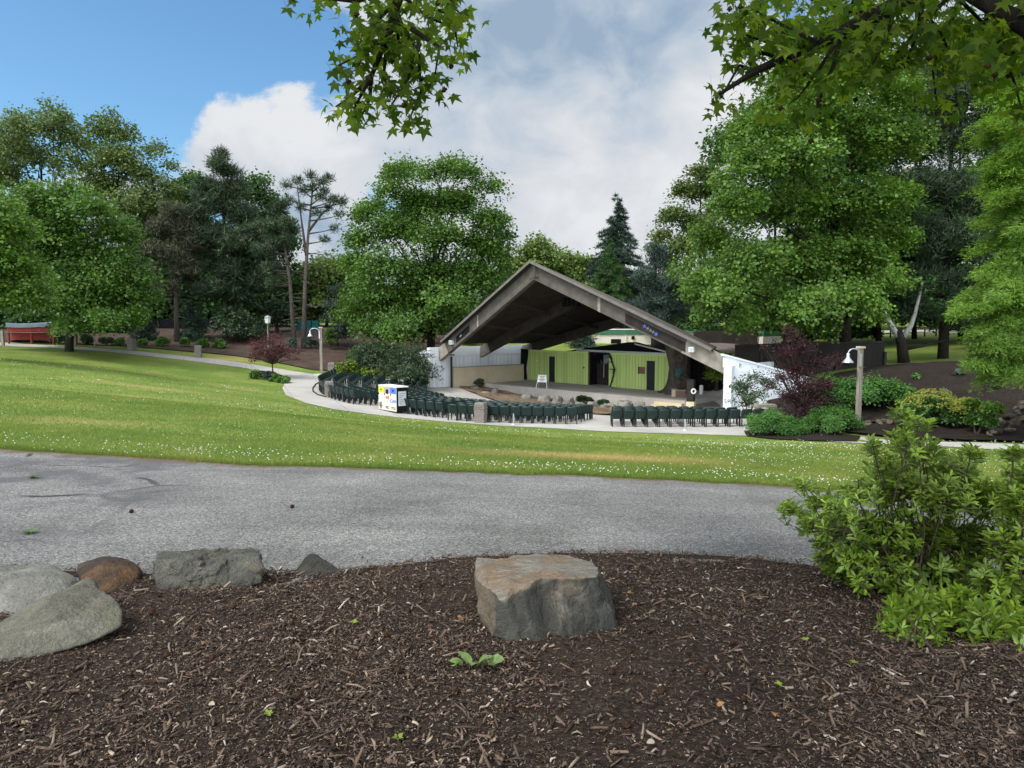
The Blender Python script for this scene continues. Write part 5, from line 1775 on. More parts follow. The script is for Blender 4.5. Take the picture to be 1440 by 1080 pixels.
G_DEEP = LM('deep_leaf', [(0.022, 0.070, 0.020), (0.042, 0.112, 0.028), (0.070, 0.161, 0.039)])
G_OAK = LM('oak_leaf', [(.055, .105, .03), (.085, .15, .04), (.13, .2, .055)])
G_PINE = LM('pine_needle', [(.026, .056, .028), (.042, .08, .04), (.064, .105, .054)], trans=.1, gloss=.2, dark=.65)
G_PINEB = LM('brown_pine_needle', [(.04, .056, .034), (.062, .078, .046), (.09, .098, .06)], trans=.1, gloss=.2)
G_SPRUCE = LM('spruce_needle', [(0.020, 0.045, 0.031), (0.031, 0.067, 0.045), (0.053, 0.098, 0.064)], trans=.08, gloss=.2)
G_BLUESP = LM('blue_pine_needle', [(0.036, 0.070, 0.059), (0.056, 0.101, 0.084), (0.084, 0.140, 0.112)], trans=.1, gloss=.2)
G_FEATH = LM('feathery_leaf', [(0.070, 0.161, 0.022), (0.119, 0.252, 0.036), (0.182, 0.350, 0.056)], trans=.45)
G_FAR = LM('far_leaf', [(0.070, 0.140, 0.031), (0.119, 0.210, 0.049), (0.182, 0.280, 0.070)], clump=.25)
G_SHRUB = LM('shrub_leaf', [(0.049, 0.133, 0.028), (0.084, 0.196, 0.042), (0.140, 0.280, 0.063)], clump=2.0)
G_YSHRUB = LM('yellow_green_leaf', [(.085, .16, .022), (.13, .22, .032), (.19, .28, .05)], clump=2.0)
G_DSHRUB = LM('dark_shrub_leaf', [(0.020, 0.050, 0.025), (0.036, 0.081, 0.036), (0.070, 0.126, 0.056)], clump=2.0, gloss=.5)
G_PURP = LM('purple_leaf', [(.022, .009, .014), (.045, .017, .026), (.085, .034, .048)], clump=1.5)
G_REDL = LM('red_leaf', [(.045, .016, .02), (.085, .028, .033), (.14, .05, .055)], clump=1.5)
G_GCOVER = LM('ground_cover_leaf', [(0.042, 0.140, 0.031), (0.070, 0.203, 0.042), (0.112, 0.266, 0.056)], clump=2.2)
G_GUM = LM('sweetgum_leaf', [(.045, .11, .011), (.095, .19, .017), (.19, .29, .032)], trans=.68, clump=1.2, gloss=.2, rough=.5)
G_BUSH = LM('azalea_leaf', [(.09, .18, .022), (.14, .25, .03), (.2, .33, .045)], trans=.3, clump=2.5, gloss=.6, rough=.35)
G_BUSHT = LM('young_azalea_leaf', [(.14, .27, .028), (.2, .34, .036), (.27, .42, .055)], trans=.35, clump=2.5, gloss=.55, rough=.35)
M_BARK = simple('grey_bark', (.035, .03, .025), (.085, .075, .064), 5, .95, .05, sc=(3, 3, .5), bstr=.9, bdist=.05)
M_BARKP = simple('pine_bark', (.085, .07, .06), (.17, .145, .13), 5, .95, .05, sc=(3, 3, .5), bstr=.9, bdist=.05)
M_BARKW = simple('pale_bark', (.26, .25, .23), (.42, .41, .38), 3, .9, .05, sc=(3, 3, .6))
M_BARKD = simple('dark_bark', (.018, .015, .013), (.045, .038, .032), 5, .95, .05, sc=(3, 3, .5), bstr=.9, bdist=.05)
M_TWIG = simple('twig', (.04, .03, .022), (.09, .07, .05), 12, .9, .1)

def leaf_cloud(name, C, rc, n, leaf, mat, parent, seed, up=.55, droop=.3, flat=.45, tmpl=LEAF5, fcs=LEAF5F, aspect=1.0, center=None, jit=.65):
    """leaves gathered in flattened sprays round every clump centre C (world); rc clump radius"""
    r = np.random.default_rng(seed)
    m = len(C)
    rc = np.broadcast_to(np.asarray(rc, float), (m,))
    idx = np.repeat(np.arange(m), n)
    k = len(idx)
    th = r.uniform(0, 2 * np.pi, k); rad = np.sqrt(r.uniform(0, 1, k))
    R_ = rc[idx] * r.uniform(.55, 1.5, m)[idx]
    off = np.stack([np.cos(th) * rad, np.sin(th) * rad, -droop * rad ** 2 + r.normal(0, flat * .75, k)], 1) * R_[:, None]
    ctr = np.mean(C, 0) if center is None else np.asarray(center)
    o = C - ctr
    o /= np.linalg.norm(o, axis=1, keepdims=True) + 1e-6
    tilt = o[idx] * .6
    p = C[idx] + off
    # tip the sprays outwards
    p[:, 2] -= (off[:, 0] * o[idx, 0] + off[:, 1] * o[idx, 1]) * .35
    nr = np.stack([np.zeros(k), np.zeros(k), np.full(k, up)], 1) + tilt + r.normal(0, jit, (k, 3))
    d = np.stack([np.cos(th), np.sin(th), r.uniform(-.6, .15, k)], 1) + r.normal(0, .3, (k, 3))
    sz = leaf * r.uniform(.55, 1.45, k)
    off0 = root_loc(parent)
    me = cards(name, p - off0, nr, d, np.stack([sz * aspect, sz, sz], 1), tmpl, fcs)
    return link_mesh(name, me, mat, parent)

def needle_cloud(name, C, rc, n, ln, wd, mat, parent, seed, up=.6, flat=.5):
    r = np.random.default_rng(seed)
    m = len(C)
    rc = np.broadcast_to(np.asarray(rc, float), (m,))
    idx = np.repeat(np.arange(m), n)
    k = len(idx)
    v = perp_rand(r, k) * (r.uniform(0, 1, k) ** .5)[:, None]
    v[:, 2] *= flat
    p = C[idx] + v * rc[idx][:, None]
    d = v + np.array((0, 0, up)) + r.normal(0, .45, (k, 3))
    nr = perp_rand(r, k)
    sz = r.uniform(.6, 1.3, k)
    me = cards(name, p - root_loc(parent), nr, d, np.stack([wd * sz, ln * sz, ln * sz], 1), NEED, NEEDF)
    return link_mesh(name, me, mat, parent)

def lobes_world(lobes, D, seed, depth=1.0, back=True):
    """image-plane outline of a crown turned into round lobes spread through its real depth"""
    r = np.random.default_rng(seed)
    l = np.array([(q[0], q[1], q[2]) for q in lobes], float)
    cx = (l[:, 0].min() + l[:, 0].max()) / 2
    half = max((l[:, 0] + l[:, 2]).max() - cx, 20) * D / F
    out = []
    for px, py, rp in l:
        rad = rp * D / F
        t = abs(px - cx) * D / F / half
        dep = max(half * math.sqrt(max(0, 1 - t * t)) - rad * .6, 0) * depth
        o1 = -dep * r.uniform(.25, .95)
        p = P(px, py, D + o1)
        out.append((p[0], p[1], p[2], rad * (D + o1) / D))
        if back and r.uniform() < .75:
            o2 = dep * r.uniform(.2, .95)
            p = P(px + r.uniform(-8, 8), py + r.uniform(0, 10), D + o2)
            out.append((p[0], p[1], p[2], rad * .95))
    return np.array(out)

def clumps(lw, per_m2, seed, shell=(.55, 1.0), flat=.85, cap=4000):
    r = np.random.default_rng(seed)
    C = []
    for x, y, z, rad in lw:
        n = max(4, int(per_m2 * rad * rad))
        v = perp_rand(r, n)
        v[:, 2] = np.where(v[:, 2] < -.5, -v[:, 2] * .5, v[:, 2])
        v *= (rad * r.uniform(shell[0], shell[1], n))[:, None]
        v[:, 2] *= flat
        C.append(np.array((x, y, z)) + v)
    C = np.vstack(C)
    if len(C) > cap: C = C[r.choice(len(C), cap, False)]
    return C

def limbs(mb, trunk, lw, seed, r0, every=1):
    """trunk polyline + a curved limb reaching each lobe"""
    r = random.Random(seed)
    tr = np.array(trunk)
    n = len(tr)
    mb.tube(tr, [r0 * (1.25 if i == 0 else 1 - .75 * i / (n - 1)) for i in range(n)], 10)
    for i, (x, y, z, rad) in enumerate(lw[::every]):
        zt = min(max(tr[0][2] + (z - tr[0][2]) * r.uniform(.35, .7), tr[0][2] + .2 * (tr[-1][2] - tr[0][2])), tr[-1][2])
        t = np.interp(zt, tr[:, 2], np.arange(n))
        a = np.array([np.interp(t, np.arange(n), tr[:, k]) for k in range(3)])
        e = np.array((x, y, z))
        m = (a + e) / 2 + np.array((r.uniform(-.2, .2), r.uniform(-.2, .2), r.uniform(-.1, .35))) * np.linalg.norm(e - a) * .4
        ra = r0 * r.uniform(.22, .38)
        mb.tube([a, (a * .6 + m * .4), m, m * .4 + e * .6, e], [ra, ra * .85, ra * .6, ra * .4, ra * .18], 6)

def broadleaf(label, name, D, lobes, trunk_px, mat, leaf=.16, per=9, nleaf=16, rc=.55, seed=1, bark=None, r0=.3, depth=1.0, group=None, cat='tree', droop=.3, base_px=None, aspect=1.0, shell=(.25, 1.12), cap=4000, jit=.7, back=True):
    lw = lobes_world(lobes, D, seed, depth, back)
    b = at(trunk_px[0][0], D)
    t = thing(name, label, cat, b, 0, group)
    tr = [b - np.array((0, 0, .2))] + [P(px, py, D) for px, py in trunk_px[1:]]
    mb = MB()
    limbs(mb, tr, lw, seed, r0 * .8, 2)
    mb.build('trunk', bark or M_BARK, t, smooth=True)
    C = clumps(lw, per * 2.5, seed + 1, shell, cap=int(cap * 2))
    ctr = np.array((lw[:, 0].mean(), lw[:, 1].mean(), lw[:, 2].min()))
    leaf_cloud('crown', C, rc, int(nleaf * 1.8), leaf * .95, mat, t, seed + 2, droop=droop, center=ctr, aspect=aspect, jit=max(jit, .65))
    return t

def pine(label, name, D, lobes, trunks, mat, seed=1, per=10, n=46, ln=.42, wd=.045, rc=.55, r0=.24, bark=None, group=None, dead=10, depth=.8, flat=.45, back=True, cap=3000):
    lw = lobes_world(lobes, D, seed, depth, back)
    b = at(trunks[0][0][0], D)
    t = thing(name, label, 'tree', b, 0, group)
    r = random.Random(seed)
    mb = MB()
    for ti, trp in enumerate(trunks):
        tr = [P(px, py, D) for px, py in trp]
        if ti == 0: tr[0] = b - np.array((0, 0, .2))
        n_ = len(tr)
        k0 = r0 if ti == 0 else r0 * .55
        mb.tube(tr, [k0 * (1.15 if i == 0 else 1 - .7 * i / (n_ - 1)) for i in range(n_)], 9)
    T = np.array([P(px, py, D) if i else b for i, (px, py) in enumerate(trunks[0])])
    for x, y, z, rad in lw:
        zt = z - rad * r.uniform(.1, .8)
        zt = min(max(zt, T[0, 2] + .5), T[-1, 2])
        a = np.array([np.interp(zt, T[:, 2], T[:, k]) for k in range(3)])
        e = np.array((x, y, z))
        mb.tube([a, (a + e) / 2 + np.array((0, 0, -.1 * rad)), e], [.08, .055, .025], 5)
    for k in range(dead):
        zt = T[0, 2] + (T[-1, 2] - T[0, 2]) * r.uniform(.2, .65)
        a = np.array([np.interp(zt, T[:, 2], T[:, j]) for j in range(3)])
        th = r.uniform(0, 6.28); l_ = r.uniform(.8, 2.6)
        e = a + np.array((math.cos(th) * l_, math.sin(th) * l_, r.uniform(-.5, .3)))
        mb.tube([a, e], [.045, .012], 4)
        for q in range(2):
            s = a + (e - a) * r.uniform(.4, .9)
            mb.tube([s, s + np.array((r.uniform(-.5, .5), r.uniform(-.5, .5), r.uniform(-.3, .3)))], [.02, .008], 4)
    mb.build('trunk', bark or M_BARKP, t, smooth=True)
    C = clumps(lw, per * 2.2, seed + 1, (.2, 1.0), .85, cap=int(cap * 1.8))
    needle_cloud('crown', C, rc, int(n * 1.2), ln, wd * 1.25, mat, t, seed + 2, flat=.75)
    return t

def spruce(label, name, base, h, rad, mat, seed=1, group=None, ln=.3, wd=.05, levels=26, per=11, n=26, lean=0.0, cat='tree', bare=.04):
    t = thing(name, label, cat, base, 0, group)
    r = random.Random(seed)
    base = np.array(base, float)
    mb = MB()
    mb.tube([base - up_ * .2, base + up_ * h * .5, base + up_ * h * .99], [h * .018 + .03, h * .012 + .02, .015], 8)
    C, rcs = [], []
    for i in range(levels):
        f = bare + (1 - bare) * i / (levels - 1)
        z = h * f
        rr_ = rad * (1 - f) ** .85 * r.uniform(.8, 1.12) + .03 * rad
        for k in range(max(3, int(per * (1 - f * .6)))):
            th = r.uniform(0, 6.283)
            l_ = rr_ * r.uniform(.75, 1.1)
            d = np.array((math.cos(th), math.sin(th), 0))
            tip = base + up_ * (z - l_ * .22) + d * l_
            a = base + up_ * z
            if k % 2 == 0: mb.tube([a, tip], [.02 + .012 * l_, .008], 4, cap=False)
            m = max(1, int(l_ / .32))
            for j in range(m):
                s = (j + 1) / m
                C.append(a + (tip - a) * s + np.array((0, 0, .06 * math.sin(s * 3.1) * l_)))
                rcs.append((.16 + .1 * l_) * (1.15 - .5 * s))
    C = np.array(C)
    mb.build('trunk', M_BARKD, t)
    if len(C) > 2600:
        sel = np.random.default_rng(seed).choice(len(C), 2600, False); C = C[sel]; rcs = np.array(rcs)[sel]
    needle_cloud('crown', C, np.array(rcs), n, ln, wd, mat, t, seed + 3, up=-.05, flat=.4)
    return t

def shrub(label, px, py, D, w, h, mat, seed=1, name='shrub', cat='shrub', group=None, leaf=.09, per=None, nleaf=14, lobes=None, stems=7, rc=None, aspect=.8, twig=None, z0=0.0, jit=.6, base=None, fill=1.0, skirt=.22):
    """rounded shrub w x h pixels standing at column px, distance D"""
    W, Hh = w * D / F, h * D / F
    b = at(px, D) if base is None else np.array(base, float)
    b[2] += z0
    t = thing(name, label, cat, b, 0, group)
    r = np.random.default_rng(seed)
    nl = lobes or max(4, int(W * 3))
    lw = []
    for k in range(nl):
        th = r.uniform(0, 6.283); q = math.sqrt(r.uniform(0, 1))
        x, y = math.cos(th) * q * W * .38, math.sin(th) * q * W * .34
        top = Hh * (1 - .45 * q * q) * r.uniform(.8, 1.0)
        rad = min(W, Hh) * r.uniform(.22, .34)
        for z in ([top - rad * .8] + ([top * .5] if Hh > .5 else [])):
            lw.append((b[0] + x, b[1] + y, b[2] + max(z, rad * skirt), rad))
    lw = np.array(lw)
    mb = MB()
    rr_ = random.Random(seed)
    for k in range(min(stems, len(lw))):
        x, y, z, rad = lw[rr_.randrange(len(lw))]
        e = np.array((x, y, z))
        a = b + np.array((rr_.uniform(-.06, .06) * W, rr_.uniform(-.06, .06) * W, -.06))
        mb.tube([a, (a * .55 + e * .45) + np.array((0, 0, .06 * Hh)), e], [.008 + .012 * Hh, .006 + .008 * Hh, .005], 5)
    mb.build('stem', twig or M_TWIG, t)
    pm = 26 * fill / float(np.mean(lw[:, 3] ** 2))
    C = clumps(lw, pm, seed + 1, (.4, 1.0))
    leaf_cloud('foliage', C, rc or max(.07, .1 * min(W, Hh) + .04), nleaf, leaf * 1.15, mat, t, seed + 2, center=b, aspect=aspect, jit=jit, tmpl=DIAM if leaf < .08 else LEAF5, fcs=DIAMF if leaf < .08 else LEAF5F)
    return t

# ------------------------------------------------------------- trees, left
broadleaf('light green maple at the far left edge with low hanging boughs', 'maple_tree', 40, [(20, 325, 38), (-25, 370, 60), (28, 375, 38), (50, 410, 24), (15, 410, 32), (-35, 420, 45), (-30, 300, 50), (5, 300, 26), (58, 422, 12), (-80, 360, 60), (-90, 420, 55)],
          [(-40, 500), (-40, 430), (-35, 340)], G_BRIGHT, seed=21, per=12, leaf=.15, rc=.5)
broadleaf('rounded dense dark green tree behind the left path near the red stall', 'oak_tree', 58, [(75, 285, 36), (30, 298, 38), (122, 295, 34), (160, 325, 34), (55, 345, 50), (115, 360, 50), (172, 372, 34), (15, 365, 46), (85, 410, 48), (150, 412, 42), (192, 410, 22), (40, 412, 34), (203, 385, 16), (100, 265, 18), (45, 268, 18), (-15, 330, 40), (-20, 400, 40), (120, 435, 30), (180, 432, 20), (150, 448, 24), (195, 440, 18), (100, 455, 22), (210, 412, 14), (140, 385, 40), (40, 395, 40), (80, 325, 44)],
          [(97, 480), (100, 420), (95, 330)], G_MAPLE, seed=22, per=9, leaf=.19, rc=.72, r0=.34, cap=3600)
broadleaf('tall airy tree rising behind the rounded tree, leftmost of the skyline', 'oak_tree', 84, [(30, 178, 26), (12, 205, 32), (62, 178, 30), (90, 165, 18), (100, 195, 28), (55, 225, 40), (0, 245, 40), (100, 235, 30), (20, 160, 12), (-30, 210, 40), (75, 150, 10)],
          [(55, 480), (60, 350), (58, 220)], G_OAK, seed=23, per=2.6, leaf=.25, rc=.85, nleaf=18, r0=.36, bark=M_BARKD, cap=2600)
broadleaf('tall airy tree with a broken outline, behind the rounded tree and left of the pines', 'oak_tree', 82, [(150, 168, 18), (138, 190, 22), (168, 190, 24), (155, 225, 34), (190, 240, 28), (207, 212, 14), (222, 203, 9), (215, 262, 30), (243, 232, 9), (190, 285, 36), (230, 285, 24), (140, 260, 34), (250, 262, 10), (178, 215, 16)],
          [(165, 480), (168, 350), (166, 210)], G_OAK, seed=24, per=2.8, leaf=.25, rc=.82, nleaf=18, r0=.34, bark=M_BARKD, cap=2600)
pine('brownish thin pine with a bare lower trunk, left of the tall dense pine', 'pine_tree', 70, [(243, 300, 20), (226, 322, 20), (258, 325, 20), (214, 350, 18), (272, 345, 18), (246, 362, 22), (214, 382, 14), (262, 385, 18), (235, 405, 14)],
     [[(250, 472), (247, 400), (243, 300)]], G_PINEB, seed=31, per=8, n=40, ln=.45, wd=.06, rc=.6, dead=22, flat=.4)
pine('tall dense dark pine with a straight trunk, highest of the left pines', 'pine_tree', 72, [(312, 218, 9), (306, 235, 14), (322, 243, 16), (290, 262, 18), (332, 268, 20), (310, 285, 30), (282, 305, 22), (342, 305, 24), (300, 335, 30), (338, 345, 30), (355, 330, 18), (292, 372, 28), (338, 380, 30), (366, 365, 20), (308, 405, 24), (362, 398, 20), (275, 345, 18), (330, 415, 22), (285, 410, 18)],
     [[(318, 462), (317, 380), (313, 215)]], G_PINE, seed=32, per=9, n=46, ln=.5, wd=.06, rc=.68, r0=.3, dead=14)
broadleaf('green broadleaf tree behind the tall dense pine', 'maple_tree', 90, [(362, 258, 18), (378, 285, 22), (352, 275, 18), (386, 310, 22), (275, 255, 16), (262, 275, 16), (395, 335, 22), (365, 315, 30)],
          [(372, 480), (372, 400), (368, 280)], G_DEEP, seed=33, per=4.5, leaf=.27, rc=.9, nleaf=18, bark=M_BARKD)
pine('slender pine leaning left, left one of the pair before the teal fence', 'pine_tree', 66, [(392, 300, 14), (380, 318, 16), (402, 318, 13), (388, 345, 15), (372, 352, 12), (398, 288, 9), (376, 378, 12), (405, 335, 8), (385, 395, 10)],
     [[(415, 470), (408, 400), (398, 330), (394, 292)]], G_PINE, seed=34, per=9, n=34, ln=.42, wd=.055, rc=.5, r0=.2, dead=16)
pine('tall open pine with bare forked stems, right one of the pair before the teal fence', 'pine_tree', 66, [(404, 262, 7), (420, 256, 8), (438, 250, 8), (452, 258, 8), (463, 252, 7), (430, 270, 8), (448, 280, 8), (468, 282, 9), (483, 286, 8), (478, 303, 6), (410, 283, 8), (424, 292, 6), (470, 322, 5), (458, 338, 5), (455, 270, 7), (440, 265, 6), (462, 295, 6), (446, 300, 5)],
     [[(427, 476), (429, 400), (433, 335), (440, 262)], [(431, 360), (424, 310), (418, 262)], [(434, 325), (452, 302), (470, 285)]], G_PINE, seed=35, per=12, n=34, ln=.4, wd=.05, rc=.42, r0=.22, dead=22, back=False)
# dark understory behind the left path
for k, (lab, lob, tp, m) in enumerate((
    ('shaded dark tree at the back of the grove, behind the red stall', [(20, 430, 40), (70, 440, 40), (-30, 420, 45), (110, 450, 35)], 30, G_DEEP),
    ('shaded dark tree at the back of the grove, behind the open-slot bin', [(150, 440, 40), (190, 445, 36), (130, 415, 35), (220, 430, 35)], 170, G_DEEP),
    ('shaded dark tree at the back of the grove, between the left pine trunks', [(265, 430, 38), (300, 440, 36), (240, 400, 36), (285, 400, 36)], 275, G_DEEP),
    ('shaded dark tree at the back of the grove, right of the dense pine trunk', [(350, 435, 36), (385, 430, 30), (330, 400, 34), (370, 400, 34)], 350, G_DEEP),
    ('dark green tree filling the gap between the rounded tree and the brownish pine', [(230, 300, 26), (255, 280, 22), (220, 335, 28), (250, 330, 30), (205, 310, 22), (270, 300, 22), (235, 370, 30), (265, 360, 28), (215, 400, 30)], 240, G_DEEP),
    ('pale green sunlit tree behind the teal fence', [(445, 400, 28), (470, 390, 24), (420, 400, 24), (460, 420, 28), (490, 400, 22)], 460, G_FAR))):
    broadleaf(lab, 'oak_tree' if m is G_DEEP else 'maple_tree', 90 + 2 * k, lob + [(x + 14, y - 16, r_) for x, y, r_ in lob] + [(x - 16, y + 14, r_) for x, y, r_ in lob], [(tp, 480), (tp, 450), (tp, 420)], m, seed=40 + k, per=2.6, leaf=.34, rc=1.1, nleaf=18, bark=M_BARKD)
# ----------------------------------------------------------- trees, centre
broadleaf('big full maple left of the pavilion with boughs down to the seating', 'maple_tree', 64, [(625, 235, 22), (598, 245, 20), (652, 240, 22), (688, 262, 22), (560, 240, 20), (545, 268, 24), (590, 285, 36), (640, 285, 38), (692, 308, 27), (516, 298, 20), (558, 325, 42), (622, 338, 48), (680, 348, 36), (508, 335, 22), (498, 370, 22), (540, 378, 44), (602, 388, 48), (662, 388, 40), (700, 360, 16), (520, 415, 36), (570, 428, 42), (628, 425, 34), (500, 438, 24), (525, 460, 28), (560, 465, 32), (600, 450, 28), (706, 328, 12), (575, 232, 12), (640, 225, 10), (530, 288, 14), (712, 375, 10)],
          [(606, 505), (606, 440), (612, 340), (618, 260)], G_MAPLE, seed=50, per=7.5, leaf=.2, rc=.75, nleaf=17, r0=.42, bark=M_BARKD, cap=5200)
broadleaf('soft grey green small tree between the slim lamp post and the big maple', 'young_tree', 68, [(474, 425, 16), (468, 448, 18), (484, 455, 18), (476, 470, 16), (470, 405, 10)], [(475, 490), (475, 460), (474, 425)], G_BLUESP, seed=51, per=14, leaf=.14, rc=.4, r0=.08, aspect=.5)
for k, (lab, lob, tp, D, m) in enumerate((
    ('pale yellow green tree on the skyline above the pavilion roof', [(745, 352, 18), (760, 345, 14), (772, 362, 22), (722, 372, 22), (750, 375, 24), (735, 385, 24), (756, 335, 8)], 750, 112, G_FAR),
    ('green tree on the skyline left of the tall spruce', [(800, 372, 22), (822, 372, 20), (785, 380, 20), (812, 392, 24), (838, 385, 16), (790, 362, 10)], 806, 116, G_FAR),
    ('far green tree behind the cream building', [(850, 420, 30), (880, 430, 30), (820, 425, 26), (905, 425, 26)], 865, 118, G_DEEP),
    ('far tree behind the left foot of the pavilion roof', [(640, 430, 34), (680, 425, 34), (720, 420, 30), (700, 400, 30)], 680, 110, G_DEEP))):
    broadleaf(lab, 'maple_tree', D, lob, [(tp, 470), (tp, 430), (tp, 380)], m, seed=60 + k, per=2.8, leaf=.36, rc=1.1, nleaf=18)
spruce('tall dark spruce standing highest behind the pavilion roof', 'spruce_tree', at(866, 104), P(866, 274, 104)[2] - at(866, 104)[2], 7.2, G_SPRUCE, seed=70, ln=.5, wd=.1, levels=32, per=12, n=30)
spruce('shorter green spruce in front of the tall spruce', 'spruce_tree', at(856, 97), P(856, 338, 97)[2] - at(856, 97)[2], 5.0, G_DEEP, seed=71, ln=.4, wd=.09, levels=26, per=11, n=28)
spruce('young spruce on the slope seen under the pavilion roof', 'spruce_tree', at(818, 79), 3.4, 1.9, G_BLUESP, seed=72, levels=16, per=9, n=24, ln=.35, wd=.08)
pine('blue green pine between the tall spruce and the big right maple', 'pine_tree', 78, [(918, 352, 12), (925, 372, 18), (908, 392, 20), (940, 398, 20), (922, 420, 24), (900, 432, 18), (945, 432, 20), (925, 452, 22), (958, 412, 12)], [[(924, 478), (924, 420), (920, 350)]], G_BLUESP, seed=73, per=10, n=40, ln=.42, wd=.06, rc=.6, dead=8)
# ------------------------------------------------------------ trees, right
broadleaf('tall grey green tree at the left shoulder of the big right maple', 'oak_tree', 82, [(985, 240, 18), (965, 268, 20), (945, 300, 18), (928, 330, 14), (1000, 270, 28), (978, 315, 28), (955, 345, 22), (918, 348, 10), (1010, 225, 14), (935, 365, 14)], [(985, 480), (985, 380), (985, 260)], G_OAK, seed=80, per=5, leaf=.25, rc=.8, nleaf=17)
broadleaf('huge maple filling the right of the picture, boughs low over the purple tree', 'maple_tree', 50, [(1090, 178, 42), (1150, 150, 48), (1058, 225, 40), (1120, 228, 55), (1200, 180, 55), (1258, 200, 50), (1030, 285, 36), (1090, 300, 55), (1160, 290, 58), (1230, 280, 52), (1000, 335, 34), (1055, 368, 50), (1130, 368, 55), (1200, 360, 52), (1252, 335, 36), (985, 392, 26), (1022, 415, 34), (1080, 425, 42), (1140, 428, 42), (1200, 418, 40), (1250, 395, 28), (1002, 435, 18), (1048, 450, 22), (1105, 450, 26), (1158, 456, 20), (1226, 440, 20), (1210, 100, 45), (1120, 108, 42), (1262, 130, 36), (1050, 180, 26), (965, 370, 14), (972, 415, 12), (1020, 250, 16), (1240, 365, 24)],
          [(1188, 505), (1190, 440), (1196, 300), (1205, 150)], G_BRIGHT, seed=81, per=10, leaf=.18, rc=.62, nleaf=18, r0=.48, bark=M_BARKD, cap=6500, droop=.4)
pine('dark heavy pine right of the huge maple, trunk on the bank', 'pine_tree', 54, [(1340, 145, 42), (1300, 195, 42), (1368, 205, 44), (1318, 265, 46), (1368, 285, 44), (1290, 325, 36), (1340, 345, 48), (1388, 345, 36), (1308, 398, 34), (1358, 405, 38), (1290, 435, 22), (1340, 445, 28), (1380, 455, 22), (1270, 260, 30), (1265, 410, 22), (1330, 90, 40)],
     [[(1326, 512), (1330, 420), (1336, 300), (1340, 120)]], G_PINE, seed=82, per=8, n=46, ln=.42, wd=.05, rc=.65, r0=.34, bark=M_BARKD, dead=26, cap=3600)
for k, (lab, lob, tp, D, m) in enumerate((
    ('dark broad tree closing the wood behind the huge maple', [(1060, 200, 60), (1120, 150, 60), (1060, 290, 60), (1130, 260, 60), (1040, 380, 55), (1100, 380, 55), (1160, 340, 60), (1030, 440, 40), (1090, 440, 40)], 1090, 70, G_DEEP),
    ('dark broad tree between the huge maple and the heavy pine', [(1230, 110, 60), (1200, 60, 50), (1260, 200, 60), (1200, 240, 60), (1240, 320, 60), (1290, 280, 50), (1200, 410, 50), (1260, 420, 45), (1300, 420, 45), (1310, 340, 45), (1330, 430, 40)], 1235, 72, G_DEEP),
    ('dark broad tree behind the feathery conifer', [(1400, 90, 55), (1460, 60, 55), (1390, 260, 55), (1440, 330, 55), (1390, 400, 50), (1450, 440, 45), (1350, 310, 50), (1370, 440, 36)], 1400, 66, G_DEEP))):
    broadleaf(lab, 'oak_tree', D, lob, [(tp, 480), (tp, 400), (tp, 200)], m, seed=190 + k, per=4.6, leaf=.28, rc=.95, nleaf=18, bark=M_BARKD, cap=2600)
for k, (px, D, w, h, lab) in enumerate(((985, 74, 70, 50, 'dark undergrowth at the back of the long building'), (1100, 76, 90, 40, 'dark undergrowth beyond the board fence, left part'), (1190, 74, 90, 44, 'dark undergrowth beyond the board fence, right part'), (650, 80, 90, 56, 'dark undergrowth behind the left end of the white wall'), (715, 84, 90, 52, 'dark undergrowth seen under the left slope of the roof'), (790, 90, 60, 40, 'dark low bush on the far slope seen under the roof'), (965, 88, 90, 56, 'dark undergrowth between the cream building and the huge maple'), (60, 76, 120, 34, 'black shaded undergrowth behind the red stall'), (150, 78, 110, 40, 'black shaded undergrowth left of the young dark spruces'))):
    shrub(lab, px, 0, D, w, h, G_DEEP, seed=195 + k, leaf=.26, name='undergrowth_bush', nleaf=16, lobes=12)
# multi-stemmed tree with pale limbs
def pale_tree():
    D = 52
    b = at(1272, D)
    t = thing('multi_stem_tree', 'low forking tree with two pale upper limbs on the right bank', 'tree', b)
    q = lambda px, py, o=0: P(px, py, D + o)
    MB().tube([b - up_ * .2, q(1268, 482), q(1262, 465)], [.42, .34, .28], 9).build('trunk', M_BARKD, t, smooth=True)
    MB().tube([q(1266, 478), q(1256, 462), q(1246, 445), q(1238, 428)], [.24, .2, .16, .1], 8).build('limb', M_BARKW, t, smooth=True, label='pale left limb')
    MB().tube([q(1270, 474), q(1281, 458), q(1287, 440), q(1292, 420), q(1298, 395)], [.24, .17, .13, .11, .07], 8).build('limb', M_BARKW, t, smooth=True, label='pale right limb')
    MB().tube([q(1275, 490), q(1300, 486), q(1330, 478)], [.16, .1, .05], 6).build('limb', M_BARKD, t, smooth=True)
    lw = lobes_world([(1240, 415, 20), (1295, 398, 22), (1265, 405, 20), (1310, 425, 16)], D, 5)
    leaf_cloud('crown', clumps(lw, 9, 6), .55, 14, .17, G_DEEP, t, 7)
pale_tree()
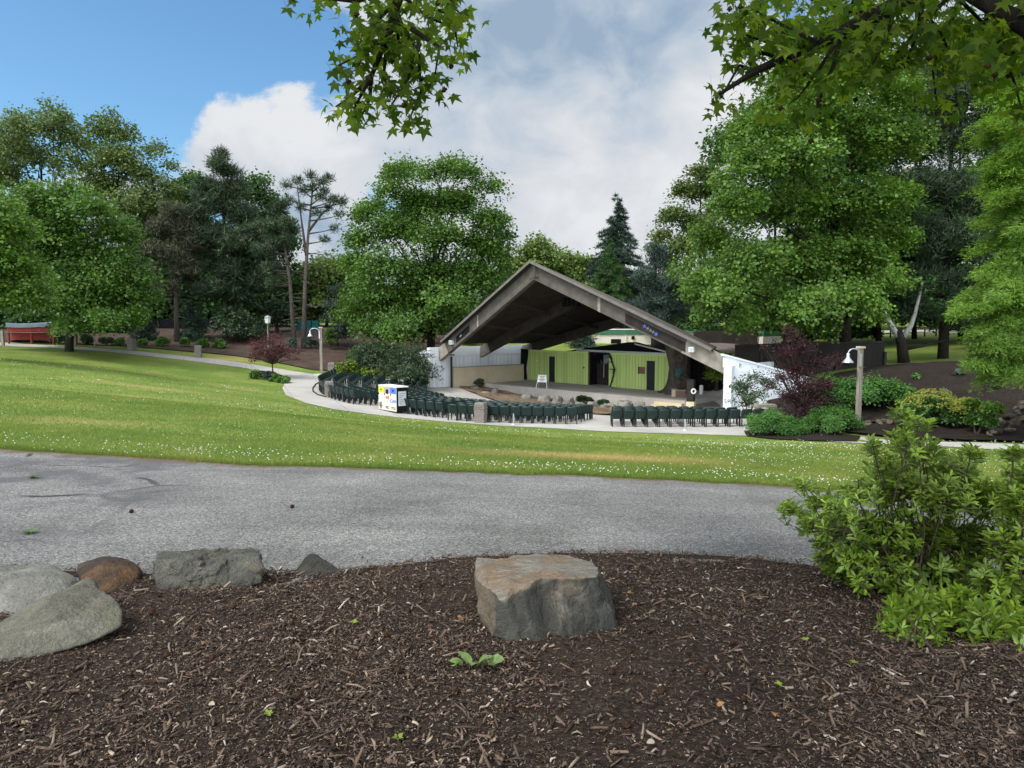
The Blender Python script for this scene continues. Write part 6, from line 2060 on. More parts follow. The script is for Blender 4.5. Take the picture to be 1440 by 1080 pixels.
def feathery():
    D = 27
    b = at(1482, D)
    t = thing('larch_tree', 'bright green feathery conifer at the right edge with layered boughs', 'tree', b)
    mb = MB()
    tr = np.array([b - up_ * .2, P(1444, 420, D), P(1438, 250, D), P(1436, 60, D), P(1440, -60, D)])
    mb.tube(tr, [.2, .17, .14, .1, .05], 10)
    r = np.random.default_rng(5)
    C, rcs = [], []
    def bough(px, py, w, hgt, n, dep):
        # layered bough: sprays along an arching branch
        e = P(px - w * .86, py + hgt, D - dep)
        a = np.array([np.interp(P(px, py, D)[2], tr[:, 2], tr[:, k]) for k in range(3)]); a[2] = P(px, py, D)[2]
        mb.tube([a, (a + e) / 2 + up_ * .15, e], [.05, .035, .012], 5)
        for k in range(n):
            s = r.uniform(.12, 1.05)
            C.append(a + (e - a) * s + up_ * (.25 * math.sin(s * 3.1)) + r.normal(0, 1, 3) * np.array((.16, .28, .07)) * (.6 + s * .6))
            rcs.append(.24)
    for px, py, w, hgt, n, dep in [(1436, 155, 48, 18, 60, .5), (1436, 180, 62, 20, 70, -.4), (1434, 215, 45, 22, 60, .8), (1434, 245, 52, 20, 65, .2), (1432, 290, 45, 25, 60, .6), (1432, 262, 30, 20, 40, 1.4), (1430, 330, 55, 20, 65, .1), (1430, 365, 48, 22, 55, .9), (1430, 400, 78, 18, 110, .2), (1430, 410, 60, 22, 70, 1.0), (1430, 425, 88, 8, 110, .5), (1430, 440, 62, 26, 85, .9), (1430, 470, 52, 22, 80, .2), (1430, 485, 62, 26, 90, .8), (1430, 505, 48, 24, 70, .4), (1432, 120, 40, 18, 55, .2), (1434, 80, 40, 18, 50, .6), (1430, 455, 40, 30, 60, 1.6), (1430, 380, 30, 30, 50, 1.8)]:
        bough(px, py, w, hgt, n, dep)
        bough(px, py + 4, -w * r.uniform(.6, 1.1), hgt, n // 2, dep * r.uniform(-1, 1))
        bough(px, py + 6, w * r.uniform(-.3, .3), hgt, n // 2, r.uniform(1.2, 2.2) * (1 if r.uniform() < .6 else -1))
    mb.build('trunk', M_BARKD, t, smooth=True)
    C = np.array(C); rr_ = np.array(rcs)
    leaf_cloud('crown', C, rr_ * 1.25, 84, .13, G_FEATH, t, 8, droop=.5, flat=.3, tmpl=DIAM, fcs=DIAMF, aspect=.3, center=tr[1], jit=.5)
feathery()
for k, (lab, lob, tp, D, m) in enumerate((
    ('dark background tree behind the heavy pine, high at the right', [(1310, 110, 50), (1380, 120, 50), (1350, 60, 50), (1300, 170, 50), (1400, 180, 50)], 1350, 74, G_DEEP),
    ('dark background tree beyond the right edge of the lawn bank', [(1430, 260, 60), (1400, 320, 55), (1470, 200, 60), (1480, 300, 60), (1420, 390, 45)], 1440, 72, G_DEEP),
    ('dark background tree behind the low forking tree', [(1260, 350, 45), (1310, 360, 45), (1230, 400, 38), (1290, 410, 40), (1350, 400, 36)], 1285, 78, G_DEEP),
    ('far green tree beyond the road behind the board fence', [(1010, 400, 40), (1080, 420, 40), (1140, 430, 36), (1050, 380, 40)], 1060, 104, G_DEEP),
    ('far green tree beyond the road at the right', [(1200, 430, 36), (1260, 435, 34), (1320, 440, 30), (1380, 440, 30), (1420, 450, 30), (1350, 425, 30)], 1300, 108, G_DEEP))):
    broadleaf(lab, 'oak_tree', D, lob, [(tp, 470), (tp, 430), (tp, (lob[0][1] + 20))], m, seed=90 + k, per=3.6, leaf=.34, rc=1.05, nleaf=18, bark=M_BARKD)
# far wood closing the view all round: one mass of trees nobody could count
def far_wood():
    r = np.random.default_rng(77)
    C = []
    for k in range(150):
        a = -1.0 + 2.0 * k / 149
        D = r.uniform(125, 150)
        x = math.tan(a * .86) * D
        h = r.uniform(7, 12) + 4 * (abs(a) > .45)
        z = hz(x, D)
        for j in range(30):
            v = r.normal(0, 1, 3) * np.array((3.0, 2.5, h * .28))
            C.append((x + v[0], D + v[1], z + h * .5 + v[2]))
    C = np.array(C)
    t = tag(leaf_cloud('far_wood', C, 1.3, 16, .5, G_DEEP, None, 78), kind='stuff')
far_wood()

# ---------------------------------------------------------------- shrubs
SR = 'small round shrubs along the far path'
for k, (px, py, D, w, h, lab) in enumerate(((85, 479, 66, 24, 15, 'dark low shrub between the red stall and the open-slot bin'), (122, 480, 66, 22, 15, 'dark low shrub right of the open-slot bin'), (150, 484, 66, 22, 13, 'dull green low shrub left of the middle bin of the far path'), (170, 487, 66, 14, 12, 'narrow low shrub touching the middle bin of the far path'), (203, 489, 66.5, 19, 14, 'first small bright shrub right of the middle bin of the far path'), (231, 490, 66.5, 19, 14, 'small bright shrub in front of the brownish pine trunk'), (259, 492, 66.5, 19, 14, 'small bright shrub in front of the young spruce'), (285, 494, 66.5, 18, 14, 'small bright shrub just behind the nearest bin of the far path'), (310, 496, 66.5, 20, 14, 'small bright shrub farthest right in the path row'))):
    shrub(lab, px, py, D, w, h, G_DSHRUB if k < 3 else G_SHRUB, seed=100 + k, group=SR, leaf=.12, fill=1.2, z0=.1)
spruce('young dark spruce behind the shrub row, right of the brownish pine', 'spruce_tree', at(274, 71), 4.0, 1.75, G_SPRUCE, seed=120, levels=18, per=12, n=26, ln=.28, wd=.06)
spruce('young dark spruce behind the shrub row, left of the brownish pine', 'spruce_tree', at(204, 71), 3.2, 1.5, G_SPRUCE, seed=121, levels=15, per=11, n=26, ln=.28, wd=.06)
shrub('large dull green shrub at the foot of the tall dense pine', 336, 490, 70, 66, 58, G_DSHRUB, seed=122, leaf=.16, z0=.1, fill=1.1)
shrub('dark evergreen bush left of the pine pair', 390, 480, 76, 44, 52, G_DSHRUB, seed=123, leaf=.18, z0=.1)
shrub('yellow green sapling behind the glass lantern', 372, 470, 73, 20, 34, G_SHRUB, seed=124, leaf=.15, name='sapling', z0=.1)
for k, (px, D, w, h, lab) in enumerate(((412, 64.5, 20, 22, 'thin grey green shrub on the mulch bank left of the lamp post'), (438, 66, 16, 24, 'thin grey green shrub on the mulch bank behind the lamp post'), (492, 61, 22, 26, 'light bushy shrub on the bank right of the lamp post'), (466, 66, 16, 36, 'upright bright green shrub just right of the slim lamp post'))):
    shrub(lab, px, 0, D, w, h, (G_BLUESP, G_BLUESP, G_OAK, G_SHRUB)[k], seed=130 + k, leaf=.1, fill=.5 if k < 2 else .8, z0=.1)
shrub('bright yellow green shrub behind the far ends of the curved rows', 487, 0, 56.6, 34, 28, G_YSHRUB, seed=140, leaf=.13, z0=.03)
shrub('small yellow green shrub left of the dark rhododendron', 521, 0, 57, 28, 22, G_YSHRUB, seed=141, leaf=.13, z0=.03, fill=.7)
shrub('large dark leathery rhododendron in front of the white wall end', 574, 0, 55.2, 84, 66, G_DSHRUB, seed=142, name='rhododendron', leaf=.15, nleaf=12, aspect=.5, z0=.03, fill=.9)
shrub('dark rhododendron under the big maple left of the white wall', 530, 0, 58.5, 70, 62, G_DSHRUB, seed=143, name='rhododendron', leaf=.15, nleaf=12, aspect=.5, z0=.05, fill=.9)
shrub('low dark juniper at the base of the white wall', 592, 0, 54.6, 34, 22, G_DSHRUB, seed=144, leaf=.12, z0=.03)
shrub('yellow green bush glimpsed above the left end of the white wall', 603, 0, 76, 18, 34, G_YSHRUB, seed=145, leaf=.2)
# island bed
def small_tree(label, D, lobes, stems, mat, seed, leaf, rc, per, nleaf, name, r0, bark=M_TWIG, aspect=.7):
    b = at(stems[0][0][0], D)
    t = thing(name, label, 'tree', b)
    lw = lobes_world(lobes, D, seed)
    mb = MB()
    for k, s in enumerate(stems):
        pts = [P(px, py, D + .3 * math.sin(k * 2.1 + i) * i) for i, (px, py) in enumerate(s)]
        if k == 0: pts[0] = b - up_ * .1
        mb.tube(pts, [r0 * (1 if k == 0 else .6) * (1 - .75 * i / (len(pts) - 1)) for i in range(len(pts))], 6)
    r = random.Random(seed)
    tip = P(*stems[0][-1], D)
    for x, y, z, rad in lw:
        for j in range(3):
            e = np.array((x + r.uniform(-1, 1) * rad, y + r.uniform(-1, 1) * rad, z + r.uniform(-.6, 1) * rad))
            a = P(*stems[0][min(1 + j % 2, len(stems[0]) - 1)], D)
            mb.tube([a, (a + e) / 2 + up_ * .1, e], [r0 * .4, r0 * .25, r0 * .08], 5)
    mb.build('trunk', bark, t)
    leaf_cloud('crown', clumps(lw, per * 3.6, seed + 1, (.1, 1.0)), rc, nleaf, leaf, mat, t, seed + 2, center=b, aspect=aspect, tmpl=DIAM, fcs=DIAMF)
small_tree('small red-leaved tree on the island bed in the left lawn', 54.5, [(378, 482, 16), (362, 490, 14), (395, 488, 15), (378, 497, 16), (356, 482, 9), (408, 492, 9), (400, 500, 9), (360, 500, 8), (385, 472, 9), (352, 500, 5), (412, 503, 6)], [[(383, 527), (383, 512), (381, 494)], [(383, 512), (370, 490), (358, 470)], [(383, 512), (396, 492), (402, 480)]], G_REDL, 150, .12, .26, 26, 8, 'red_leaved_tree', .07)
shrub('upright green shrub at the left end of the island bed', 362, 0, 53.2, 17, 17, G_SHRUB, seed=151, leaf=.1)
shrub('low green shrub at the right end of the island bed', 400, 0, 51.6, 22, 13, G_SHRUB, seed=152, leaf=.1)
shrub('low spreading green shrub in the middle of the island bed', 386, 0, 51.8, 22, 11, G_SHRUB, seed=153, leaf=.1)
shrub('thin wispy plant under the small red-leaved tree', 375, 0, 53, 9, 15, G_BLUESP, seed=154, leaf=.08, fill=.5, name='plant')
# right of the stage
small_tree('purple-leaved tree beside the right lamp post', 34.2, [(1112, 470, 16), (1128, 490, 22), (1105, 495, 18), (1090, 478, 7), (1120, 520, 26), (1150, 512, 20), (1172, 505, 11), (1182, 498, 6), (1098, 530, 18), (1130, 545, 28), (1160, 540, 18), (1110, 560, 22), (1145, 565, 22), (1085, 540, 10), (1125, 580, 18), (1098, 578, 10), (1108, 460, 8), (1075, 486, 5), (1165, 560, 12)], [[(1126, 607), (1127, 585), (1124, 545), (1115, 490)], [(1127, 585), (1145, 550), (1178, 502)], [(1127, 585), (1108, 555), (1090, 535)], [(1127, 580), (1138, 530), (1130, 480)], [(1124, 545), (1105, 505), (1082, 485)]], G_PURP, 160, .085, .17, 46, 9, 'purple_leaved_tree', .055)
small_tree('open multi-stemmed shrub in front of the white wing wall', 38.8, [(1045, 540, 14), (1062, 530, 13), (1035, 545, 8), (1052, 558, 13), (1078, 538, 14), (1030, 565, 6), (1090, 545, 10), (1068, 555, 10), (1098, 535, 8)], [[(1052, 588), (1050, 572), (1046, 548)], [(1052, 588), (1042, 568), (1034, 550)], [(1053, 588), (1062, 562), (1066, 535)], [(1054, 588), (1074, 566), (1082, 542)], [(1056, 588), (1058, 560), (1054, 540)]], LM('grey_green_leaf', [(.03, .065, .035), (.055, .105, .055), (.1, .16, .09)], clump=2), 161, .15, .26, 34, 9, 'wall_shrub', .045, aspect=.6)
shrub('rounded dark green shrub in front of the purple-leaved tree, by the chairs', 1082, 0, 31.2, 82, 42, G_GCOVER, seed=162, leaf=.075, nleaf=16, fill=1.7, lobes=12, aspect=.5)
shrub('small rounded shrub touching the right side of the dark green one', 1115, 0, 31.0, 40, 30, G_GCOVER, seed=163, leaf=.075, nleaf=16, fill=1.7, lobes=12, aspect=.5)
shrub('rounded green shrub with bare lower stems left of the right lamp post', 1174, 0, 31.0, 82, 46, G_GCOVER, seed=164, leaf=.075, nleaf=16, fill=1.6, lobes=12, aspect=.5, stems=24, skirt=.9)
shrub('shaded low shrub under the purple-leaved tree', 1145, 0, 32.2, 44, 26, G_DSHRUB, seed=165, leaf=.075, fill=1.2)
for k, (px, D, w, h, lab) in enumerate(((1165, 36, 70, 62, 'spreading green ground cover mound left of the lamp post'), (1215, 35.5, 80, 58, 'spreading green ground cover mound behind the lamp post'), (1255, 34.6, 60, 50, 'spreading green ground cover mound right of the lamp post'))):
    shrub(lab, px, 0, D, w, h, G_GCOVER, seed=170 + k, leaf=.1, nleaf=16, fill=1.3, name='spreading_shrub', z0=.1)
for k, (px, py, w, h) in enumerate(((1245, 545, 16, 12), (1290, 535, 14, 10), (1330, 560, 14, 14), (1275, 568, 12, 8), (1350, 530, 12, 10), (1225, 552, 14, 9), (1400, 548, 14, 12))):
    q_ = gh(px, py)
    shrub(('sparse sprig on the dark mulch bank straight above the lamp shrubs', 'sparse sprig high on the dark mulch bank below the forking tree', 'sparse sprig above the yellow green flowering shrub', 'lowest sparse sprig on the dark mulch bank', 'sparse sprig on the bank below the heavy pine', 'sparse sprig on the bank just right of the lamp post', 'sparse sprig on the bank under the feathery conifer')[k], px, 0, float(q_[1]), w, h, G_GCOVER if k % 2 else G_BLUESP, seed=240 + k, leaf=.1, name='sprig', fill=.16, z0=.08)
def hydrangea(label, px, D, w, h, seed):
    t = shrub(label, px, 0, D, w, h, G_DEEP, seed=seed, name='flowering_shrub', leaf=.13, nleaf=13, fill=1.0, z0=.1)
    b = at(px, D)
    r = np.random.default_rng(seed)
    W, Hh = w * D / F, h * D / F
    n = 120
    th = r.uniform(0, 6.283, n); q = np.sqrt(r.uniform(0, 1, n))
    C = np.stack([b[0] + np.cos(th) * q * W * .5, b[1] + np.sin(th) * q * W * .45, b[2] + .12 + Hh * (1.0 - .42 * q * q) + r.normal(0, .05, n)], 1)
    leaf_cloud('flower_heads', C, .095, 26, .055, LM('flower_head', [(.16, .24, .03), (.24, .32, .05), (.36, .42, .09)], clump=3), t, seed + 5, flat=.2, droop=.15, tmpl=DIAM, fcs=DIAMF)
hydrangea('broad shrub with flat yellow green flower heads right of the lamp post', 1313, 31, 92, 48, 180)
hydrangea('smaller shrub with yellow green heads right of the broad flowering one', 1362, 30.2, 56, 38, 181)
shrub('little tree-like shrub with a bright flat top before the stone pile', 1386, 0, 28.6, 44, 24, G_BRIGHT, seed=183, leaf=.11, z0=.95, name='layered_shrub', fill=1.0, stems=4)
shrub('loose light green plant below the bright flat top before the stone pile', 1380, 0, 28.8, 50, 40, G_SHRUB, seed=184, leaf=.1, z0=.12, fill=.5, name='plant')
shrub('yellow green bush rising above the right slope of the pavilion roof', 1010, 0, 50, 44, 62, G_YSHRUB, seed=185, leaf=.15, fill=.9)

# -------------------------------------------------- rocks by stage and bank
def small_rock(cx, cy, w, h, D, label, mat, seed, group, dep=.8, zb=None, name='garden_rock'):
    c = P(cx, cy, D); W, Hh = w * D / F, h * D / F
    zb = hz(c[0], c[1]) - .05 if zb is None else zb
    r = random.Random(seed)
    W *= 1.25; top = max(c[2] + Hh * .7, zb + .25)
    pts = []
    for k in range(7):
        th = 6.283 * k / 7 + r.uniform(-.3, .3)
        pts.append((c[0] + math.cos(th) * W * .5, c[1] + math.sin(th) * W * .5 * dep, zb + r.uniform(0, .1)))
        pts.append((c[0] + math.cos(th) * W * .38 * r.uniform(.7, 1.1), c[1] + math.sin(th) * W * .38 * dep, zb + (top - zb) * r.uniform(.75, 1.0)))
    hull_rock(name, pts, mat, label, sub=4, sharp=30, amp=.06, sc=3, ridge=.03, seed=seed, group=group, cuts=8, cut=(.8, .97))
M_GROCK = rockmat('garden_rock_grey', (.33, .31, .275), (.22, .21, .185), (.1, .095, .082), None, 3, .7)
GR = 'rocks along the stage front'
SRK = [(650, 553, 20, 11, 'round pale boulder at the left end of the stage front'), (668, 554, 15, 8, 'squat grey rock right of the round pale boulder'), (683, 556, 15, 5, 'flat pale slab rock below the low plants'), (696, 553, 8, 9, 'small upright rock with a rounded top'), (697, 560, 11, 6, 'reddish rock below the small upright one'), (740, 557, 15, 6, 'flat rock left below the notice board'), (765, 559, 17, 6, 'long flat rock right below the notice board'), (784, 562, 14, 10, 'upright pale rock right of the notice board'), (799, 565, 17, 10, 'large pale rock second right of the notice board'), (815, 569, 15, 7, 'low pale rock before the dark plants'), (834, 571, 18, 10, 'large pale boulder below the dark plants'), (849, 574, 12, 7, 'small pale rock right of the large pale boulder'), (862, 574, 10, 7, 'small dark rock left of the stage steps'), (880, 568, 24, 9, 'broad grey ledge rock under the stage edge'), (900, 570, 18, 10, 'grey ledge rock just left of the stage steps')]
for k, (px, py, w, h, lab) in enumerate(SRK):
    c_, s_ = None, None
    # stand each rock about a metre before the stage front line
    u = (px - 720) / F / .9975
    off = SF0 - SN * (1.3 if k not in (2, 4) else 2.2)
    s_ = (off[1] * u - off[0]) / (SE[0] - SE[1] * u)
    Dk = off[1] + SE[1] * s_
    small_rock(px, py, w, h, Dk, lab, M_GROCK if k != 4 else M_BRICK, 200 + k, GR)
for k, (px, w, h, lab) in enumerate(((672, 26, 11, 'low dark plants between the left stage rocks'), (822, 30, 12, 'dark low plants above the large pale boulder'), (850, 24, 9, 'dark low plants right of the large pale boulder'))):
    u = (px - 720) / F / .9975
    off = SF0 - SN * .75
    s_ = (off[1] * u - off[0]) / (SE[0] - SE[1] * u)
    shrub(lab, px, 0, off[1] + SE[1] * s_, w, h, G_DSHRUB, seed=220 + k, leaf=.1, name='low_plant', z0=.2)
M_FIELD = rockmat('brown_fieldstone', (.2, .168, .125), (.13, .108, .082), (.06, .05, .04), None, 6, .6)
# dry stone heap at the right edge
rr = random.Random(6)
STP = 'fieldstones piled at the right edge'
for k in range(44):
    px = rr.uniform(1392, 1475); f = (px - 1392) / 83
    D = rr.uniform(27.5, 31)
    c = at(px, D)
    lift_ = rr.uniform(0, .2 + .95 * f)
    sz = rr.uniform(.14, .34)
    pts = [(c[0] + rr.uniform(-1, 1) * sz, c[1] + rr.uniform(-1, 1) * sz * .8, c[2] + lift_ + rr.uniform(-.5, .8) * sz) for _ in range(12)]
    hull_rock('fieldstone', pts, M_FIELD if k % 3 else M_DRK, 'weathered brown grey fieldstone in the heap at the right edge', sub=3, sharp=10, amp=.02, sc=4, seed=300 + k, group=STP)
for k in range(16):
    px = (1206, 1212, 1218, 1226, 1231, 1238, 1245, 1252, 1259, 1224, 1240, 1256, 1266, 1272, 1132, 1142)[k]
    D = 32.4 if k < 9 else (31.9 if k < 14 else 33.2)
    c = at(px, D); sz = rr.uniform(.1, .22) if k != 8 else .34
    pts = [(c[0] + rr.uniform(-1, 1) * sz, c[1] + rr.uniform(-1, 1) * sz, c[2] + .1 + rr.uniform(-.4, .8) * sz) for _ in range(12)]
    hull_rock('edging_stone', pts, M_FIELD if k % 4 else M_DRK, 'small brown grey edging stone along the right path', sub=3, sharp=10, amp=.02, sc=4, seed=360 + k, group='edging stones of the right path')

# ---------------------------------------------- overhanging sweetgum tree
def star_leaf():
    pts = []
    lobes = [(90, 1.0), (28, .88), (152, .88), (-22, .62), (202, .62)]
    order = [(-62, .22), (-22, .62), (2, .4), (28, .9), (58, .44), (90, 1.0), (122, .44), (152, .9), (178, .4), (202, .62), (242, .22)]
    V = [(0, 0, 0)]
    for a, r_ in order:
        V.append((math.cos(R(a)) * r_ * .62, math.sin(R(a)) * r_ * .62 + .0, -.16 * r_ * r_))
    V = [(x, y + .12, z) for x, y, z in V]
    Fs = [(0, i, i + 1) for i in range(1, 11)]
    # petiole
    n = len(V)
    V += [(-.012, .1, 0), (.012, .1, 0), (.008, -.45, .12), (-.008, -.45, .12)]
    Fs.append((n, n + 1, n + 2, n + 3))
    return V, Fs
def sweetgum():
    base = np.array((4.6, -1.6, hz(4.6, -1.6)))
    t = thing('sweetgum_tree', 'sweetgum with star-shaped leaves hanging over the top of the picture', 'tree', base)
    top = base + np.array((-.3, .3, 9.5))
    MB().tube([base - up_ * .2, base + up_ * .5, base + np.array((-.05, .1, 3.4)), base + np.array((-.2, .2, 6.5)), top], [.36, .27, .24, .17, .07], 14).build('trunk', M_BARKD, t, smooth=True)
    A0 = P(1330, -60, 5.2)
    mainA = [base + np.array((-.05, .1, 3.6)), (base + A0) / 2 + up_ * 2.6, P(1330, -40, 5.3), P(1278, 0, 5.1), P(1232, 22, 5.0), P(1184, 46, 4.85), P(1120, 74, 4.7), P(1062, 100, 4.6), P(1012, 132, 4.5)]
    mainB = [base + np.array((-.05, .1, 3.2)), P(1560, 95, 3.6) , P(1460, 45, 4.4), P(1410, 18, 4.6), P(1367, -4, 4.75), P(1330, -40, 4.9), P(1280, -90, 5.2)]
    mainC = [base + np.array((-.15, .15, 5.2)), np.array((2.4, 1.5, 6.0)), np.array((.6, 3.6, 5.4)), P(568, -60, 4.9), P(560, 0, 4.8), P(545, 50, 4.75), P(522, 108, 4.7), P(498, 152, 4.65)]
    for pts, r0 in ((mainA, .1), (mainB, .09), (mainC, .06)):
        n = len(pts)
        MB().tube(pts, [r0 * (1 - .9 * i / (n - 1)) for i in range(n)], 9).build('branch', M_BARKD, t, smooth=True)
    tw = [  # image-plane courses of the drooping twigs, with their distance
        [(1232, 22), (1205, 70), (1196, 120)], [(1184, 46), (1172, 92), (1152, 140), (1142, 172)], [(1150, 60), (1108, 40), (1060, 14)], [(1120, 74), (1088, 62), (1046, 48), (1022, 18)], [(1232, 22), (1170, 10), (1110, -12)],
        [(1120, 74), (1100, 120), (1098, 152)], [(1062, 100), (1040, 92), (1012, 140)], [(1260, 8), (1244, 60), (1216, 108)], [(1300, -10), (1290, 46), (1272, 96)], [(1355, -8), (1330, 46), (1312, 100), (1318, 150)],
        [(1390, 10), (1380, 60), (1352, 100)], [(1410, 18), (1414, 72), (1428, 122), (1440, 165)], [(1340, -10), (1300, 30), (1262, 74)], [(1440, 36), (1400, 62), (1372, 120)], [(1184, 46), (1150, 100), (1120, 140)], [(1430, 30), (1460, 90), (1466, 150)],
        [(1184, 46), (1200, 0), (1180, -40)], [(1100, 82), (1062, 72), (1048, 60)], [(1232, 22), (1222, 60), (1180, 80)], [(1278, 0), (1320, 40), (1340, 84)], [(1330, -20), (1380, 30), (1400, 92)],
        [(562, -10), (600, 24), (640, 40)], [(556, 18), (588, 78), (592, 128), (574, 172)], [(545, 50), (506, 78), (476, 92)], [(522, 108), (492, 138), (472, 150)], [(562, -20), (500, 2), (446, -4), (416, -6)], [(578, 40), (618, 66), (612, 104)],
        [(560, 0), (530, 30), (508, 64)], [(568, -30), (620, -10), (650, 22)], [(545, 50), (540, 100), (545, 140)], [(590, 60), (574, 110), (548, 152)], [(522, 108), (520, 140), (510, 160)], [(600, 10), (636, 20), (644, 66)], [(560, 20), (560, 60), (580, 90)]]
    r = np.random.default_rng(14)
    mbs = (MB(), MB())
    pos_, wgt = [], []
    for k, q in enumerate(tw):
        D = (4.75 if q[0][0] < 800 else 4.85) + r.uniform(-.35, .35)
        pts = [P(px, py, D + r.uniform(-.12, .12)) for px, py in q]
        n = len(pts)
        mbs[q[0][0] < 800].tube(pts, [.014 * (1 - .8 * i / (n - 1)) + .002 for i in range(n)], 5)
        for i in range(n - 1):
            L_ = np.linalg.norm(pts[i + 1] - pts[i])
            m = max(2, int(L_ / .017))
            for j in range(m):
                f = (j + r.uniform()) / m
                if i == 0 and f < .25: continue
                pos_.append(pts[i] + (pts[i + 1] - pts[i]) * f + r.normal(0, 1, 3) * np.array((.085, .12, .07)))
        for j in range(10):
            pos_.append(pts[-1] + r.normal(0, 1, 3) * np.array((.06, .08, .05)))
    for mb in mbs: mb.build('twig', M_BARKD, t)
    # leaves filling the top of the picture
    for x0, x1, y0, y1, n in ((1040, 1480, -60, 50, 620), (1090, 1260, 30, 105, 240), (1270, 1450, 30, 95, 260), (495, 645, -50, 50, 230), (500, 600, 30, 100, 100), (1010, 1110, -20, 80, 80)):
        for k in range(n):
            pos_.append(P(r.uniform(x0, x1), r.uniform(y0, y1), r.uniform(4.3, 5.8)))
    pos_ = np.array(pos_)
    n = len(pos_)
    d = np.stack([r.normal(0, .55, n), r.normal(0, .45, n), r.normal(-.75, .4, n)], 1)
    nr = np.stack([r.normal(0, .55, n), r.normal(-.45, .5, n), r.normal(.55, .4, n)], 1)
    sz = r.uniform(.075, .13, n)
    V, Fs = star_leaf()
    me = cards('foliage', pos_ - base, nr, d, sz, V, Fs)
    link_mesh('foliage', me, G_GUM, t)
    # the rest of the crown, overhead and behind the camera
    C = []
    for x, y, z, rad in ((3.2, .5, 6.6, 2.0), (.4, 1.2, 7.2, 2.0), (-2.4, .2, 7.6, 1.9), (1.6, 3.8, 7.4, 1.8), (5.4, 2.6, 7.0, 2.0), (4.4, -2.5, 8.5, 2.4), (-1.2, 3.0, 7.6, 1.6), (6.8, -.8, 7.5, 2.0), (2.0, -2.0, 8.6, 2.2), (4.0, 4.6, 7.0, 1.6), (-3.6, 2.2, 7.8, 1.4)):
        m = int(42 * rad * rad)
        v = perp_rand(r, m) * (rad * r.uniform(.2, 1, m) ** .5)[:, None]
        v[:, 2] *= .6
        C.append(np.array((x, y, z)) + v)
    C = np.vstack(C)
    k = 9
    p = np.repeat(C, k, 0) + r.normal(0, .22, (len(C) * k, 3))
    n = len(p)
    me = cards('upper_crown', p - base, np.stack([r.normal(0, .5, n), r.normal(0, .5, n), np.ones(n)], 1), perp_rand(r, n), r.uniform(.13, .18, n), V[:12], Fs[:-1])
    link_mesh('upper_crown', me, G_GUM, t)
    mb = MB()
    for x, y, z in ((.4, 1.2, 7.2), (-2.4, .2, 7.6), (1.6, 3.8, 7.4), (5.4, 2.6, 7.0), (4.4, -2.5, 8.5), (6.8, -.8, 7.5)):
        a = base + np.array((-.1, .15, 4.6)); e = np.array((x, y, z))
        mb.tube([a, (a + e) / 2 + up_ * .5, e], [.09, .06, .02], 7)
    mb.build('limb', M_BARKD, t, smooth=True)
    # hanging seed balls
    bm_ = MB()
    ids = r.choice(len(pos_), 60, False)
    balls = []
    Vb, Fb = ico(2)
    for i in ids:
        c = pos_[i] + np.array((0, 0, -.07))
        if i > len(pos_) - 400 and r.uniform() < .3: continue
        o = bpy.data.objects.new('hanging_fruit', sb); COL.objects.link(o); o.parent = t
        o.location = Vector(c - base); o.scale = (.015, .015, .015)
sweetgum()

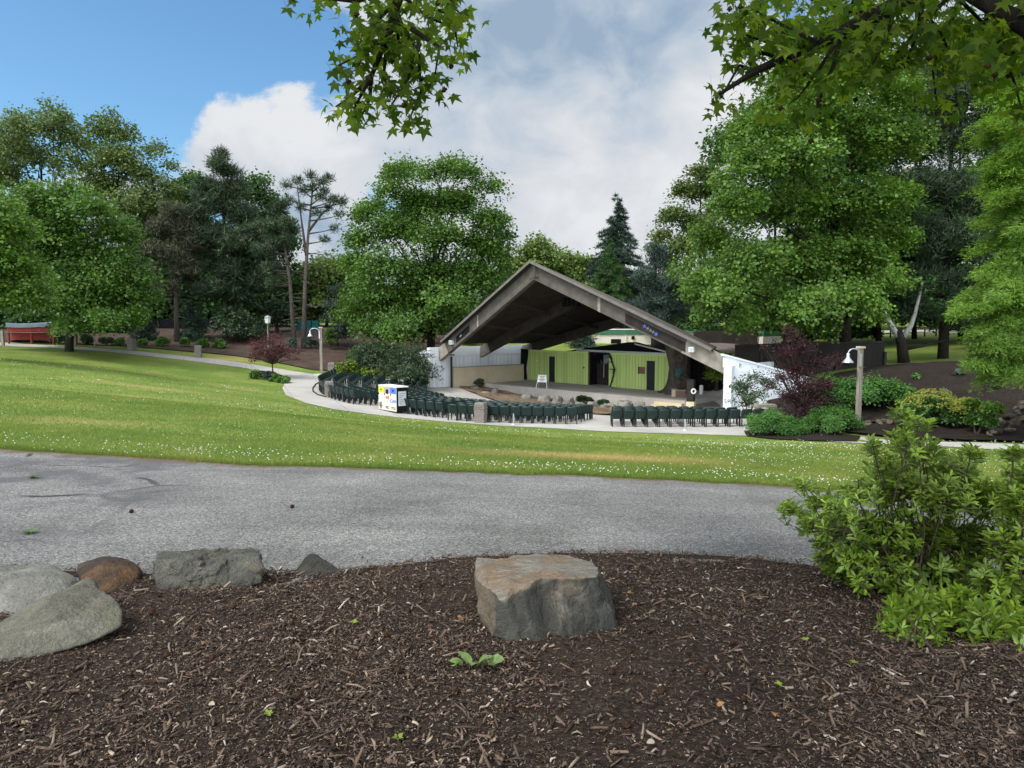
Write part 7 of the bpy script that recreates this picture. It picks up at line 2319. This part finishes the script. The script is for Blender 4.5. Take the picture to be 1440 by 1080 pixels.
# ---------------------------------------------------- foreground azalea bush
AZ = [(0, 0, 0), (-.1, .32, .02), (0, .35, -.015), (.1, .32, .02), (-.165, .68, .03), (0, .7, -.02), (.165, .68, .03), (-.08, .9, .0), (.08, .9, .0), (0, 1.0, -.05)]
AZF = [(0, 2, 1), (0, 3, 2), (1, 2, 5, 4), (2, 3, 6, 5), (4, 5, 9, 7), (5, 6, 8, 9)]
def azalea(label, D, base_px, lobes, seed, dens, mats, lsize=.085, name='azalea_bush', depth=.75, extra_tips=(), base=None):
    r = np.random.default_rng(seed)
    b = gh(*base_px) if base is None else np.array(base)
    b[2] = float(bed_z(b[0], b[1]))
    t = thing(name, label, 'bush', b)
    tips, axes = [], []
    mb = MB()
    lw = []
    l = np.array([q[:3] for q in lobes], float)
    cx = (l[:, 0].min() + l[:, 0].max()) / 2; half = max((l[:, 0].max() - l[:, 0].min()) / 2, 12) * D / F
    for px, py, rp in l:
        rad = rp * D / F
        tt = min(1, abs(px - cx) * D / F / half)
        dep = half * math.sqrt(1 - tt * tt * .8) * depth
        for sgn in (-1, 1, 0):
            c = P(px, py, D + sgn * dep * r.uniform(.25, .9))
            lw.append((c, rad))
    for c, rad in lw:
        n = max(4, int(dens * rad * rad))
        # secondary stem to the lobe
        a = b + np.array((r.uniform(-.14, .14), r.uniform(-.12, .12), -.03))
        m = a * .5 + c * .5 + np.array((0, 0, -.08)) + r.normal(0, .04, 3)
        mb.tube([a, a * .7 + m * .3 + r.normal(0, .03, 3), m + r.normal(0, .03, 3), c], [.008, .006, .005, .003], 5)
        for k in range(3):
            f_ = r.uniform(.25, .95)
            p = m * (1 - f_) + c * f_ + r.normal(0, .035, 3)
            tips.append(p); ax = r.normal(0, .5, 3) + np.array((0, -.2, .8)); axes.append(ax / np.linalg.norm(ax))
        for k in range(n):
            v = perp_rand(r, 1)[0]
            if v[2] < -.25: v[2] *= -.6
            p = c + v * rad * r.uniform(.45, 1.05)
            if p[2] < b[2] + .05: p[2] = b[2] + r.uniform(.05, .15)
            o = p - (b + np.array((0, 0, .25)))
            ax = o / np.linalg.norm(o) * .7 + np.array((0, 0, .75)) + r.normal(0, .22, 3)
            tips.append(p); axes.append(ax / np.linalg.norm(ax))
            s0 = c + r.normal(0, .02, 3)
            mb.tube([s0, (s0 + p) / 2 - up_ * .015, p], [.0035, .003, .002], 4, cap=False)
    for px, py, D2 in extra_tips:
        p = P(px, py, D2)
        tips.append(p); axes.append(np.array((0.1, -.2, .9)))
    mb.build('stem', M_TWIG, t)
    tips = np.array(tips); axes = np.array(axes)
    for gi, (mat, nm, frac, sc_) in enumerate(mats):
        sel = np.arange(len(tips))
        k = 9 if gi == 0 else 5
        ii = np.repeat(sel, k)
        n = len(ii)
        ax = axes[ii]
        q = perp_rand(r, n)
        q -= ax * (q * ax).sum(1, keepdims=True)
        q /= np.linalg.norm(q, axis=1, keepdims=True) + 1e-9
        if gi == 0:
            d = q + ax * r.uniform(.1, .8, n)[:, None]
            p = tips[ii] - ax * r.uniform(.0, .06, n)[:, None]
            sz = lsize * r.uniform(.65, 1.2, n)
        else:
            d = q * .75 + ax * r.uniform(.6, 1.3, n)[:, None]
            p = tips[ii] + ax * .006
            sz = lsize * sc_ * r.uniform(.6, 1.1, n)
        nr = ax * .9 - q * .35 + r.normal(0, .2, (n, 3))
        me = cards(nm, p - b, nr, d, np.stack([sz * .9, sz, sz], 1), AZ, AZF)
        link_mesh(nm, me, mat, t, smooth=False)
    return t
MAIN = [(1268, 585, 14), (1290, 600, 16), (1275, 630, 24), (1300, 640, 24), (1240, 660, 22), (1340, 668, 30), (1205, 700, 30), (1270, 695, 42), (1330, 705, 42), (1385, 705, 36), (1165, 712, 22), (1190, 750, 34), (1250, 755, 44), (1320, 765, 48), (1385, 770, 42), (1200, 790, 24), (1260, 805, 34), (1345, 815, 38), (1160, 765, 16), (1128, 680, 9), (1112, 716, 13), (1140, 735, 16), (1228, 630, 12), (1365, 640, 14), (1405, 690, 18), (1180, 798, 20), (1215, 822, 16), (1250, 828, 22), (1300, 840, 24), (1160, 785, 12), (1345, 848, 22), (1225, 770, 26)]
azalea('big leafy green azalea bush at the right, beside the asphalt', 4.75, (1285, 842), MAIN, 1, 760, ((G_BUSH, 'foliage', 1, 1), (G_BUSHT, 'young_foliage', 1, .8)), .068)
azalea('second azalea bush cut by the right edge of the picture', 4.1, (1440, 880), [(1425, 640, 12), (1440, 670, 22), (1425, 700, 18), (1450, 720, 40), (1420, 770, 32), (1460, 780, 50), (1410, 830, 34), (1450, 850, 46), (1500, 760, 60), (1520, 840, 60), (1390, 815, 22), (1500, 690, 40)], 2, 560, ((G_BUSH, 'foliage', 1, 1), (G_BUSHT, 'young_foliage', 1, .8)), .066)
azalea('low pale green azalea shoot standing in the mulch before the big bush', 3.9, (1272, 925), [(1262, 850, 9), (1275, 868, 11), (1262, 875, 10), (1285, 852, 12), (1305, 850, 12), (1272, 898, 8), (1320, 862, 9), (1330, 845, 12), (1352, 838, 12)], 3, 130, ((G_BUSH, 'foliage', 1, 1), (G_BUSHT, 'young_foliage', 1, .8)), .066, 'azalea_shoot', .3)
azalea('low azalea shoot spreading in the mulch near the lower right corner', 3.75, (1392, 925), [(1372, 895, 9), (1392, 888, 13), (1412, 880, 12), (1425, 892, 12), (1370, 912, 8), (1440, 880, 14)], 4, 130, ((G_BUSH, 'foliage', 1, 1), (G_BUSHT, 'young_foliage', 1, .8)), .07, 'azalea_shoot', .3)

# -------------------------------------------------------- little weeds, litter
WL = []
for i in range(7):
    v = i / 6
    w = .32 * math.sin(math.pi * (.08 + .86 * v) ** .8) * (1 if v < .99 else 0) * (1 + .12 * (i % 2))
    z = .22 * math.sin(v * 2.4) - .12 * v
    WL += [(-w, v, z + .05), (0, v, z), (w, v, z + .05)]
WLF = []
for i in range(6):
    k = i * 3
    WLF += [(k, k + 1, k + 4, k + 3), (k + 1, k + 2, k + 5, k + 4)]
def weed(label, px, py, n, size, mat, seed, name='weed', yaw0=0, z=.0, on_road=False, spread=0.0):
    q = gh(px, py)
    q[2] = q[2] + .014 if on_road else float(bed_z(q[0], q[1])) + z
    t = thing(name, label, 'weed', q)
    r = np.random.default_rng(seed)
    for k in range(n):
        th = yaw0 + 6.283 * k / n + r.uniform(-.35, .35)
        d = np.array([[math.cos(th), math.sin(th), r.uniform(.1, .9 if spread else .7)]])
        nr = np.array([[-math.cos(th) * .3, -math.sin(th) * .3, 1.0]])
        sz = np.array([size * r.uniform(.7, 1.15)])
        me = cards('leaf', np.array([[math.cos(th), math.sin(th), 0.2]]) * size * .12 + np.array([[r.normal(0, 1) * spread, r.normal(0, .6) * spread, r.uniform(0, .5) * spread]]), nr + r.normal(0, .25 if spread else .05, (1, 3)), d, sz, WL, WLF)
        link_mesh('leaf', me, mat, t, smooth=True)
G_WEED = LM('weed_leaf', [(.12, .22, .07), (.16, .28, .09), (.2, .34, .12)], trans=.3, clump=20, light=1.3, dark=.7)
weed('broad-leaved pale green weed in the mulch in front of the tan slab', 676, 952, 8, .085, G_WEED, 3, z=.01, spread=.045)
for k, (px, py) in enumerate(((378, 1014), (1131, 916), (1201, 944), (1094, 978), (498, 888), (560, 1050))):
    weed('tiny yellow green seedling sprouting from the bark mulch', px, py, 5, .026, G_BUSHT, 20 + k, 'seedling', z=.012)
    bpy.data.objects[-1 if False else 'seedling' + ('' if k == 0 else '.%03d' % k)]['group'] = 'seedlings in the mulch'
weed('small green weed in a crack of the asphalt, nearer the boulders', 43, 752, 9, .06, G_SHRUB, 41, on_road=True)
weed('small dry green weed in a crack of the asphalt, nearer the lawn', 46, 674, 8, .07, G_OAK, 42, on_road=True)
M_DEAD = simple('dead_leaf', (.2, .085, .03), (.3, .15, .055), 30, .7, .2)
M_PALE = simple('pale_dead_leaf', (.28, .22, .16), (.38, .31, .24), 30, .7, .2)
for k, (px, py, lab, m) in enumerate(((888, 845, 'orange dead leaf right of the tan slab', M_DEAD), (986, 870, 'pale tan dead leaf on the mulch right of the slab', M_PALE), (295, 1005, 'pale chip of bark low at the left of the mulch', M_PALE), (1008, 1012, 'orange dead leaf near the bottom of the mulch', M_DEAD), (643, 878, 'small orange dead leaf left of the tan slab', M_DEAD), (1085, 1023, 'small orange dead leaf low at the right of the mulch', M_DEAD), (920, 1065, 'pale dead leaf at the bottom edge of the mulch', M_PALE))):
    q = gh(px, py); q[2] = float(bed_z(q[0], q[1])) + .02
    r = np.random.default_rng(k)
    me = cards('fallen_leaf', np.zeros((1, 3)), np.array([[r.uniform(-.4, .4), r.uniform(-.6, 0), 1]]), np.array([[r.uniform(-1, 1), r.uniform(-.5, .5), .1]]), np.array([.034]), WL, WLF)
    tag(link_mesh('fallen_leaf', me, m, None, True, q), lab, 'leaf')
